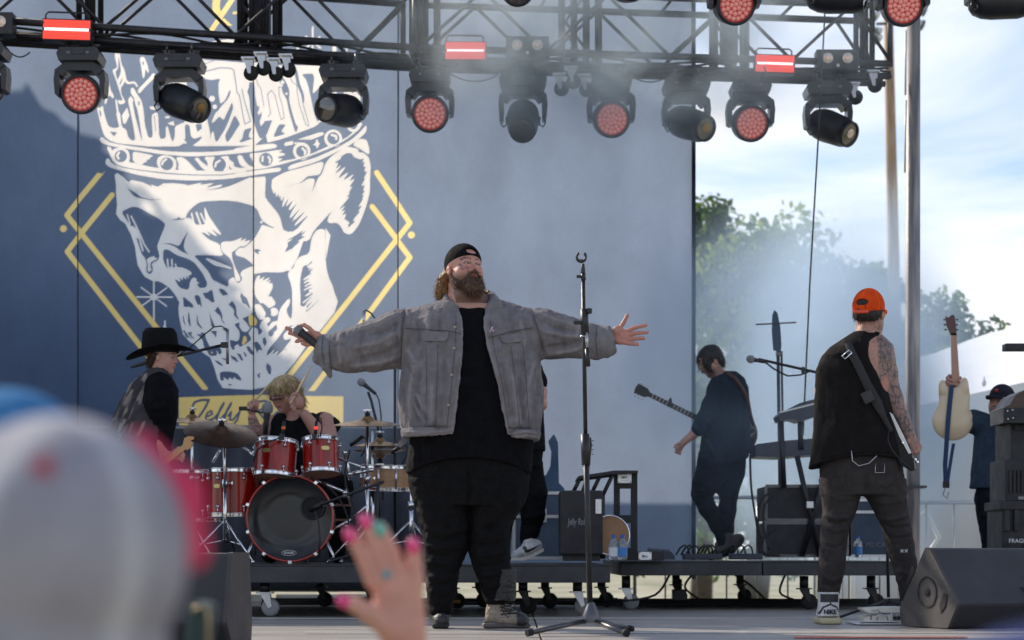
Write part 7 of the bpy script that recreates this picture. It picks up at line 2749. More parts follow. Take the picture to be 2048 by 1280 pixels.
Vp = folds(Vp, Np, [([(938, 930), (940, 1000), (938, 1090)], 4, -6), ([(850, 1050), (890, 1068), (935, 1050)], 6, 5), ([(845, 1062), (890, 1082), (938, 1066)], 5, -5), ([(852, 1090), (890, 1095), (930, 1080)], 5, 5), ([(852, 1105), (888, 1112), (922, 1100)], 5, -5), ([(854, 1122), (890, 1128), (916, 1118)], 4, 4), ([(858, 1150), (885, 1158), (910, 1148)], 4, 5), ([(860, 1165), (885, 1172), (906, 1160)], 4, -4), ([(862, 1180), (886, 1186), (902, 1176)], 4, 4),
                   ([(842, 1000), (870, 1030), (900, 1050)], 7, 4), ([(850, 960), (868, 1010), (885, 1040)], 8, -4), ([(1030, 960), (1000, 1010), (960, 1060)], 8, 5), ([(1045, 985), (1010, 1030), (965, 1070)], 6, -5), ([(1018, 1055), (980, 1072), (945, 1078)], 5, 5), ([(1020, 1075), (985, 1092), (948, 1092)], 5, -5), ([(1020, 1098), (985, 1110), (950, 1112)], 5, 4), ([(1018, 1120), (990, 1130), (955, 1132)], 4, -4), ([(960, 1150), (990, 1148), (1020, 1138)], 4, 5), ([(970, 1175), (995, 1170), (1022, 1160)], 4, 4), ([(965, 1000), (955, 1060), (960, 1120)], 7, 3)])
Vp = wrinkle(Vp, Np, 3.2, (34, 22, 30), 6, 3, True)
f.put('trousers', (Vp, Fp), M['cloth'], singer, np.tile(np.array((0.0085, 0.0083, 0.0095)), (len(Vp), 1)) * (1 + .15 * fbm(Vp / 12, 2, 3))[:, None])
def boot(label, px, flip, colr, toe):
 S = Sdf()
 if flip:      # the boot seen from the front-right, toe to the right
  S.loft([(1138, 993, 1033, -12, 32), (1165, 991, 1032, -12, 32), (1200, 982, 1031, -8, 32)], k=3)
  S.chain([(1002, 1195, 2, 24), (998, 1222, 4, 26)], k=6)
  S.cap((1000, 1232, 2), (1036, 1238, -12), 22, 15, k=6)
  S.ell((1041, 1240, -14), (17, 13, 18), k=6)
  S.ell((987, 1234, 4), (16, 17, 18), k=5)
  S.half((1010, 1250, 0), (0, 1, 0), (960, 1246, -60), (1070, 1300, 60), .5)
 else:
  S.loft([(1140, 853, 880, -6, 24), (1165, 852, 880, -6, 24), (1205, 862, 886, -2, 22)], k=3)
  S.chain([(876, 1200, 4, 20), (880, 1228, 6, 20)], k=6)
  S.cap((880, 1236, 2), (884, 1240, -34), 18, 14, k=6)
  S.half((880, 1250, 0), (0, 1, 0), (840, 1246, -70), (930, 1300, 60), .5)
 V, F = S.mesh(1.3)
 N = vnormals(V, F)
 V = wrinkle(V, N, .8, (9, 6, 9), 3, 2, True)
 c = np.tile(np.array(colr, float), (len(V), 1))
 if flip:
  tan = np.array((.36, .30, .24)) * (1 + .5 * fbm(V / 9, 3, 5))[:, None]
  m_ = sstep(V[:, 1], 1196, 1206) * sstep(-V[:, 0], -1040, -1026)
  c = c * (1 - m_[:, None] * .9) + tan * m_[:, None] * .9
  c = col_mix(c, (.03, .03, .032), ((V[:, 0] > 1034) * 1.0) * .9)
  lc = np.zeros(len(V))
  for i in range(5):
   d, _, _ = seg_dist(V[:, :2], [(1003, 1200 + i * 7), (1026 + i * 2, 1197 + i * 7)])
   lc = np.maximum(lc, (d < 1.6) * 1.0)
  c = col_mix(c, (.015, .015, .016), lc * (V[:, 2] < 0))
 o = f.put('boot', (V, F), M['leather'], singer, c)
 S = Sdf()
 if flip:
  S.box((1012, 1250.5, -4), (47, 4.5, 22), 3.5, k=2, rot=(8, 0, 0))
  S.box((983, 1248, 2), (16, 7, 19), 3, k=2)
 else:
  S.box((882, 1250.5, -12), (16, 4.5, 36), 3.5, k=2)
  S.box((882, 1247, 10), (16, 7, 12), 3, k=2)
 V, F = S.mesh(1.3)
 f.put('boot_sole', (V, F), mat('sole', (.10, .09, .085) if flip else (.02, .02, .02), .7, var=.3, vscale=30), o)
 if flip:
  b = MB()
  for i in range(4):
   b.tube([f.p(1001, 1202 + i * 6, -27 - i), f.p(1014, 1205 + i * 6, -31 - i * 1.5), f.p(1028 + i * 2, 1200 + i * 6, -26 - i * 2)], .0026, 5)
  b.tube([f.p(1012, 1205, -33), f.p(1004, 1218, -36), f.p(1010, 1228, -35), f.p(1017, 1234, -36)], .0024, 5)
  b.tube([f.p(1014, 1205, -33), f.p(1024, 1216, -35), f.p(1018, 1226, -36)], .0024, 5)
  b.build('laces', M['cable'], o)
boot('', 0, True, (.013, .012, .013), 1)
boot('', 0, False, (.022, .021, .022), 1)
hp, tp = f.p(595, 659, -7), f.p(652, 706, -14)
root = thing('microphone', 'black handheld microphone with a silver grille and red tail ring held by the singer', 'microphone', tuple(tp))
dd = (hp - tp).normalized()
L = (hp - tp).length
b = MB()
b.lathe([(.001, 0), (.0155, .001), (.0165, .012), (.0165, .018)], tp, dd, 20)
b.build('tail_cap', M['black_plastic'], root)
b = MB()
b.lathe([(.0167, .016), (.0172, .018), (.0172, .034), (.0167, .036)], tp, dd, 20)
b.build('tail_ring', mat('ring_red', (.65, .02, .05), .35), root)
b = MB()
b.lathe([(.0165, .034), (.0175, L * .45), (.0185, L * .78), (.0205, L * .86), (.0215, L * .875), (.018, L * .88)], tp, dd, 24)
b.build('handle', M['black_plastic'], root)
b = MB()
b.lathe([(.0195, L * .875), (.0255, L * .93), (.0262, L * .97), (.0268, L * .975), (.0262, L * .98), (.0262, L * 1.0), (.022, L * 1.07), (.013, L * 1.105), (.001, L * 1.115)], tp, dd, 28)
b.build('grille', M['grille'], root)
def person(label, fig, u, v):
 return thing('person', label, 'person', fig.p(u, v, 0))
def cloth(f, root, S, h, col, name, fl=(), wr=(1.5, (20, 30, 20)), m='cloth', seed=1, cfn=None):
 V, F = S.mesh(h)
 N = vnormals(V, F)
 if fl:
  V = folds(V, N, fl)
 V = wrinkle(V, N, wr[0], wr[1], seed, 3, True)
 c = np.tile(np.array(col, float), (len(V), 1)) * (1 + .15 * fbm(V / 14.0, 2, seed + 3))[:, None]
 if cfn is not None:
  c = cfn(V, N, c)
 o = f.put(name, (V, F), M[m], root, c)
 return o, V, N, F
def hairdo(f, root, S, h, col, n, length, dirv, width, seed, wr=1.6, mask=None, name='hair', nrm=.35, jit=.3, curl=.2):
 V, F = S.mesh(h)
 N = vnormals(V, F)
 V = wrinkle(V, N, wr, (4, 9, 4), seed, 2)
 c = np.tile(np.array(col, float), (len(V), 1)) * (1 + .6 * fbm(V / np.array((2.5, 7, 2.5)), 2, seed))[:, None]
 mk = np.ones(len(V), bool) if mask is None else mask(V)
 rn = np.random.RandomState(seed)
 rt, nr = surf_samples(V, N, n, mk, seed)
 d = nr * nrm + np.array(dirv, float) + rn.normal(size=rt.shape) * jit
 d /= np.linalg.norm(d, axis=1)[:, None]
 Vs, Fs = strands(rt, d, rn.uniform(length * .4, length, n), width, 0, curl, seed + 1)
 cs = np.repeat(np.array([col], float) * rn.uniform(.5, 1.8, (n, 1)), 10, axis=0)
 return f.put(name, joinm([(V, F), (Vs, Fs)]), M['hair'], root, np.concatenate([c, cs]))
INK = np.array((.075, .07, .075))
BLK = (.0065, .0065, .008)
# ---------------------------------------------------------------- bassist in the orange cap
f = Fig(9.8, 1735)
bas = person('tattooed man in bright orange cap and black sleeveless shirt with his back to the camera', f, 1735, 1248)
HB = Fr((1739, 628, 0), 44, rotm(148, 4, 2))
S = Sdf()
add_head(S, HB, wide=1.02)
S.cap((1740, 650, 4), (1735, 690, 4), 24, 30, k=6)
S.loft([(672, 1700, 1768, 4, 26), (690, 1668, 1785, 4, 44), (720, 1650, 1790, 4, 52), (790, 1650, 1776, 4, 56), (900, 1648, 1790, 4, 60)], k=6)
S.chain([(1762, 706, 4, 27), (1772, 745, 8, 24), (1783, 792, 6, 21), (1787, 800, 4, 20), (1800, 840, -6, 17.5), (1817, 878, -14, 13)], k=7)
hand(S, [[(1828, 884, -22), (1834, 895, -28), (1830, 904, -32)], [(1824, 888, -24), (1829, 900, -31), (1823, 907, -34)], [(1819, 891, -24), (1822, 904, -31), (1815, 910, -33)], [(1814, 892, -22), (1815, 904, -28), (1810, 908, -30)], [(1812, 882, -22), (1805, 890, -30), (1804, 898, -33)]], r=5.2, k=2,
     palm=[((1821, 889, -18), (12, 14, 10), (0, 0, 20))])
V1, F1 = S.mesh(1.0)
q = HB.inv(V1)
hc = head_colors(q, base=(.46, .24, .18), stub=.5)
bodyc = np.tile(np.array((.46, .24, .18)), (len(V1), 1))
c = np.where((V1[:, 1] < 662)[:, None], hc, bodyc)
n1 = fbm(V1 / np.array((9, 11, 9)), 4, 31)
n2 = fbm(V1 / 5.0, 3, 33)
arm = (V1[:, 0] > 1741) & (V1[:, 1] > 672)
armm = sstep(V1[:, 0] - 1745 + .0 * V1[:, 1], 0, 6) * arm
tat = sstep(-np.abs(n1), -.16, -.07) * .95
bare = sstep(-np.hypot((V1[:, 0] - 1764) / 12, (V1[:, 1] - 775) / 22), -1.1, -.5)
knuck = sstep(V1[:, 1], 868, 880)
t_ = np.clip(.42 + .6 * tat, 0, .95) * armm * (1 - bare) * (1 - .5 * knuck)
c = col_mix(c, INK + .03 * n2[:, None] * np.array((1, 1, .8)), t_)
c = col_mix(c, (.52, .16, .13), armm * bare * .5)
for ex, ey in ((1770, 693), (1768, 718)):
 d = np.hypot((V1[:, 0] - ex) / 1.3, (V1[:, 1] - ey))
 c = col_mix(c, INK, (np.abs((d % 4.5) - 2.2) < 1.0) * (d < 13) * .7)
sh = (V1[:, 0] < 1746) & (V1[:, 0] > 1704) & (V1[:, 1] > 678) & (V1[:, 1] < 760)
c = col_mix(c, INK, sh * (np.abs(fbm(V1 / 6.0, 2, 41)) < .045) * .6)
nk = (V1[:, 1] > 655) & (V1[:, 1] < 680)
c = col_mix(c, INK, nk * (np.abs(n2) < .10) * .5)
S = Sdf()
S.chain([(1665, 720, 4, 22), (1650, 780, 10, 18), (1668, 850, -20, 14)], k=6)
S.chain([(1684, 930, 4, 30), (1668, 1060, 2, 18), (1660, 1200, 0, 10)], k=8)
S.chain([(1768, 930, 4, 30), (1796, 1060, 2, 18), (1820, 1195, 0, 8)], k=8)
V2, F2 = S.mesh(3.5)
f.put('body', joinm([(V1, F1), (V2, F2)]), M['skin'], bas, np.concatenate([c, np.tile(np.array((.46, .24, .18)), (len(V2), 1))]))
S = Sdf(HB)
S.ell((0, .02, .30), (.64, .42, .62), k=3)
S.ell((0, -.30, .14), (.665, .725, .83), k=3)
S.half((0, .36, 0), (0, 1, 0), (-2, -2, -2), (2, 2, 2), 2)
hairdo(f, bas, S, 1.0, (.022, .014, .012), 700, 11, (0, 1, 0), .9, 5, 1.6)
def orange(q, c):
 seam_ = np.zeros(len(q))
 a = np.arctan2(q[:, 0], q[:, 2] - .12)
 for t in (-2.1, -1.05, 0, 1.05, 2.1, 3.14):
  dd_ = np.abs((a - t + np.pi) % (2 * np.pi) - np.pi) * np.hypot(q[:, 0], q[:, 2] - .12)
  seam_ = np.maximum(seam_, (dd_ < .035) * 1.0)
 c = col_mix(c, (.62, .05, .012), (1 - seam_) * .45)
 mesh_ = ((np.sin(q[:, 0] * 95) * np.sin(q[:, 1] * 95) * np.sin(q[:, 2] * 95)) > .12)
 return col_mix(c, (.30, .04, .01), mesh_ * .22 * (q[:, 1] < -.38))
cap_part(HB, f, bas, (.95, .105, .012), bill_dir=-1, low=-.16, h=1.10, colfn=orange, tilt=.0)
S = Sdf(HB)
S.cap((-.27, -.05, .98), (.27, -.05, .98), .085, .085, k=.6)
f.put('strap', S.mesh(.8), mat('strap_orange', (.75, .09, .035), .4), bas)
S = Sdf(HB)
S.ell((-.27, .02, -.80), (.20, .15, .05), k=.5)
S.ell((.27, .02, -.80), (.20, .15, .05), k=.5)
S.cap((-.46, -.02, -.70), (-.66, -.02, .05), .03, .02, k=1)
S.cap((.46, -.02, -.70), (.66, -.02, .05), .03, .02, k=1)
f.put('sunglasses', S.mesh(.7), mat('lens_yellow', (.8, .38, .02), .15, coat=1), bas)
S = Sdf()
S.loft([(664, 1708, 1762, 6, 26), (676, 1690, 1766, 4, 34), (692, 1664, 1768, 4, 46), (712, 1645, 1768, 4, 54), (740, 1634, 1766, 4, 60), (800, 1631, 1778, 4, 66), (860, 1629, 1792, 2, 70), (910, 1623, 1804, 2, 74), (938, 1619, 1808, 0, 76)], k=6)
S.ell((1781, 700, 2), (34, 46, 80), k=2.5, op='-')
S.ell((1764, 712, -20), (42, 40, 50), k=2.5, op='-')
S.ell((1772, 748, -18), (27, 38, 52), k=2.5, op='-')
S.ell((1730, 655, 20), (30, 15, 40), k=2, op='-')
S.ell((1725, 985, -40), (150, 72, 200), k=2, op='-')
cloth(f, bas, S, 1.8, (.013, .0115, .012), 'shirt', [([(1672, 720), (1668, 800), (1660, 880)], 7, 3), ([(1700, 700), (1692, 780), (1690, 880)], 8, -3), ([(1715, 740), (1722, 820), (1740, 890)], 7, 3), ([(1745, 780), (1752, 840), (1760, 890)], 6, -3), ([(1645, 760), (1642, 840), (1634, 900)], 6, -2.5),
                                      ([(1640, 900), (1632, 930)], 4, 2.5), ([(1655, 880), (1650, 925)], 5, -2.5), ([(1770, 860), (1780, 905)], 5, 3), ([(1624, 926), (1660, 916), (1720, 908), (1800, 912)], 1.6, -2.5)], (1.4, (22, 40, 24)), seed=4)
S = Sdf()
S.loft([(880, 1646, 1796, 4, 58), (930, 1642, 1804, 4, 62), (965, 1641, 1808, 4, 62), (990, 1643, 1812, 4, 58)], k=6)
S.loft([(960, 1642, 1728, 4, 56), (985, 1644, 1722, 4, 52), (1020, 1648, 1712, 4, 46), (1060, 1643, 1696, 2, 38), (1100, 1641, 1691, 2, 34), (1140, 1638, 1689, 2, 32), (1168, 1637, 1682, 2, 28), (1188, 1637, 1678, 2, 24)], k=6)
S.loft([(960, 1722, 1810, 4, 56), (985, 1727, 1812, 4, 52), (1010, 1744, 1813, 4, 46), (1040, 1758, 1817, 4, 40), (1062, 1768, 1822, 2, 36), (1100, 1776, 1829, 2, 33), (1140, 1789, 1834, 2, 30), (1170, 1797, 1838, 2, 27), (1215, 1806, 1838, 2, 24)], k=6)
cloth(f, bas, S, 1.8, (.050, .043, .043), 'jeans', [([(1644, 1030), (1665, 1038), (1692, 1032)], 4, 4.5), ([(1645, 1042), (1668, 1050), (1694, 1043)], 4, -4.5), ([(1645, 1054), (1668, 1062), (1692, 1054)], 4, 4), ([(1641, 1090), (1664, 1096), (1690, 1086)], 4, -3), ([(1640, 1150), (1660, 1160), (1686, 1150)], 4, 4.5), ([(1640, 1165), (1660, 1174), (1680, 1166)], 4, -4.5),
                                       ([(1745, 1030), (1775, 1040), (1812, 1030)], 4, 4.5), ([(1760, 1048), (1785, 1058), (1818, 1050)], 4, -4.5), ([(1768, 1062), (1790, 1070), (1822, 1066)], 4, 4), ([(1792, 1140), (1812, 1148), (1834, 1140)], 4, 4.5), ([(1800, 1158), (1815, 1166), (1836, 1158)], 4, -4), ([(1722, 950), (1723, 985)], 4, -5),
                                       ([(1652, 948), (1656, 975), (1668, 982), (1684, 972), (1682, 950)], 1.8, -2.2), ([(1738, 954), (1744, 972), (1762, 980), (1782, 968), (1784, 950)], 1.8, -2.2), ([(1650, 990), (1675, 1000), (1715, 992)], 5, 2.5), ([(1730, 995), (1760, 1008), (1808, 1000)], 5, 2.5)], (1.6, (26, 16, 22)), 'denim', 6)
b = MB()
for ox in (0, 8):
 p = f.p(1797 + ox, 1102, -37)
 b.cyl(p + Vector((-.007, 0, .007)), p + Vector((.007, 0, -.007)), .002, n=5)
 b.cyl(p + Vector((-.007, 0, -.007)), p + Vector((.007, 0, .007)), .002, n=5)
b.build('stitched_crosses', M['print_white'], bas)
b = MB()
b.tube([f.p(*p_) for p_ in ((1739, 928, -66), (1738, 948, -68), (1756, 948, -68), (1757, 929, -66))], .0022, 5)
b.tube([f.p(*p_) for p_ in ((1690, 905, -76), (1692, 925, -74), (1705, 935, -72), (1725, 930, -72), (1740, 915, -76))], .0028, 5)
b.build('key_ring', M['steel'], bas)
S = Sdf()
S.loft([(1184, 1634, 1678, 0, 24), (1205, 1636, 1677, -2, 24), (1232, 1634, 1676, -4, 26)], k=3, e=2.6)
S.cap((1656, 1228, 10), (1662, 1232, 60), 21, 17, k=6)
S.half((1655, 1240, 0), (0, 1, 0), (1600, 1237, -90), (1720, 1300, 120), .5)
V, F = S.mesh(1.1)
c = np.tile(np.array((.62, .61, .60)), (len(V), 1))
blk = (.018, .018, .02)
c = col_mix(c, blk, ((V[:, 1] < 1204) & (V[:, 1] > 1188) & (V[:, 0] > 1638) & (V[:, 0] < 1674)) * 1.0)
for pl in ([(1657, 1200), (1657, 1208), (1643, 1214), (1636, 1226)], [(1657, 1208), (1670, 1214), (1677, 1226)]):
 d, _, _ = seg_dist(V[:, :2], pl)
 c = col_mix(c, blk, (d < 1.8) * 1.0)
sho = f.put('sneaker', (V, F), M['leather'], bas, c)
S = Sdf()
S.box((1657, 1241, 14), (22, 6.5, 50), 5, k=2)
f.put('sneaker_sole', S.mesh(1.4), mat('sole_cream', (.55, .48, .30), .6), sho)
text_obj('lettering', 'NIKE', .030, f.p(1655, 1223, -31.5), (R(90), 0, R(0)), mat('print_black', (.01, .01, .012), .5), sho, ext=.001, bold=.0012, sx=.95)
S = Sdf()
S.cap((1820, 1205, -2), (1822, 1236, -4), 17, 18, k=4)
S.cap((1822, 1238, -2), (1830, 1240, 46), 17, 14, k=5)
S.half((1815, 1247, 0), (0, 1, 0), (1760, 1244, -90), (1900, 1300, 120), .5)
f.put('sneaker', S.mesh(1.8), M['white_plastic'], bas)
gt = thing('electric_bass', 'black electric bass slung at the right hip of the orange cap man', 'bass guitar', f.p(1790, 900, -30))
b = MB()
out = [(1762, 838), (1770, 826), (1782, 838), (1792, 862), (1806, 890), (1818, 925), (1820, 940), (1812, 944), (1796, 934), (1780, 912), (1770, 890), (1768, 866)]
b.prism([f.p(x, y, -40 - (x - 1760) * .12) for x, y in out], (.018, .045, 0))
b.build('body', mat('bass_black', (.006, .006, .008), .45, spec=.3), gt)
b = MB()
b.prism([f.p(x, y, -41.5 - (x - 1760) * .12) for x, y in ((1771, 828), (1776, 832), (1796, 872), (1812, 908), (1808, 910), (1790, 876))], (.004, .003, 0))
b.build('white_edge', M['white_plastic'], gt)
for x, y in ((1818, 921), (1822, 926), (1793, 888)):
 b = MB()
 b.cyl(f.p(x, y, -46), f.p(x + 4, y, -50), .006, n=8)
 b.build('knob', M['chrome'], gt)
b = MB()
b.tube([f.p(*p_) for p_ in ((1765, 865, -64), (1762, 885, -72), (1770, 905, -74), (1790, 925, -66), (1812, 940, -50), (1818, 942, -44))], .003, 6)
b.build('lead', M['cable'], gt)
st = thing('guitar_strap', 'wide black strap running diagonally down the back of the orange cap man', 'strap', f.p(1725, 780, -60))
b = MB()
cl = [(1688, 690, -44), (1694, 712, -57), (1708, 742, -64), (1724, 778, -69), (1742, 812, -72), (1757, 842, -68), (1772, 866, -58)]
L_, R_ = [], []
for i, p_ in enumerate(cl):
 a_, c_ = Vector(cl[max(0, i - 1)]), Vector(cl[min(len(cl) - 1, i + 1)])
 d_ = (c_ - a_).normalized()
 s2_ = Vector((d_.y, -d_.x, 0)) * (8.5 if i < 4 else 10 if i < 5 else 5)
 L_.append(Vector(p_) - s2_)
 R_.append(Vector(p_) + s2_)
vs = []
for a_, c_ in zip(L_, R_):
 vs += [f.p(*a_), f.p(*c_), f.p(*(a_ + Vector((0, 0, 2)))), f.p(*(c_ + Vector((0, 0, 2))))]
fs = []
for i in range(len(cl) - 1):
 o_ = i * 4
 fs += [(o_, o_ + 1, o_ + 5, o_ + 4), (o_ + 2, o_ + 6, o_ + 7, o_ + 3), (o_, o_ + 4, o_ + 6, o_ + 2), (o_ + 1, o_ + 3, o_ + 7, o_ + 5)]
b.add(vs, fs, True)
b.build('webbing', mat('webbing', (.03, .028, .03), .8, bump=.4, bscale=200), st)
b = MB()
b.tube([f.p(*p_) for p_ in ((1674, 718, -58), (1688, 706, -60), (1693, 712, -61), (1680, 724, -61))], .0035, 6, closed=True)
b.build('buckle', M['chrome'], st)
b = MB()
b.box(f.p(1722, 800, -74), (.055, .018, .06), Matrix.Rotation(R(-25), 3, 'Y'), .006)
b.build('transmitter', M['black_plastic'], st)
# ---------------------------------------------------------------- guitarist walking on the riser
f = Fig(14.1, 1440)
wal = person('long haired man in dark blue shirt stepping left on the riser, head bowed', f, 1440, 1119)
HW = Fr((1421, 723, 0), 30.5, rotm(-72, -30, 0))
S = Sdf()
add_head(S, HW)
S.cap((1432, 740, 0), (1446, 762, 0), 13, 18, k=5)
S.chain([(1446, 775, -14, 15), (1420, 820, -22, 13), (1402, 855, -24, 10), (1385, 870, -26, 8.5), (1366, 885, -28, 7)], k=5)
hand(S, [[(1358, 893, -30), (1350, 900, -33), (1349, 906, -33)], [(1360, 895, -28), (1353, 903, -29), (1353, 908, -29)], [(1362, 896, -26), (1358, 905, -26), (1358, 909, -26)], [(1357, 888, -32), (1349, 892, -36), (1346, 896, -38)]], r=2.9, k=1.4, palm=[((1362, 889, -28), (9, 7, 6), (0, 0, -35))])
V1, F1 = S.mesh(.9)
q = HW.inv(V1)
c = np.where((V1[:, 1] < 758)[:, None], head_colors(q, stub=.6, base=(.42, .22, .17)), np.tile(np.array((.46, .24, .18)), (len(V1), 1)))
S = Sdf()
S.loft([(765, 1425, 1478, 0, 20), (880, 1418, 1485, 0, 26), (935, 1402, 1484, 0, 26)], k=4)
S.chain([(1425, 935, -6, 20), (1407, 985, -10, 11), (1432, 1045, 0, 8), (1446, 1080, 0, 6)], k=5)
S.chain([(1462, 935, 6, 20), (1453, 1000, 8, 11), (1450, 1080, 6, 6)], k=5)
V2, F2 = S.mesh(3)
f.put('body', joinm([(V1, F1), (V2, F2)]), M['skin'], wal, np.concatenate([c, np.tile(SK, (len(V2), 1))]))
S = Sdf(HW)
S.ell((0, -.34, .16), (.70, .72, .82), k=2)
S.ell((.0, .15, .42), (.62, .66, .50), k=8)
S.ell((.45, .02, -.42), (.16, .62, .30), k=8)
S.ell((-.45, .02, -.42), (.16, .62, .30), k=8)
hairdo(f, wal, S, 1.0, (.014, .012, .014), 900, 10, (-.1, 1, 0), .8, 9, 1.3)
S = Sdf(HW)
S.cap((-.3, .0, -.82), (.3, .0, -.82), .12, .12, k=1, ws=.4)
f.put('glasses', S.mesh(.8), mat('glass_gold', (.25, .22, .1), .3, .5), wal)
S = Sdf()
S.loft([(744, 1446, 1472, 0, 16), (756, 1424, 1488, 0, 26), (775, 1414, 1496, 0, 32), (820, 1410, 1499, 0, 34), (870, 1404, 1500, 0, 36), (900, 1400, 1500, 0, 37), (918, 1397, 1494, 0, 36), (932, 1396, 1470, 0, 34)], k=5)
S.chain([(1440, 778, -18, 21), (1422, 812, -26, 19), (1404, 845, -28, 16), (1394, 860, -28, 14)], k=7)
S.ell((1490, 950, 0), (40, 34, 70), k=2, op='-')
cloth(f, wal, S, 1.6, (.018, .027, .042), 'shirt', [([(1430, 790), (1440, 850), (1436, 910)], 5, -3), ([(1455, 780), (1462, 850), (1458, 920)], 6, 3), ([(1480, 800), (1482, 860), (1476, 910)], 5, -3), ([(1412, 830), (1425, 845)], 3, 3), ([(1404, 846), (1418, 862)], 3, -3), ([(1440, 760), (1450, 800)], 5, 2), ([(1410, 880), (1425, 915)], 4, 2.5)], (1.1, (13, 22, 14)), seed=8)
S = Sdf()
S.loft([(905, 1398, 1492, 0, 34), (935, 1393, 1490, 0, 34), (955, 1390, 1484, 0, 32)], k=5)
S.chain([(1424, 945, -8, 31), (1408, 972, -12, 24), (1402, 988, -12, 19), (1414, 1016, -8, 16.5), (1434, 1050, -2, 14), (1444, 1078, 0, 10), (1446, 1090, 0, 9)], k=6)
S.chain([(1463, 945, 8, 27), (1455, 985, 10, 21), (1454, 1020, 10, 18), (1453, 1060, 8, 14), (1447, 1092, 6, 10), (1440, 1108, 6, 9)], k=6)
S.ell((1436, 1000, -2), (6, 14, 60), k=3, op='-')
cloth(f, wal, S, 1.6, (.0075, .0085, .013), 'jeans', [([(1390, 980), (1405, 984), (1420, 978)], 3, 3), ([(1394, 994), (1408, 998), (1424, 992)], 3, -3), ([(1410, 1016), (1424, 1018), (1436, 1010)], 3, 2.5), ([(1430, 1050), (1445, 1054), (1460, 1048)], 3, 3), ([(1432, 1066), (1446, 1070), (1460, 1064)], 3, -3)], (1.3, (14, 10, 12)), seed=3)
for k_, (a, c_, w1) in enumerate((((1478, 1082, -2), (1418, 1112, -8), 0), ((1462, 1098, 8), (1422, 1114, 8), 0))):
 S = Sdf()
 S.cap((a[0] - 18, a[1] - 2, a[2]), (a[0], a[1] - 4, a[2]), 10, 11, k=4)
 S.cap((a[0] - 4, a[1] + 3, a[2]), c_, 11, 7, k=4)
 S.cap((a[0] - 22, a[1] - 8, a[2]), (a[0] - 22, a[1] + 2, a[2]), 10, 10, k=4)
 V, F = S.mesh(1.2)
 o = f.put('boot', (V, F), M['leather'], wal, np.tile(np.array((.05, .038, .032)), (len(V), 1)))
gt = thing('electric_guitar', 'dark guitar across the back of the walking man, neck pointing up left', 'guitar', f.p(1440, 830, 20))
b = MB()
hs, ne = Vector((1300, 789, 6)), Vector((1398, 836, 14))
dv = (ne - hs).normalized()
pv = Vector((-dv.y, dv.x, 0))
b.prism([f.p(*(hs + pv * s_)) for s_ in (-4.5, 4.5)] + [f.p(*(ne + pv * s_)) for s_ in (5.5, -5.5)], (0, .018, 0))
b.build('neck', mat('ebony', (.012, .012, .016), .35), gt)
b = MB()
h0 = hs - dv * 30
b.prism([f.p(*q_) for q_ in (hs + pv * 4, hs - dv * 8 + pv * 9, h0 + pv * 11, h0 - dv * 2 + pv * 3, h0 - pv * 3 - dv * 2, h0 - pv * 11, hs - dv * 8 - pv * 9, hs - pv * 4)], (0, .014, 0))
b.build('headstock', M['black_plastic'], gt)
for i in range(3):
 for s_ in (-1, 1):
  b = MB()
  p0 = hs - dv * (10 + i * 8) + pv * s_ * 9
  b.cyl(f.p(*p0), f.p(*(p0 + pv * s_ * 4)), .004, n=6)
  b.sphere(f.p(*(p0 + pv * s_ * 5.5)), .009, 8)
  b.build('tuning_peg', M['chrome'], gt)
b = MB()
for i in range(12):
 p0 = hs + dv * (6 + i * 8)
 b.prism([f.p(*(p0 + pv * 4.6 + Vector((0, 0, -.8)))), f.p(*(p0 - pv * 4.6 + Vector((0, 0, -.8)))), f.p(*(p0 - pv * 4.6 + dv * .8 + Vector((0, 0, -.8)))), f.p(*(p0 + pv * 4.6 + dv * .8 + Vector((0, 0, -.8))))], (0, -.001, 0))
b.build('frets', M['steel'], gt)
b = MB()
b.prism([f.p(1340 + x, 806 + y, 2) for x, y in ((-2, -8), (3, -12), (4, -4), (6, 6), (2, 8), (-3, 4))], (0, .02, 0))
b.build('capo', M['black_plastic'], gt)
S = Sdf()
S.ell((1492, 866, 26), (27, 34, 7), k=6)
S.ell((1448, 850, 26), (24, 26, 7), k=12)
S.chain([(1400, 838, 20, 6), (1430, 846, 24, 8)], k=8)
f.put('body', S.mesh(1.4), mat('guitar_dark', (.02, .022, .03), .25, coat=.8), gt)
st = thing('guitar_strap', 'narrow brown strap over the back of the walking man', 'strap', f.p(1478, 780, -20))
b = MB()
b.tube([f.p(*p_) for p_ in ((1452, 748, -20), (1466, 758, -30), (1480, 778, -33), (1492, 800, -28), (1500, 830, -8), (1508, 850, 8))], .0125, 6)
b.build('leather', mat('strap_brown', (.08, .035, .025), .7), st)
# ---------------------------------------------------------------- drummer
f = Fig(12.75, 590)
dru = person('blond drummer in sunglasses and black sleeveless top sitting behind the red drums', f, 600, 1120)
HD = Fr((570, 789, 0), 37, rotm(-38, -14, -4))
S = Sdf()
add_head(S, HD, wide=1.05, fat=.5)
S.cap((582, 820, 8), (590, 842, 10), 17, 22, k=6)
S.loft([(838, 540, 640, 10, 26), (870, 530, 655, 10, 36), (960, 545, 650, 12, 40)], k=6)
S.chain([(544, 846, 4, 17), (530, 872, -6, 16), (514, 862, -20, 13), (508, 838, -26, 9)], k=5)
hand(S, [[(514, 812, -30), (520, 806, -34), (519, 814, -38)], [(508, 808, -30), (512, 804, -37), (515, 812, -40)], [(502, 812, -30), (504, 810, -38), (509, 817, -41)], [(500, 820, -30), (502, 819, -37), (507, 824, -40)], [(514, 822, -30), (518, 818, -36), (514, 813, -39)]], r=4.0, k=1.6, palm=[((508, 820, -28), (10, 13, 8), (0, 0, 10))])
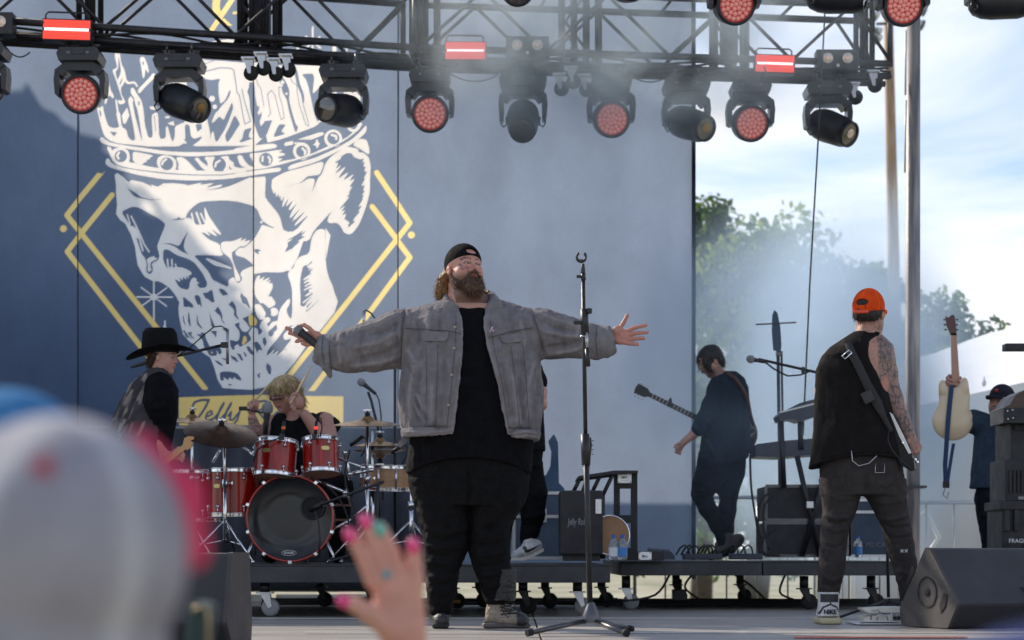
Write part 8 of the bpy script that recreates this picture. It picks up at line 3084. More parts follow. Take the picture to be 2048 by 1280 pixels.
S.chain([(650, 844, 4, 20), (660, 884, -14, 17), (640, 868, -26, 15), (614, 832, -36, 10)], k=5)
hand(S, [[(596, 800, -42), (590, 796, -47), (588, 803, -50)], [(592, 806, -42), (587, 804, -48), (587, 811, -50)], [(592, 813, -42), (588, 812, -48), (589, 818, -49)], [(594, 819, -42), (591, 820, -47), (593, 824, -47)], [(602, 796, -42), (597, 791, -46), (592, 793, -48)]], r=4.0, k=1.6, palm=[((601, 808, -39), (11, 14, 9), (0, 0, -8))])
V1, F1 = S.mesh(.95)
q = HD.inv(V1)
c = np.where((V1[:, 1] < 822)[:, None] & ((V1[:, 0] < 592) | (V1[:, 2] > -34))[:, None] & (V1[:, 0] > 526)[:, None], head_colors(q, base=(.50, .26, .21), flush=.6), np.tile(np.array((.48, .25, .20)), (len(V1), 1)))
c = col_mix(c, INK, ((V1[:, 0] < 545) & (V1[:, 1] > 838)) * np.clip(.3 + (np.abs(fbm(V1 / 6, 2, 3)) < .15) * .5, 0, 1))
S = Sdf()
S.chain([(560, 960, 0, 26), (540, 1000, -50, 20), (545, 1105, -40, 12)], k=5)
S.chain([(640, 960, 0, 26), (680, 985, -50, 20), (676, 1105, -40, 12)], k=5)
V2, F2 = S.mesh(3)
f.put('body', joinm([(V1, F1), (V2, F2)]), M['skin'], dru, np.concatenate([c, np.tile(SK, (len(V2), 1))]))
S = Sdf(HD)
S.ell((0, -.36, .14), (.73, .70, .86), k=2)
S.ell((0, .30, .55), (.66, .70, .42), k=8)
S.ell((0, -.52, -.50), (.55, .36, .36), k=6)
hairdo(f, dru, S, 1.0, (.42, .31, .17), 2200, 22, (.25, 1, 0), 1.1, 11, 1.6, nrm=.30, jit=.2, curl=.2)
S = Sdf(HD)
S.ell((0, .03, -.66), (.52, .19, .26), k=1)
S.ell((0, .05, -.40), (.60, .5, .30), k=.5, op='-')
o = f.put('sunglasses', S.mesh(.8), mat('lens_rose', (.12, .02, .025), .1, coat=1), dru)
S = Sdf(HD)
S.cap((-.50, -.12, -.68), (.50, -.12, -.68), .035, .035, k=.5)
S.cap((.50, -.10, -.60), (.70, -.02, .0), .03, .03, k=.5)
S.cap((-.50, -.10, -.60), (-.70, -.02, .0), .03, .03, k=.5)
f.put('frame', S.mesh(.8), mat('frame_gold', (.5, .38, .15), .3, .7), o)
S = Sdf()
S.loft([(826, 556, 626, 10, 22), (838, 536, 652, 10, 32), (860, 530, 664, 8, 40), (900, 532, 668, 8, 44), (975, 540, 662, 10, 46)], k=5)
S.ell((586, 822, -18), (20, 22, 26), k=3, op='-')
S.ell((527, 860, -10), (18, 22, 30), k=2, op='-')
S.cap((645, 842, 6), (664, 850, 8), 18, 16, k=4)
cloth(f, dru, S, 1.6, BLK, 'shirt', [([(560, 850), (570, 900)], 5, 3), ([(600, 850), (604, 900)], 5, -3), ([(640, 850), (630, 900)], 5, 2)], (1.4, (16, 24, 16)), seed=5)
S = Sdf()
S.chain([(640, 950, 0, 32), (684, 978, -50, 25), (682, 1030, -50, 21), (678, 1110, -42, 15)], k=6)
S.chain([(560, 950, 0, 32), (536, 992, -50, 25), (545, 1110, -42, 15)], k=6)
o, V, N, F = cloth(f, dru, S, 1.8, (.007, .007, .009), 'ripped_jeans', [], (1.6, (14, 10, 12)), seed=7, cfn=lambda V, N, c: col_mix(c, (.42, .22, .18), ((np.abs(V[:, 1] - 1012) < 2.4) | (np.abs(V[:, 1] - 1041) < 2.2)) * (V[:, 0] > 668) * (V[:, 2] < -40) * .85))
for (a, c_, lab) in (((500, 822, -42), (552, 756, -10), 'pale wooden drumstick in the drummer fist on the left'), ((586, 812, -54), (627, 732, -20), 'pale wooden drumstick slanting up beside the drummer hair')):
 root = thing('drumstick', lab, 'drumstick', f.p(*a))
 b = MB()
 A_, B_ = f.p(*a), f.p(*c_)
 b.lathe([(.001, 0), (.0068, .003), (.0072, .02), (.0072, (B_ - A_).length * .72), (.0032, (B_ - A_).length * .95), (.005, (B_ - A_).length * .98), (.001, (B_ - A_).length)], A_, B_ - A_, 10)
 b.build('stick', mat('hickory', (.62, .45, .26), .5, var=.1), root)
root = thing('microphone', 'dark blue grey microphone on a short arm left of the drummer face', 'microphone', P(530, 830, 12.5))
mic_body(root, P(535, 815, 12.45), P(530, 870, 12.45), .026, .036)
b = MB()
b.box(P(486, 817, 12.45), (.05, .03, .025), None, .004)
b.cyl(P(486, 817, 12.45), P(526, 826, 12.45), .006, n=6)
b.build('arm', M['black_metal'], root)
# ---------------------------------------------------------------- cowboy hat player
f = Fig(11.3, 310)
cow = person('man in black cowboy hat and dark denim vest facing right beside the drums', f, 300, 1229)
HC = Fr((327, 714, 0), 36, rotm(78, -6, 0))
S = Sdf()
add_head(S, HC, wide=.96)
S.cap((322, 736, 0), (314, 762, 0), 17, 22, k=5)
S.chain([(318, 800, -20, 20), (316, 850, -24, 16), (317, 890, -24, 14), (330, 912, -22, 11), (348, 914, -20, 9)], k=6)
hand(S, [[(358, 908, -22), (368, 905, -24), (372, 912, -26)], [(358, 913, -22), (368, 912, -25), (371, 918, -26)], [(356, 918, -22), (365, 919, -25), (368, 923, -25)], [(352, 905, -24), (361, 898, -26), (369, 897, -26)]], r=3.7, k=1.5, palm=[((352, 912, -20), (11, 9, 7), (0, 0, 0))])
V1, F1 = S.mesh(1.0)
q = HC.inv(V1)
c = np.where((V1[:, 1] < 752)[:, None], head_colors(q, base=(.50, .27, .22), flush=.5), np.tile(np.array((.50, .27, .21)), (len(V1), 1)))
S = Sdf()
S.loft([(765, 285, 345, 0, 24), (880, 240, 335, 0, 34), (960, 230, 315, 0, 34)], k=5)
S.chain([(262, 960, 0, 34), (275, 1090, 0, 22), (270, 1215, 0, 12)], k=6)
S.chain([(300, 960, 8, 34), (325, 1090, 8, 22), (318, 1215, 8, 12)], k=6)
V2, F2 = S.mesh(3.5)
f.put('body', joinm([(V1, F1), (V2, F2)]), M['skin'], cow, np.concatenate([c, np.tile(SK, (len(V2), 1))]))
S = Sdf(HC)
S.ell((0, -.1, .30), (.62, .55, .58), k=4)
S.ell((0, .35, .62), (.40, .34, .28), k=8)
hairdo(f, cow, S, 1.1, (.055, .026, .014), 800, 11, (-.4, .8, 0), .9, 13, 2.0, nrm=.6, curl=.4)
S = Sdf()
S.loft([(657, 292, 348, 0, 22), (666, 286, 353, 0, 27), (690, 284, 357, 0, 30), (706, 283, 358, 0, 31)], k=3, e=2.6)
S.ell((320, 651, 0), (24, 9, 12), k=4, op='-')
V, F = S.mesh(1.2)
hat = f.put('hat', (V, F), M['felt'], cow)
b = MB()
vs, fs = [], []
n, m_ = 48, 6
for j in range(m_ + 1):
 for i in range(n):
  a = 2 * math.pi * i / n
  rr = .9 + 1.1 * j / m_
  u = 322 + math.cos(a) * (36 * .9 + (rr - .9) * 34)
  w = math.sin(a) * (28 * .9 + (rr - .9) * 26)
  v = 703 - (rr - .9) * 15 * abs(math.sin(a)) ** 2 + (rr - .9) * 2 - (3 if math.cos(a) > 0 else 0) * (rr - .9)
  v += -.10 * (u - 322) + (rr - .9) ** 2 * 5
  vs.append(f.p(u, v, w))
for j in range(m_):
 for i in range(n):
  fs.append((j * n + i, j * n + (i + 1) % n, (j + 1) * n + (i + 1) % n, (j + 1) * n + i))
b.add(vs, fs, True)
o = b.build('brim', M['felt'], hat)
sdm = o.modifiers.new('thick', 'SOLIDIFY')
sdm.thickness = .006
S = Sdf()
S.loft([(760, 296, 346, 0, 28), (780, 290, 356, 0, 34), (830, 262, 354, 0, 40), (900, 235, 340, 0, 44), (960, 226, 322, 0, 46)], k=5)
S.chain([(322, 776, -22, 30), (322, 806, -26, 32), (322, 828, -26, 26)], k=8)
cloth(f, cow, S, 1.6, (.006, .006, .008), 't_shirt', [([(300, 800), (318, 820), (345, 815)], 5, 2)], (1.2, (14, 18, 14)), seed=6)
S = Sdf()
S.loft([(738, 300, 334, 0, 24), (752, 282, 342, 0, 34), (770, 262, 345, 0, 40), (800, 243, 344, 0, 45), (840, 226, 340, 0, 49), (880, 212, 336, 0, 51), (925, 200, 330, 0, 53)], k=5)
S.ell((330, 802, -32), (36, 50, 44), k=3, op='-')
vest = np.array((.06, .056, .066))
cloth(f, cow, S, 1.7, tuple(vest), 'denim_vest', [([(290, 755), (262, 790), (240, 850)], 5, 4), ([(300, 770), (275, 810), (262, 870)], 5, -4), ([(255, 790), (235, 850), (222, 900)], 5, -3.5), ([(290, 840), (275, 880), (262, 915)], 5, 3.5), ([(268, 775), (285, 785)], 4, 3), ([(250, 830), (285, 850)], 4, -3), ([(240, 870), (280, 885)], 4, 3)], (2.0, (12, 26, 14)), 'denim', 9, cfn=lambda V, N, c: col_mix(c, (.42, .37, .33), sstep(fbm(np.stack([V[:, 0] + V[:, 1] * .45, V[:, 1] * .22, V[:, 2]], 1) / 7, 3, 15), .0, .35) * .6 * (V[:, 0] < 300)))  # pale diagonal streaks put fold highlights into the colour of the vest back
S = Sdf()
S.loft([(915, 205, 330, 0, 44), (960, 215, 330, 0, 44), (985, 222, 332, 0, 42)], k=5)
S.chain([(258, 985, 0, 38), (272, 1090, 0, 28), (270, 1205, 0, 20)], k=6)
S.chain([(302, 985, 8, 38), (325, 1090, 8, 28), (318, 1205, 8, 20)], k=6)
S.cap((272, 1218, 0), (298, 1221, -6), 12, 8, k=4)
S.cap((320, 1218, 8), (346, 1221, 4), 12, 8, k=4)
cloth(f, cow, S, 2.6, (.02, .022, .03), 'jeans', [], (1.6, (16, 12, 14)), 'denim', 3)
gt = thing('electric_guitar', 'guitar with an orange maple headstock held by the cowboy hat man', 'guitar', f.p(330, 920, -30))
b = MB()
hs, ne = Vector((376, 893, -28)), Vector((300, 955, -40))
dv = (ne - hs).normalized()
pv = Vector((-dv.y, dv.x, 0))
b.prism([f.p(*(hs + pv * s_)) for s_ in (-5, 5)] + [f.p(*(ne + pv * s_)) for s_ in (7, -7)], (0, .018, 0))
b.build('neck', mat('maple', (.48, .24, .07), .35, coat=.5, var=.15), gt)
b = MB()
b.prism([f.p(x, y, -28) for x, y in ((370, 892), (373, 878), (381, 874), (392, 875), (392, 880), (385, 883), (391, 887), (386, 897), (378, 902))], (0, .012, 0))
b.build('headstock', mat('maple2', (.50, .25, .07), .35, coat=.5), gt)
S = Sdf()
S.ell((262, 985, -44), (40, 34, 9), k=6)
S.ell((292, 962, -42), (26, 24, 9), k=10)
f.put('body', S.mesh(2), mat('guitar_black', (.015, .015, .018), .25, coat=.8), gt)
# ---------------------------------------------------------------- man behind the singer
f = Fig(12.0, 1045)
beh = person('man in black playing half hidden behind the singer, white high-top sneaker showing', f, 1050, 1126)
HM = Fr((1000, 672, 0), 36, rotm(-50, -35, 0))
S = Sdf()
add_head(S, HM)
S.cap((1010, 690, 0), (1022, 720, 0), 16, 22, k=5)
S.chain([(1062, 745, -8, 18), (1078, 785, -14, 15), (1080, 810, -18, 13), (1052, 835, -34, 10), (1030, 838, -40, 8)], k=6)
hand(S, [[(1016, 838, -44), (1006, 842, -48), (1004, 850, -48)], [(1018, 842, -43), (1010, 848, -46), (1008, 855, -46)], [(1020, 846, -42), (1014, 853, -44), (1013, 859, -44)], [(1018, 833, -46), (1008, 834, -50), (1001, 837, -50)]], r=3.4, k=1.5, palm=[((1024, 840, -42), (10, 8, 6), (0, 0, 0))])
V1, F1 = S.mesh(1.2)
q = HM.inv(V1)
c = np.where((V1[:, 1] < 708)[:, None], head_colors(q, stub=.5), np.tile(SK, (len(V1), 1)))
c = col_mix(c, INK, (V1[:, 0] > 1050) * (np.abs(fbm(V1 / 7, 2, 3)) < .12) * .5)
S = Sdf()
S.loft([(725, 985, 1070, 0, 28), (880, 1000, 1078, 0, 36), (930, 1000, 1075, 0, 36)], k=5)
S.chain([(1050, 930, 4, 28), (1064, 1000, 0, 18), (1062, 1085, 0, 12)], k=5)
S.chain([(1012, 930, 0, 28), (1000, 1000, 0, 18), (1002, 1085, 0, 12)], k=5)
V2, F2 = S.mesh(3.2)
f.put('body', joinm([(V1, F1), (V2, F2)]), M['skin'], beh, np.concatenate([c, np.tile(SK, (len(V2), 1))]))
S = Sdf(HM)
S.ell((0, -.34, .16), (.70, .70, .82), k=2)
hairdo(f, beh, S, 1.4, (.02, .014, .01), 300, 8, (0, 1, 0), 1.0, 5)
S = Sdf()
S.loft([(712, 1000, 1050, 0, 26), (735, 985, 1076, 0, 34), (780, 984, 1084, 0, 40), (860, 988, 1088, 0, 44), (902, 992, 1090, 0, 44)], k=5)
S.chain([(1064, 744, -6, 22), (1074, 766, -12, 20)], k=6)
cloth(f, beh, S, 2.0, BLK, 't_shirt', [], (1.4, (16, 24, 16)), seed=2)
S = Sdf()
S.loft([(892, 996, 1086, 0, 40), (935, 996, 1082, 0, 40)], k=5)
S.chain([(1052, 935, 4, 33), (1066, 985, 0, 27), (1066, 1030, 0, 23), (1060, 1062, 0, 17), (1055, 1078, 0, 15)], k=6)
S.chain([(1018, 935, 0, 33), (1010, 985, 0, 24), (1008, 1030, 0, 20), (1006, 1085, 0, 14)], k=6)
cloth(f, beh, S, 1.9, (.0065, .0065, .008), 'joggers', [([(1040, 1030), (1062, 1036), (1086, 1028)], 4, 3), ([(1040, 1048), (1060, 1054), (1080, 1046)], 4, -3)], (1.6, (14, 10, 12)), seed=4)
def sneaker2(a, c_, ang, name='sneaker'):
 S = Sdf()
 S.cap((1058, 1082, -2), (1062, 1092, -2), 15, 14, k=3)
 S.cap((1066, 1094, -2), (1030, 1111, -6), 15, 8.5, k=5)
 S.ell((1076, 1092, -2), (9, 12, 11), k=4)
 V, F = S.mesh(1.0)
 cc_ = np.tile(np.array((.66, .66, .68)), (len(V), 1))
 d, _, al = seg_dist(V[:, :2], [(1049, 1096), (1053, 1103), (1066, 1098), (1082, 1088)])
 sw = (d < 3.4 * (1 - al) + .5) & (V[:, 2] < -4)
 cc_ = col_mix(cc_, (.012, .012, .014), sw * 1.0)
 lc = (np.abs((V[:, 0] + V[:, 1] * .9) % 5.0 - 2.5) < .7) & (V[:, 0] < 1050) & (V[:, 1] < 1108)
 cc_ = col_mix(cc_, (.25, .26, .30), lc * .6)
 cc_ = col_mix(cc_, (.35, .36, .40), ((V[:, 1] > 1105) & (V[:, 0] < 1048)) * .6)
 o = f.put(name, (V, F), M['leather'], beh, cc_)
 b = MB()
 b.prism([f.p(x, y, -14) for x, y in ((1019, 1116), (1022, 1121), (1048, 1121), (1070, 1112), (1087, 1103), (1088, 1096), (1082, 1099), (1060, 1110), (1042, 1115))], (0, .07, 0))
 b.build('sneaker_sole', mat('sole_white', (.62, .60, .54), .6), o)
sneaker2(None, None, 0)
S = Sdf()
S.cap((1006, 1095, 10), (1004, 1112, 8), 14, 12, k=3)
S.cap((1004, 1114, 8), (985, 1119, 0), 11, 7, k=3)
f.put('sneaker', S.mesh(1.8), M['white_plastic'], beh)
gt = thing('electric_guitar', 'guitar neck and headstock rising in front of the distant smoke behind the microphone stand', 'guitar', P(1180, 930, 12.9))
b = MB()
b.prism([P(x, y, 12.9) for x, y in ((1172, 946), (1178, 946), (1184, 890), (1182, 874), (1176, 876), (1176, 900))], (0, .02, 0))
b.build('headstock', M['black_plastic'], gt)
for k_ in range(4):
 b = MB()
 b.sphere(P(1186, 880 + k_ * 9, 12.9), .008, 8)
 b.build('tuning_peg', M['chrome'], gt)
# ---------------------------------------------------------------- technician with the cream guitar
f = Fig(13.4, 1985)
tec = person('technician in dark cap and grey blue tee holding up a cream guitar', f, 1985, 1212)
HT = Fr((2003, 804, 6), 34, rotm(-42, 0, 4))
S = Sdf()
add_head(S, HT)
S.cap((2010, 835, 6), (2004, 860, 6), 15, 20, k=5)
S.chain([(1972, 850, 6, 17), (1942, 842, 6, 14), (1924, 822, 4, 12), (1910, 780, 0, 9)], k=6)
hand(S, [[(1898, 752, -4), (1892, 757, -12), (1900, 763, -16)], [(1897, 759, -4), (1890, 765, -12), (1899, 770, -16)], [(1898, 766, -4), (1892, 772, -11), (1900, 776, -14)], [(1900, 772, -3), (1896, 778, -10), (1902, 781, -12)], [(1910, 758, -4), (1918, 757, -12), (1914, 764, -16)]], r=3.6, k=1.6, palm=[((1904, 765, 0), (10, 12, 7), (0, 0, 0))])
V1, F1 = S.mesh(1.1)
q = HT.inv(V1)
c = np.where(((V1[:, 1] < 850) & (V1[:, 0] > 1965))[:, None], head_colors(q, base=(.36, .20, .16), stub=.95, stubble=(.20, .17, .15)), np.tile(np.array((.40, .21, .17)), (len(V1), 1)))
S = Sdf()
S.loft([(865, 1965, 2050, 8, 26), (960, 1955, 2040, 8, 34), (1000, 1962, 2030, 8, 32)], k=5)
S.chain([(1980, 1000, 0, 28), (1990, 1100, 0, 20), (1992, 1200, 0, 12)], k=5)
S.chain([(2020, 1000, 10, 28), (2030, 1100, 10, 20), (2030, 1200, 10, 12)], k=5)
V2, F2 = S.mesh(3.5)
f.put('body', joinm([(V1, F1), (V2, F2)]), M['skin'], tec, np.concatenate([c, np.tile(SK, (len(V2), 1))]))
cap_part(HT, f, tec, (.02, .022, .035), bill_dir=-1, low=-.22, hole=False)
S = Sdf(HT)
S.ell((.02, -.62, -.62), (.13, .11, .16), k=1)
f.put('cap_badge', S.mesh(.9), mat('badge_red', (.35, .02, .02), .5), tec)
S = Sdf()
S.loft([(838, 1986, 2030, 8, 22), (850, 1962, 2048, 8, 30), (875, 1952, 2060, 8, 36), (920, 1948, 2062, 8, 40), (976, 1942, 2060, 8, 44)], k=5)
S.chain([(1968, 850, 6, 24), (1946, 842, 6, 23)], k=8)
cloth(f, tec, S, 1.9, (.035, .055, .085), 't_shirt', [([(1965, 860), (1960, 920), (1952, 965)], 5, -3), ([(1980, 880), (1976, 960)], 6, 3), ([(1950, 900), (1960, 960)], 5, 3)], (1.5, (14, 26, 14)), seed=7)
S = Sdf()
S.loft([(962, 1954, 2054, 8, 40), (1000, 1956, 2050, 8, 38)], k=5)
S.chain([(1982, 1000, 0, 32), (1992, 1100, 0, 25), (1992, 1195, 0, 18)], k=6)
S.chain([(2022, 1000, 10, 32), (2030, 1100, 10, 25), (2030, 1195, 10, 18)], k=6)
S.cap((1992, 1200, 0), (1975, 1204, -18), 12, 9, k=4)
S.cap((2030, 1200, 10), (2016, 1204, -10), 12, 9, k=4)
cloth(f, tec, S, 2.2, (.010, .011, .016), 'jeans', [([(1960, 1030), (1980, 1036), (2006, 1030)], 4, 3)], (1.6, (14, 10, 12)), seed=3)
g = thing('electric_guitar', 'cream hollow body guitar held upright with its back to the camera', 'guitar', f.p(1903, 820, -12))
S = Sdf()
S.ell((1902, 842, -14), (41, 40, 9.5), k=3)
S.ell((1906, 795, -14), (31, 28, 9.5), k=16)
S.ell((1882, 776, -14), (8, 15, 9), k=9)
S.ell((1926, 772, -14), (8, 16, 9), k=9)
S.ell((1901, 768, -14), (13, 9, 30), k=4, op='-')
S.half((1902, 800, -23), (0, 0, -1), (1840, 740, -60), (1960, 900, -21), 2)
V, F = S.mesh(1.2)
cg = np.tile(np.array((.62, .50, .33)), (len(V), 1))
V_, F_ = V, F
f.put('body', (V, F), mat('cream_wood', (.62, .48, .32), .3, coat=.7, var=.06, vscale=5), g)
b = MB()
b.prism([f.p(x, y, -14) for x, y in ((1899, 668), (1910, 668), (1917, 772), (1901, 772))], (0, .02, 0))
b.build('neck', mat('neck_rose', (.40, .20, .14), .45, coat=.4, var=.1), g)
b = MB()
b.prism([f.p(x, y, -14) for x, y in ((1899, 672), (1890, 652), (1888, 634), (1894, 637), (1899, 632), (1904, 631), (1907, 636), (1909, 655), (1910, 672))], (0, .014, 0))
b.build('headstock', mat('headstock_red', (.10, .035, .035), .4), g)
for i in range(3):
 for x in (1886 - i * -1, 1911):
  b = MB()
  b.sphere(f.p(x, 641 + i * 10, -14), .008, 8, (1.3, 1, .8))
  b.build('tuning_peg', M['dark_steel'], g)
st = thing('guitar_strap', 'blue strap dangling down the back of the cream guitar', 'strap', f.p(1892, 880, -26))
b = MB()
for pts, w_ in ((((1898, 772, -26), (1895, 800, -26), (1891, 840, -26), (1888, 885, -25), (1886, 930, -20), (1888, 975, -18)), 4.5), (((1903, 888, -20), (1900, 905, -20), (1896, 930, -20), (1890, 972, -19)), 3.2)):
 vs, fs = [], []
 for p_ in pts:
  vs += [f.p(p_[0] - w_, p_[1], p_[2]), f.p(p_[0] + w_, p_[1], p_[2]), f.p(p_[0] + w_, p_[1], p_[2] + 1.5), f.p(p_[0] - w_, p_[1], p_[2] + 1.5)]
 n = len(pts)
 for i in range(n - 1):
  for k_ in range(4):
   fs.append((i * 4 + k_, i * 4 + (k_ + 1) % 4, (i + 1) * 4 + (k_ + 1) % 4, (i + 1) * 4 + k_))
 b.add(vs, fs, True)
b.build('webbing', mat('webbing_blue', (.02, .05, .12), .8), st)
b = MB()
b.box(f.p(1888, 970, -19), (.045, .02, .045), None, .004)
b.build('pack', M['black_plastic'], st)
b = MB()
b.tube([f.p(*p_) for p_ in ((1886, 978, -19), (1882, 990, -19), (1890, 998, -19), (1893, 985, -19))], .003, 5)
b.build('loop', M['cable'], st)
root = thing('crew_pass', 'pink crew pass card hanging at the technician waist', 'pass', f.p(2003, 895, -36))
b = MB()
b.box(f.p(2001, 907, -40), (.07, .004, .095), Matrix.Rotation(R(-4), 3, 'Y'), .001)
b.build('card', mat('pass_pink', (.42, .10, .30), .4), root)
b = MB()
for k_ in range(5):
 b.box(f.p(2001, 896 + k_ * 5, -41), (.05 - .008 * (k_ % 2), .001, .005))
b.build('card_print', M['print_white'], root)
root = thing('jacket', 'crumpled black jacket and straps hung beside the technician', 'jacket', P(2003, 880, 12.3))
S = Sdf()
S.chain([(2016, 806, -60, 10), (2006, 840, -62, 13), (2002, 870, -62, 12), (2010, 898, -60, 8)], k=8)
S.chain([(2018, 830, -60, 10), (2014, 870, -60, 10), (2012, 905, -60, 6)], k=8)
Vx, Fx = S.mesh(1.4)
Nx = vnormals(Vx, Fx)
Vx = wrinkle(Vx, Nx, 2.5, (8, 12, 8), 3, 3, True)
f.put('fabric', (Vx, Fx), M['black_plastic'], root)
# ---------------------------------------------------------------- audience in the foreground (far out of focus)
def fan_head(label, D, c, r, capcol, D_off=0, brim=None, seams=None, yaw=20, hair=(.05, .03, .02), spot=None):
 f = Fig(D, c[0])
 u0, v0 = c
 root = person(label, f, u0, v0 + r * 12)
 s = r / .74
 HF_ = Fr((u0, v0 + r * .35, 0), s, rotm(180 + yaw, 4, 6))
 S2 = Sdf()
 fr = Fr((0, 0, 0), 45, np.eye(3))
 add_head(S2, fr)
 S2.cap((0, 38, 6), (0, 66, 8), 24, 28, k=6)
 S2.loft([(62, -30, 30, 8, 26), (80, -78, 78, 8, 34), (110, -92, 92, 8, 40), (330, -72, 72, 8, 42), (360, -75, 75, 8, 42)], k=10)
 S2.chain([(-82, 95, 8, 20), (-98, 190, 8, 17), (-92, 280, -10, 13)], k=8)
 S2.chain([(82, 95, 8, 20), (98, 190, 8, 17), (92, 280, -10, 13)], k=8)
 S2.chain([(-34, 350, 8, 32), (-34, 480, 8, 22), (-34, 610, 8, 14)], k=8)
 S2.chain([(34, 350, 8, 32), (34, 480, 8, 22), (34, 610, 8, 14)], k=8)
 V, F = S2.mesh(4.5)
 Rm = HF_.R
 V = (V / 45 * s) @ Rm.T + np.array((u0, v0 + r * .35, 0))
 lo = V[:, 1] > v0 + r * 2.0
 cc_ = np.tile(np.array((.45, .26, .2)), (len(V), 1))
 cc_ = col_mix(cc_, (.05, .06, .09), lo * 1.0)
 f.put('body', (V, F), M['skin'], root, cc_)
 S = Sdf(HF_)
 S.ell((0, -.34, .12), (.74, .80, .90), k=1)
 S.ell((0, -.26, .12), (.66, .70, .82), k=.5, op='-')
 S.ell((0, .20, .12), (.70, .72, .85), k=.3)
 S.half((0, .62, 0), (0, 1, 0), (-2, -1, -2), (2, 2.5, 2), .5)
 V, F = S.mesh(s / 34)
 q = HF_.inv(V)
 c_ = np.tile(np.array(capcol, float), (len(V), 1))
 if seams is not None:
  a = np.arctan2(q[:, 0], q[:, 2] - .12)
  for t in seams:
   dd_ = np.abs((a - t + np.pi) % (2 * np.pi) - np.pi) * np.hypot(q[:, 0], q[:, 2] - .12)
   c_ = col_mix(c_, (.55, .54, .56), np.exp(-(dd_ / .085) ** 2))
 if spot is not None:
  d = np.hypot(V[:, 0] - spot[0], V[:, 1] - spot[1])
  c_ = col_mix(c_, (.5, .05, .07), (d < spot[2]) * (V[:, 2] < 0))
 f.put('cap', (V, F), M['cloth'], root, c_)
 if brim is not None:
  S = Sdf()
  (a, b_, c2, rr, wd) = brim
  S.chain([(*a, -8, rr * .6), (*b_, -8, rr), (*c2, -8, rr * .8)], k=14, ws=wd)
  V, F = S.mesh(7)
  f.put('bill', (V, F), mat('bill_pink', (.80, .05, .14), .7, var=.1), root)
 return root, f
fan_head('fan in a blurred pale grey mesh cap with pink edge, filling the bottom left corner', 1.15, (85, 1125), 250, (.36, .345, .385), yaw=32,
         brim=((282, 890), (362, 985), (384, 1105), 44, .5), seams=(-.15, .95, 2.1, -1.3), spot=(150, 945, 22))
fan_head('fan in a blurred blue cap behind the pale grey cap at the left edge', 1.75, (20, 985), 175, (.05, .20, .42), yaw=-10)
fan_head('fan in a blurred violet blue cap at the bottom right corner', 1.0, (2060, 1635), 330, (.04, .055, .16), yaw=10)
f = Fig(2.45, 790)
han = person('fan off frame raising a hand with bright pink and green nails before the stage', f, 800, 1900)
S = Sdf()
R0 = 21
hand(S, [[(748, 1165, 0), (728, 1115, -6), (712, 1085, -4), (703, 1070, 0)],
         [(772, 1155, 0), (752, 1095, -8), (740, 1060, -6), (734, 1042, -2)],
         [(800, 1155, 4), (784, 1105, -2), (770, 1075, -2), (760, 1056, 0)],
         [(832, 1170, 6), (829, 1130, 2), (828, 1105, 2), (827, 1088, 4)]], r=17, k=9,
     palm=[((798, 1215, 6), (52, 66, 22), (0, 0, -4)), ((792, 1180, 4), (46, 30, 19), (0, 0, 8))])
S.chain([(775, 1255, -6, 22), (742, 1228, -16, 20), (714, 1210, -18, 17), (692, 1202, -16, 12)], k=10)
S.cap((806, 1265, 8), (818, 1330, 12), 46, 40, k=20, ws=.7)
S.chain([(818, 1330, 12, 38), (850, 1560, 30, 44), (860, 1640, 40, 50)], k=20, ws=.85)
S.chain([(860, 1640, 40, 52), (960, 1900, 120, 70)], k=20)
V, F = S.mesh(4.0)
c_ = np.tile(np.array((.70, .33, .245)), (len(V), 1))
c_ = col_mix(c_, (.70, .38, .28), sstep(fbm(V / 40.0, 2, 3), 0, .4) * .4)
f.put('body', (V, F), M['skin'], han, c_)
mp1, mp2 = mat('nail_pink', (.90, .03, .22), .2, coat=1), mat('nail_green', (.12, .48, .36), .2, coat=1)
for (x, y, w_, m_, rx) in ((702, 1072, -12, mp1, -22), (733, 1044, -14, mp1, -14), (759, 1059, -12, mp2, -30), (827, 1092, -9, mp1, 0), (692, 1203, -24, mp1, -75)):
 S = Sdf()
 S.ell((x, y, w_), (13, 18, 10), k=2, rot=(0, 0, rx))
 f.put('nail', S.mesh(2.5), m_, han)
S = Sdf()
S.ell((774, 1149, -16), (9, 9, 7), k=2)
ri = thing('finger_ring', 'blurred turquoise ring on the raised hand', 'ring', f.p(774, 1149, -10))
f.put('stone', S.mesh(2), mat('turquoise', (.08, .35, .42), .3), ri)
b = MB()
b.torus(f.p(776, 1150, 0), 17 * f.s, 2.2 * f.s, (.35, 0, 1), 24, 6)
b.build('band', M['chrome'], ri)
ph = thing('phone', 'blurred dark green phone edge beside the grey cap', 'phone', P(400, 1290, 2.3))
b = MB()
b.box(P(398, 1290, 2.3), (.024, .075, .100), Matrix.Rotation(R(6), 3, 'Y'), .006)
b.build('case', mat('phone_green', (.02, .05, .05), .3), ph)
b = MB()
b.tube([P(x, y, 2.255) for x, y in ((384, 1222), (398, 1211), (411, 1214), (416, 1228), (418, 1300))], .0016, 6)
b.build('rim', mat('rim_gold', (.6, .45, .25), .3, .6), ph)
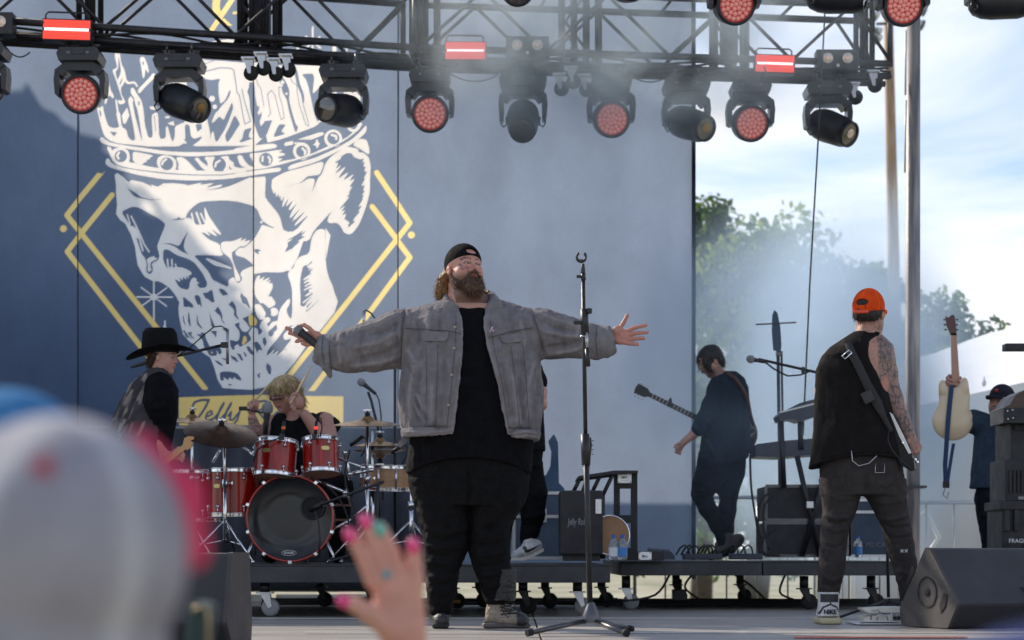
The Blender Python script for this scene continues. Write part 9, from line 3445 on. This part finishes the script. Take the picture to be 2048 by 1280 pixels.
# ---------------------------------------------------------------- stage smoke (drifting, lit by the sun)
def smoke(name, label, a, b, dens, scale, seed, thr=(0.42, 0.7), col=(0.66, 0.82, 1.0), aniso=0.4, grad=None, stretch=(1, 1, 1), power=1.0):
 a = Vector(a)
 b = Vector(b)
 c = (a + b) / 2
 h = (b - a) / 2
 mbb = MB()
 mbb.sphere((0, 0, 0), 1.0, 20)
 me_v = [Vector((v.x * abs(h.x), v.y * abs(h.y), v.z * abs(h.z))) + c for v in mbb.v]
 m = bpy.data.materials.new('smoke_' + str(seed))
 m.use_nodes = True
 t = m.node_tree
 for n in list(t.nodes):
  t.nodes.remove(n)
 out = t.nodes.new('ShaderNodeOutputMaterial')
 pv = t.nodes.new('ShaderNodeVolumePrincipled')
 pv.inputs['Color'].default_value = (*col, 1)
 pv.inputs['Anisotropy'].default_value = aniso
 co = t.nodes.new('ShaderNodeTexCoord')
 mp_ = t.nodes.new('ShaderNodeMapping')
 mp_.inputs['Location'].default_value = (seed * 3.7, seed * 1.3, seed * 2.1)
 mp_.inputs['Scale'].default_value = stretch
 n = t.nodes.new('ShaderNodeTexNoise')
 n.inputs['Scale'].default_value = scale
 n.inputs['Detail'].default_value = 4
 n.inputs['Roughness'].default_value = 0.55
 n.inputs['Distortion'].default_value = 0.6
 mr = t.nodes.new('ShaderNodeMapRange')
 mr.interpolation_type = 'SMOOTHSTEP'
 mr.inputs['From Min'].default_value = thr[0]
 mr.inputs['From Max'].default_value = thr[1]
 mr.inputs['To Min'].default_value = 0.0
 mr.inputs['To Max'].default_value = 1.0
 dv = t.nodes.new('ShaderNodeVectorMath')
 dv.operation = 'DIVIDE'
 dv.inputs[1].default_value = (abs(h.x), abs(h.y), abs(h.z))
 ln = t.nodes.new('ShaderNodeVectorMath')
 ln.operation = 'LENGTH'
 mr2 = t.nodes.new('ShaderNodeMapRange')
 mr2.interpolation_type = 'SMOOTHSTEP'
 mr2.inputs['From Min'].default_value = 1.0
 mr2.inputs['From Max'].default_value = 0.25
 mr2.inputs['To Min'].default_value = 0.0
 mr2.inputs['To Max'].default_value = dens
 mu = t.nodes.new('ShaderNodeMath')
 mu.operation = 'MULTIPLY'
 t.links.new(co.outputs['Object'], mp_.inputs['Vector'])
 t.links.new(mp_.outputs['Vector'], n.inputs['Vector'])
 t.links.new(n.outputs['Fac'], mr.inputs['Value'])
 t.links.new(co.outputs['Object'], dv.inputs[0])
 t.links.new(dv.outputs['Vector'], ln.inputs[0])
 t.links.new(ln.outputs['Value'], mr2.inputs['Value'])
 t.links.new(mr.outputs['Result'], mu.inputs[0])
 t.links.new(mr2.outputs['Result'], mu.inputs[1])
 t.links.new(mu.outputs['Value'], pv.inputs['Density'])
 t.links.new(pv.outputs['Volume'], out.inputs['Volume'])
 o = link_mesh(name, [v - c for v in me_v], mbb.f, m, None)
 o.location = c
 tagit(o, label, 'smoke', None, 'stuff')
 return o
smoke('smoke', 'blue stage smoke hanging before the trees right of the backdrop', P(1300, 1280, 15.5), P(1930, 380, 20.0), 1.9, 0.5, 1, (0.28, 0.60))
smoke('smoke', 'thin blue smoke around the walking guitarist', P(980, 1260, 14.3), P(1800, 330, 15.12), 2.3, 0.7, 2, (0.34, 0.72))
smoke('smoke', 'bright puff of smoke rolling over the truss middle', P(520, 290, 12.5), P(1860, -80, 14.0), 2.6, 1.7, 3, (0.38, 0.66), (0.78, 0.91, 1.0))
smoke('smoke', 'faint smoke drifting above the drum kit', P(380, 1060, 12.3), P(940, 560, 14.9), 0.4, 0.9, 4, (0.36, 0.7))
smoke('smoke', 'low smoke in front of the keyboards and the walking guitarist', P(1180, 1230, 12.6), P(1760, 560, 14.0), 0.22, 0.9, 5, (0.36, 0.7))
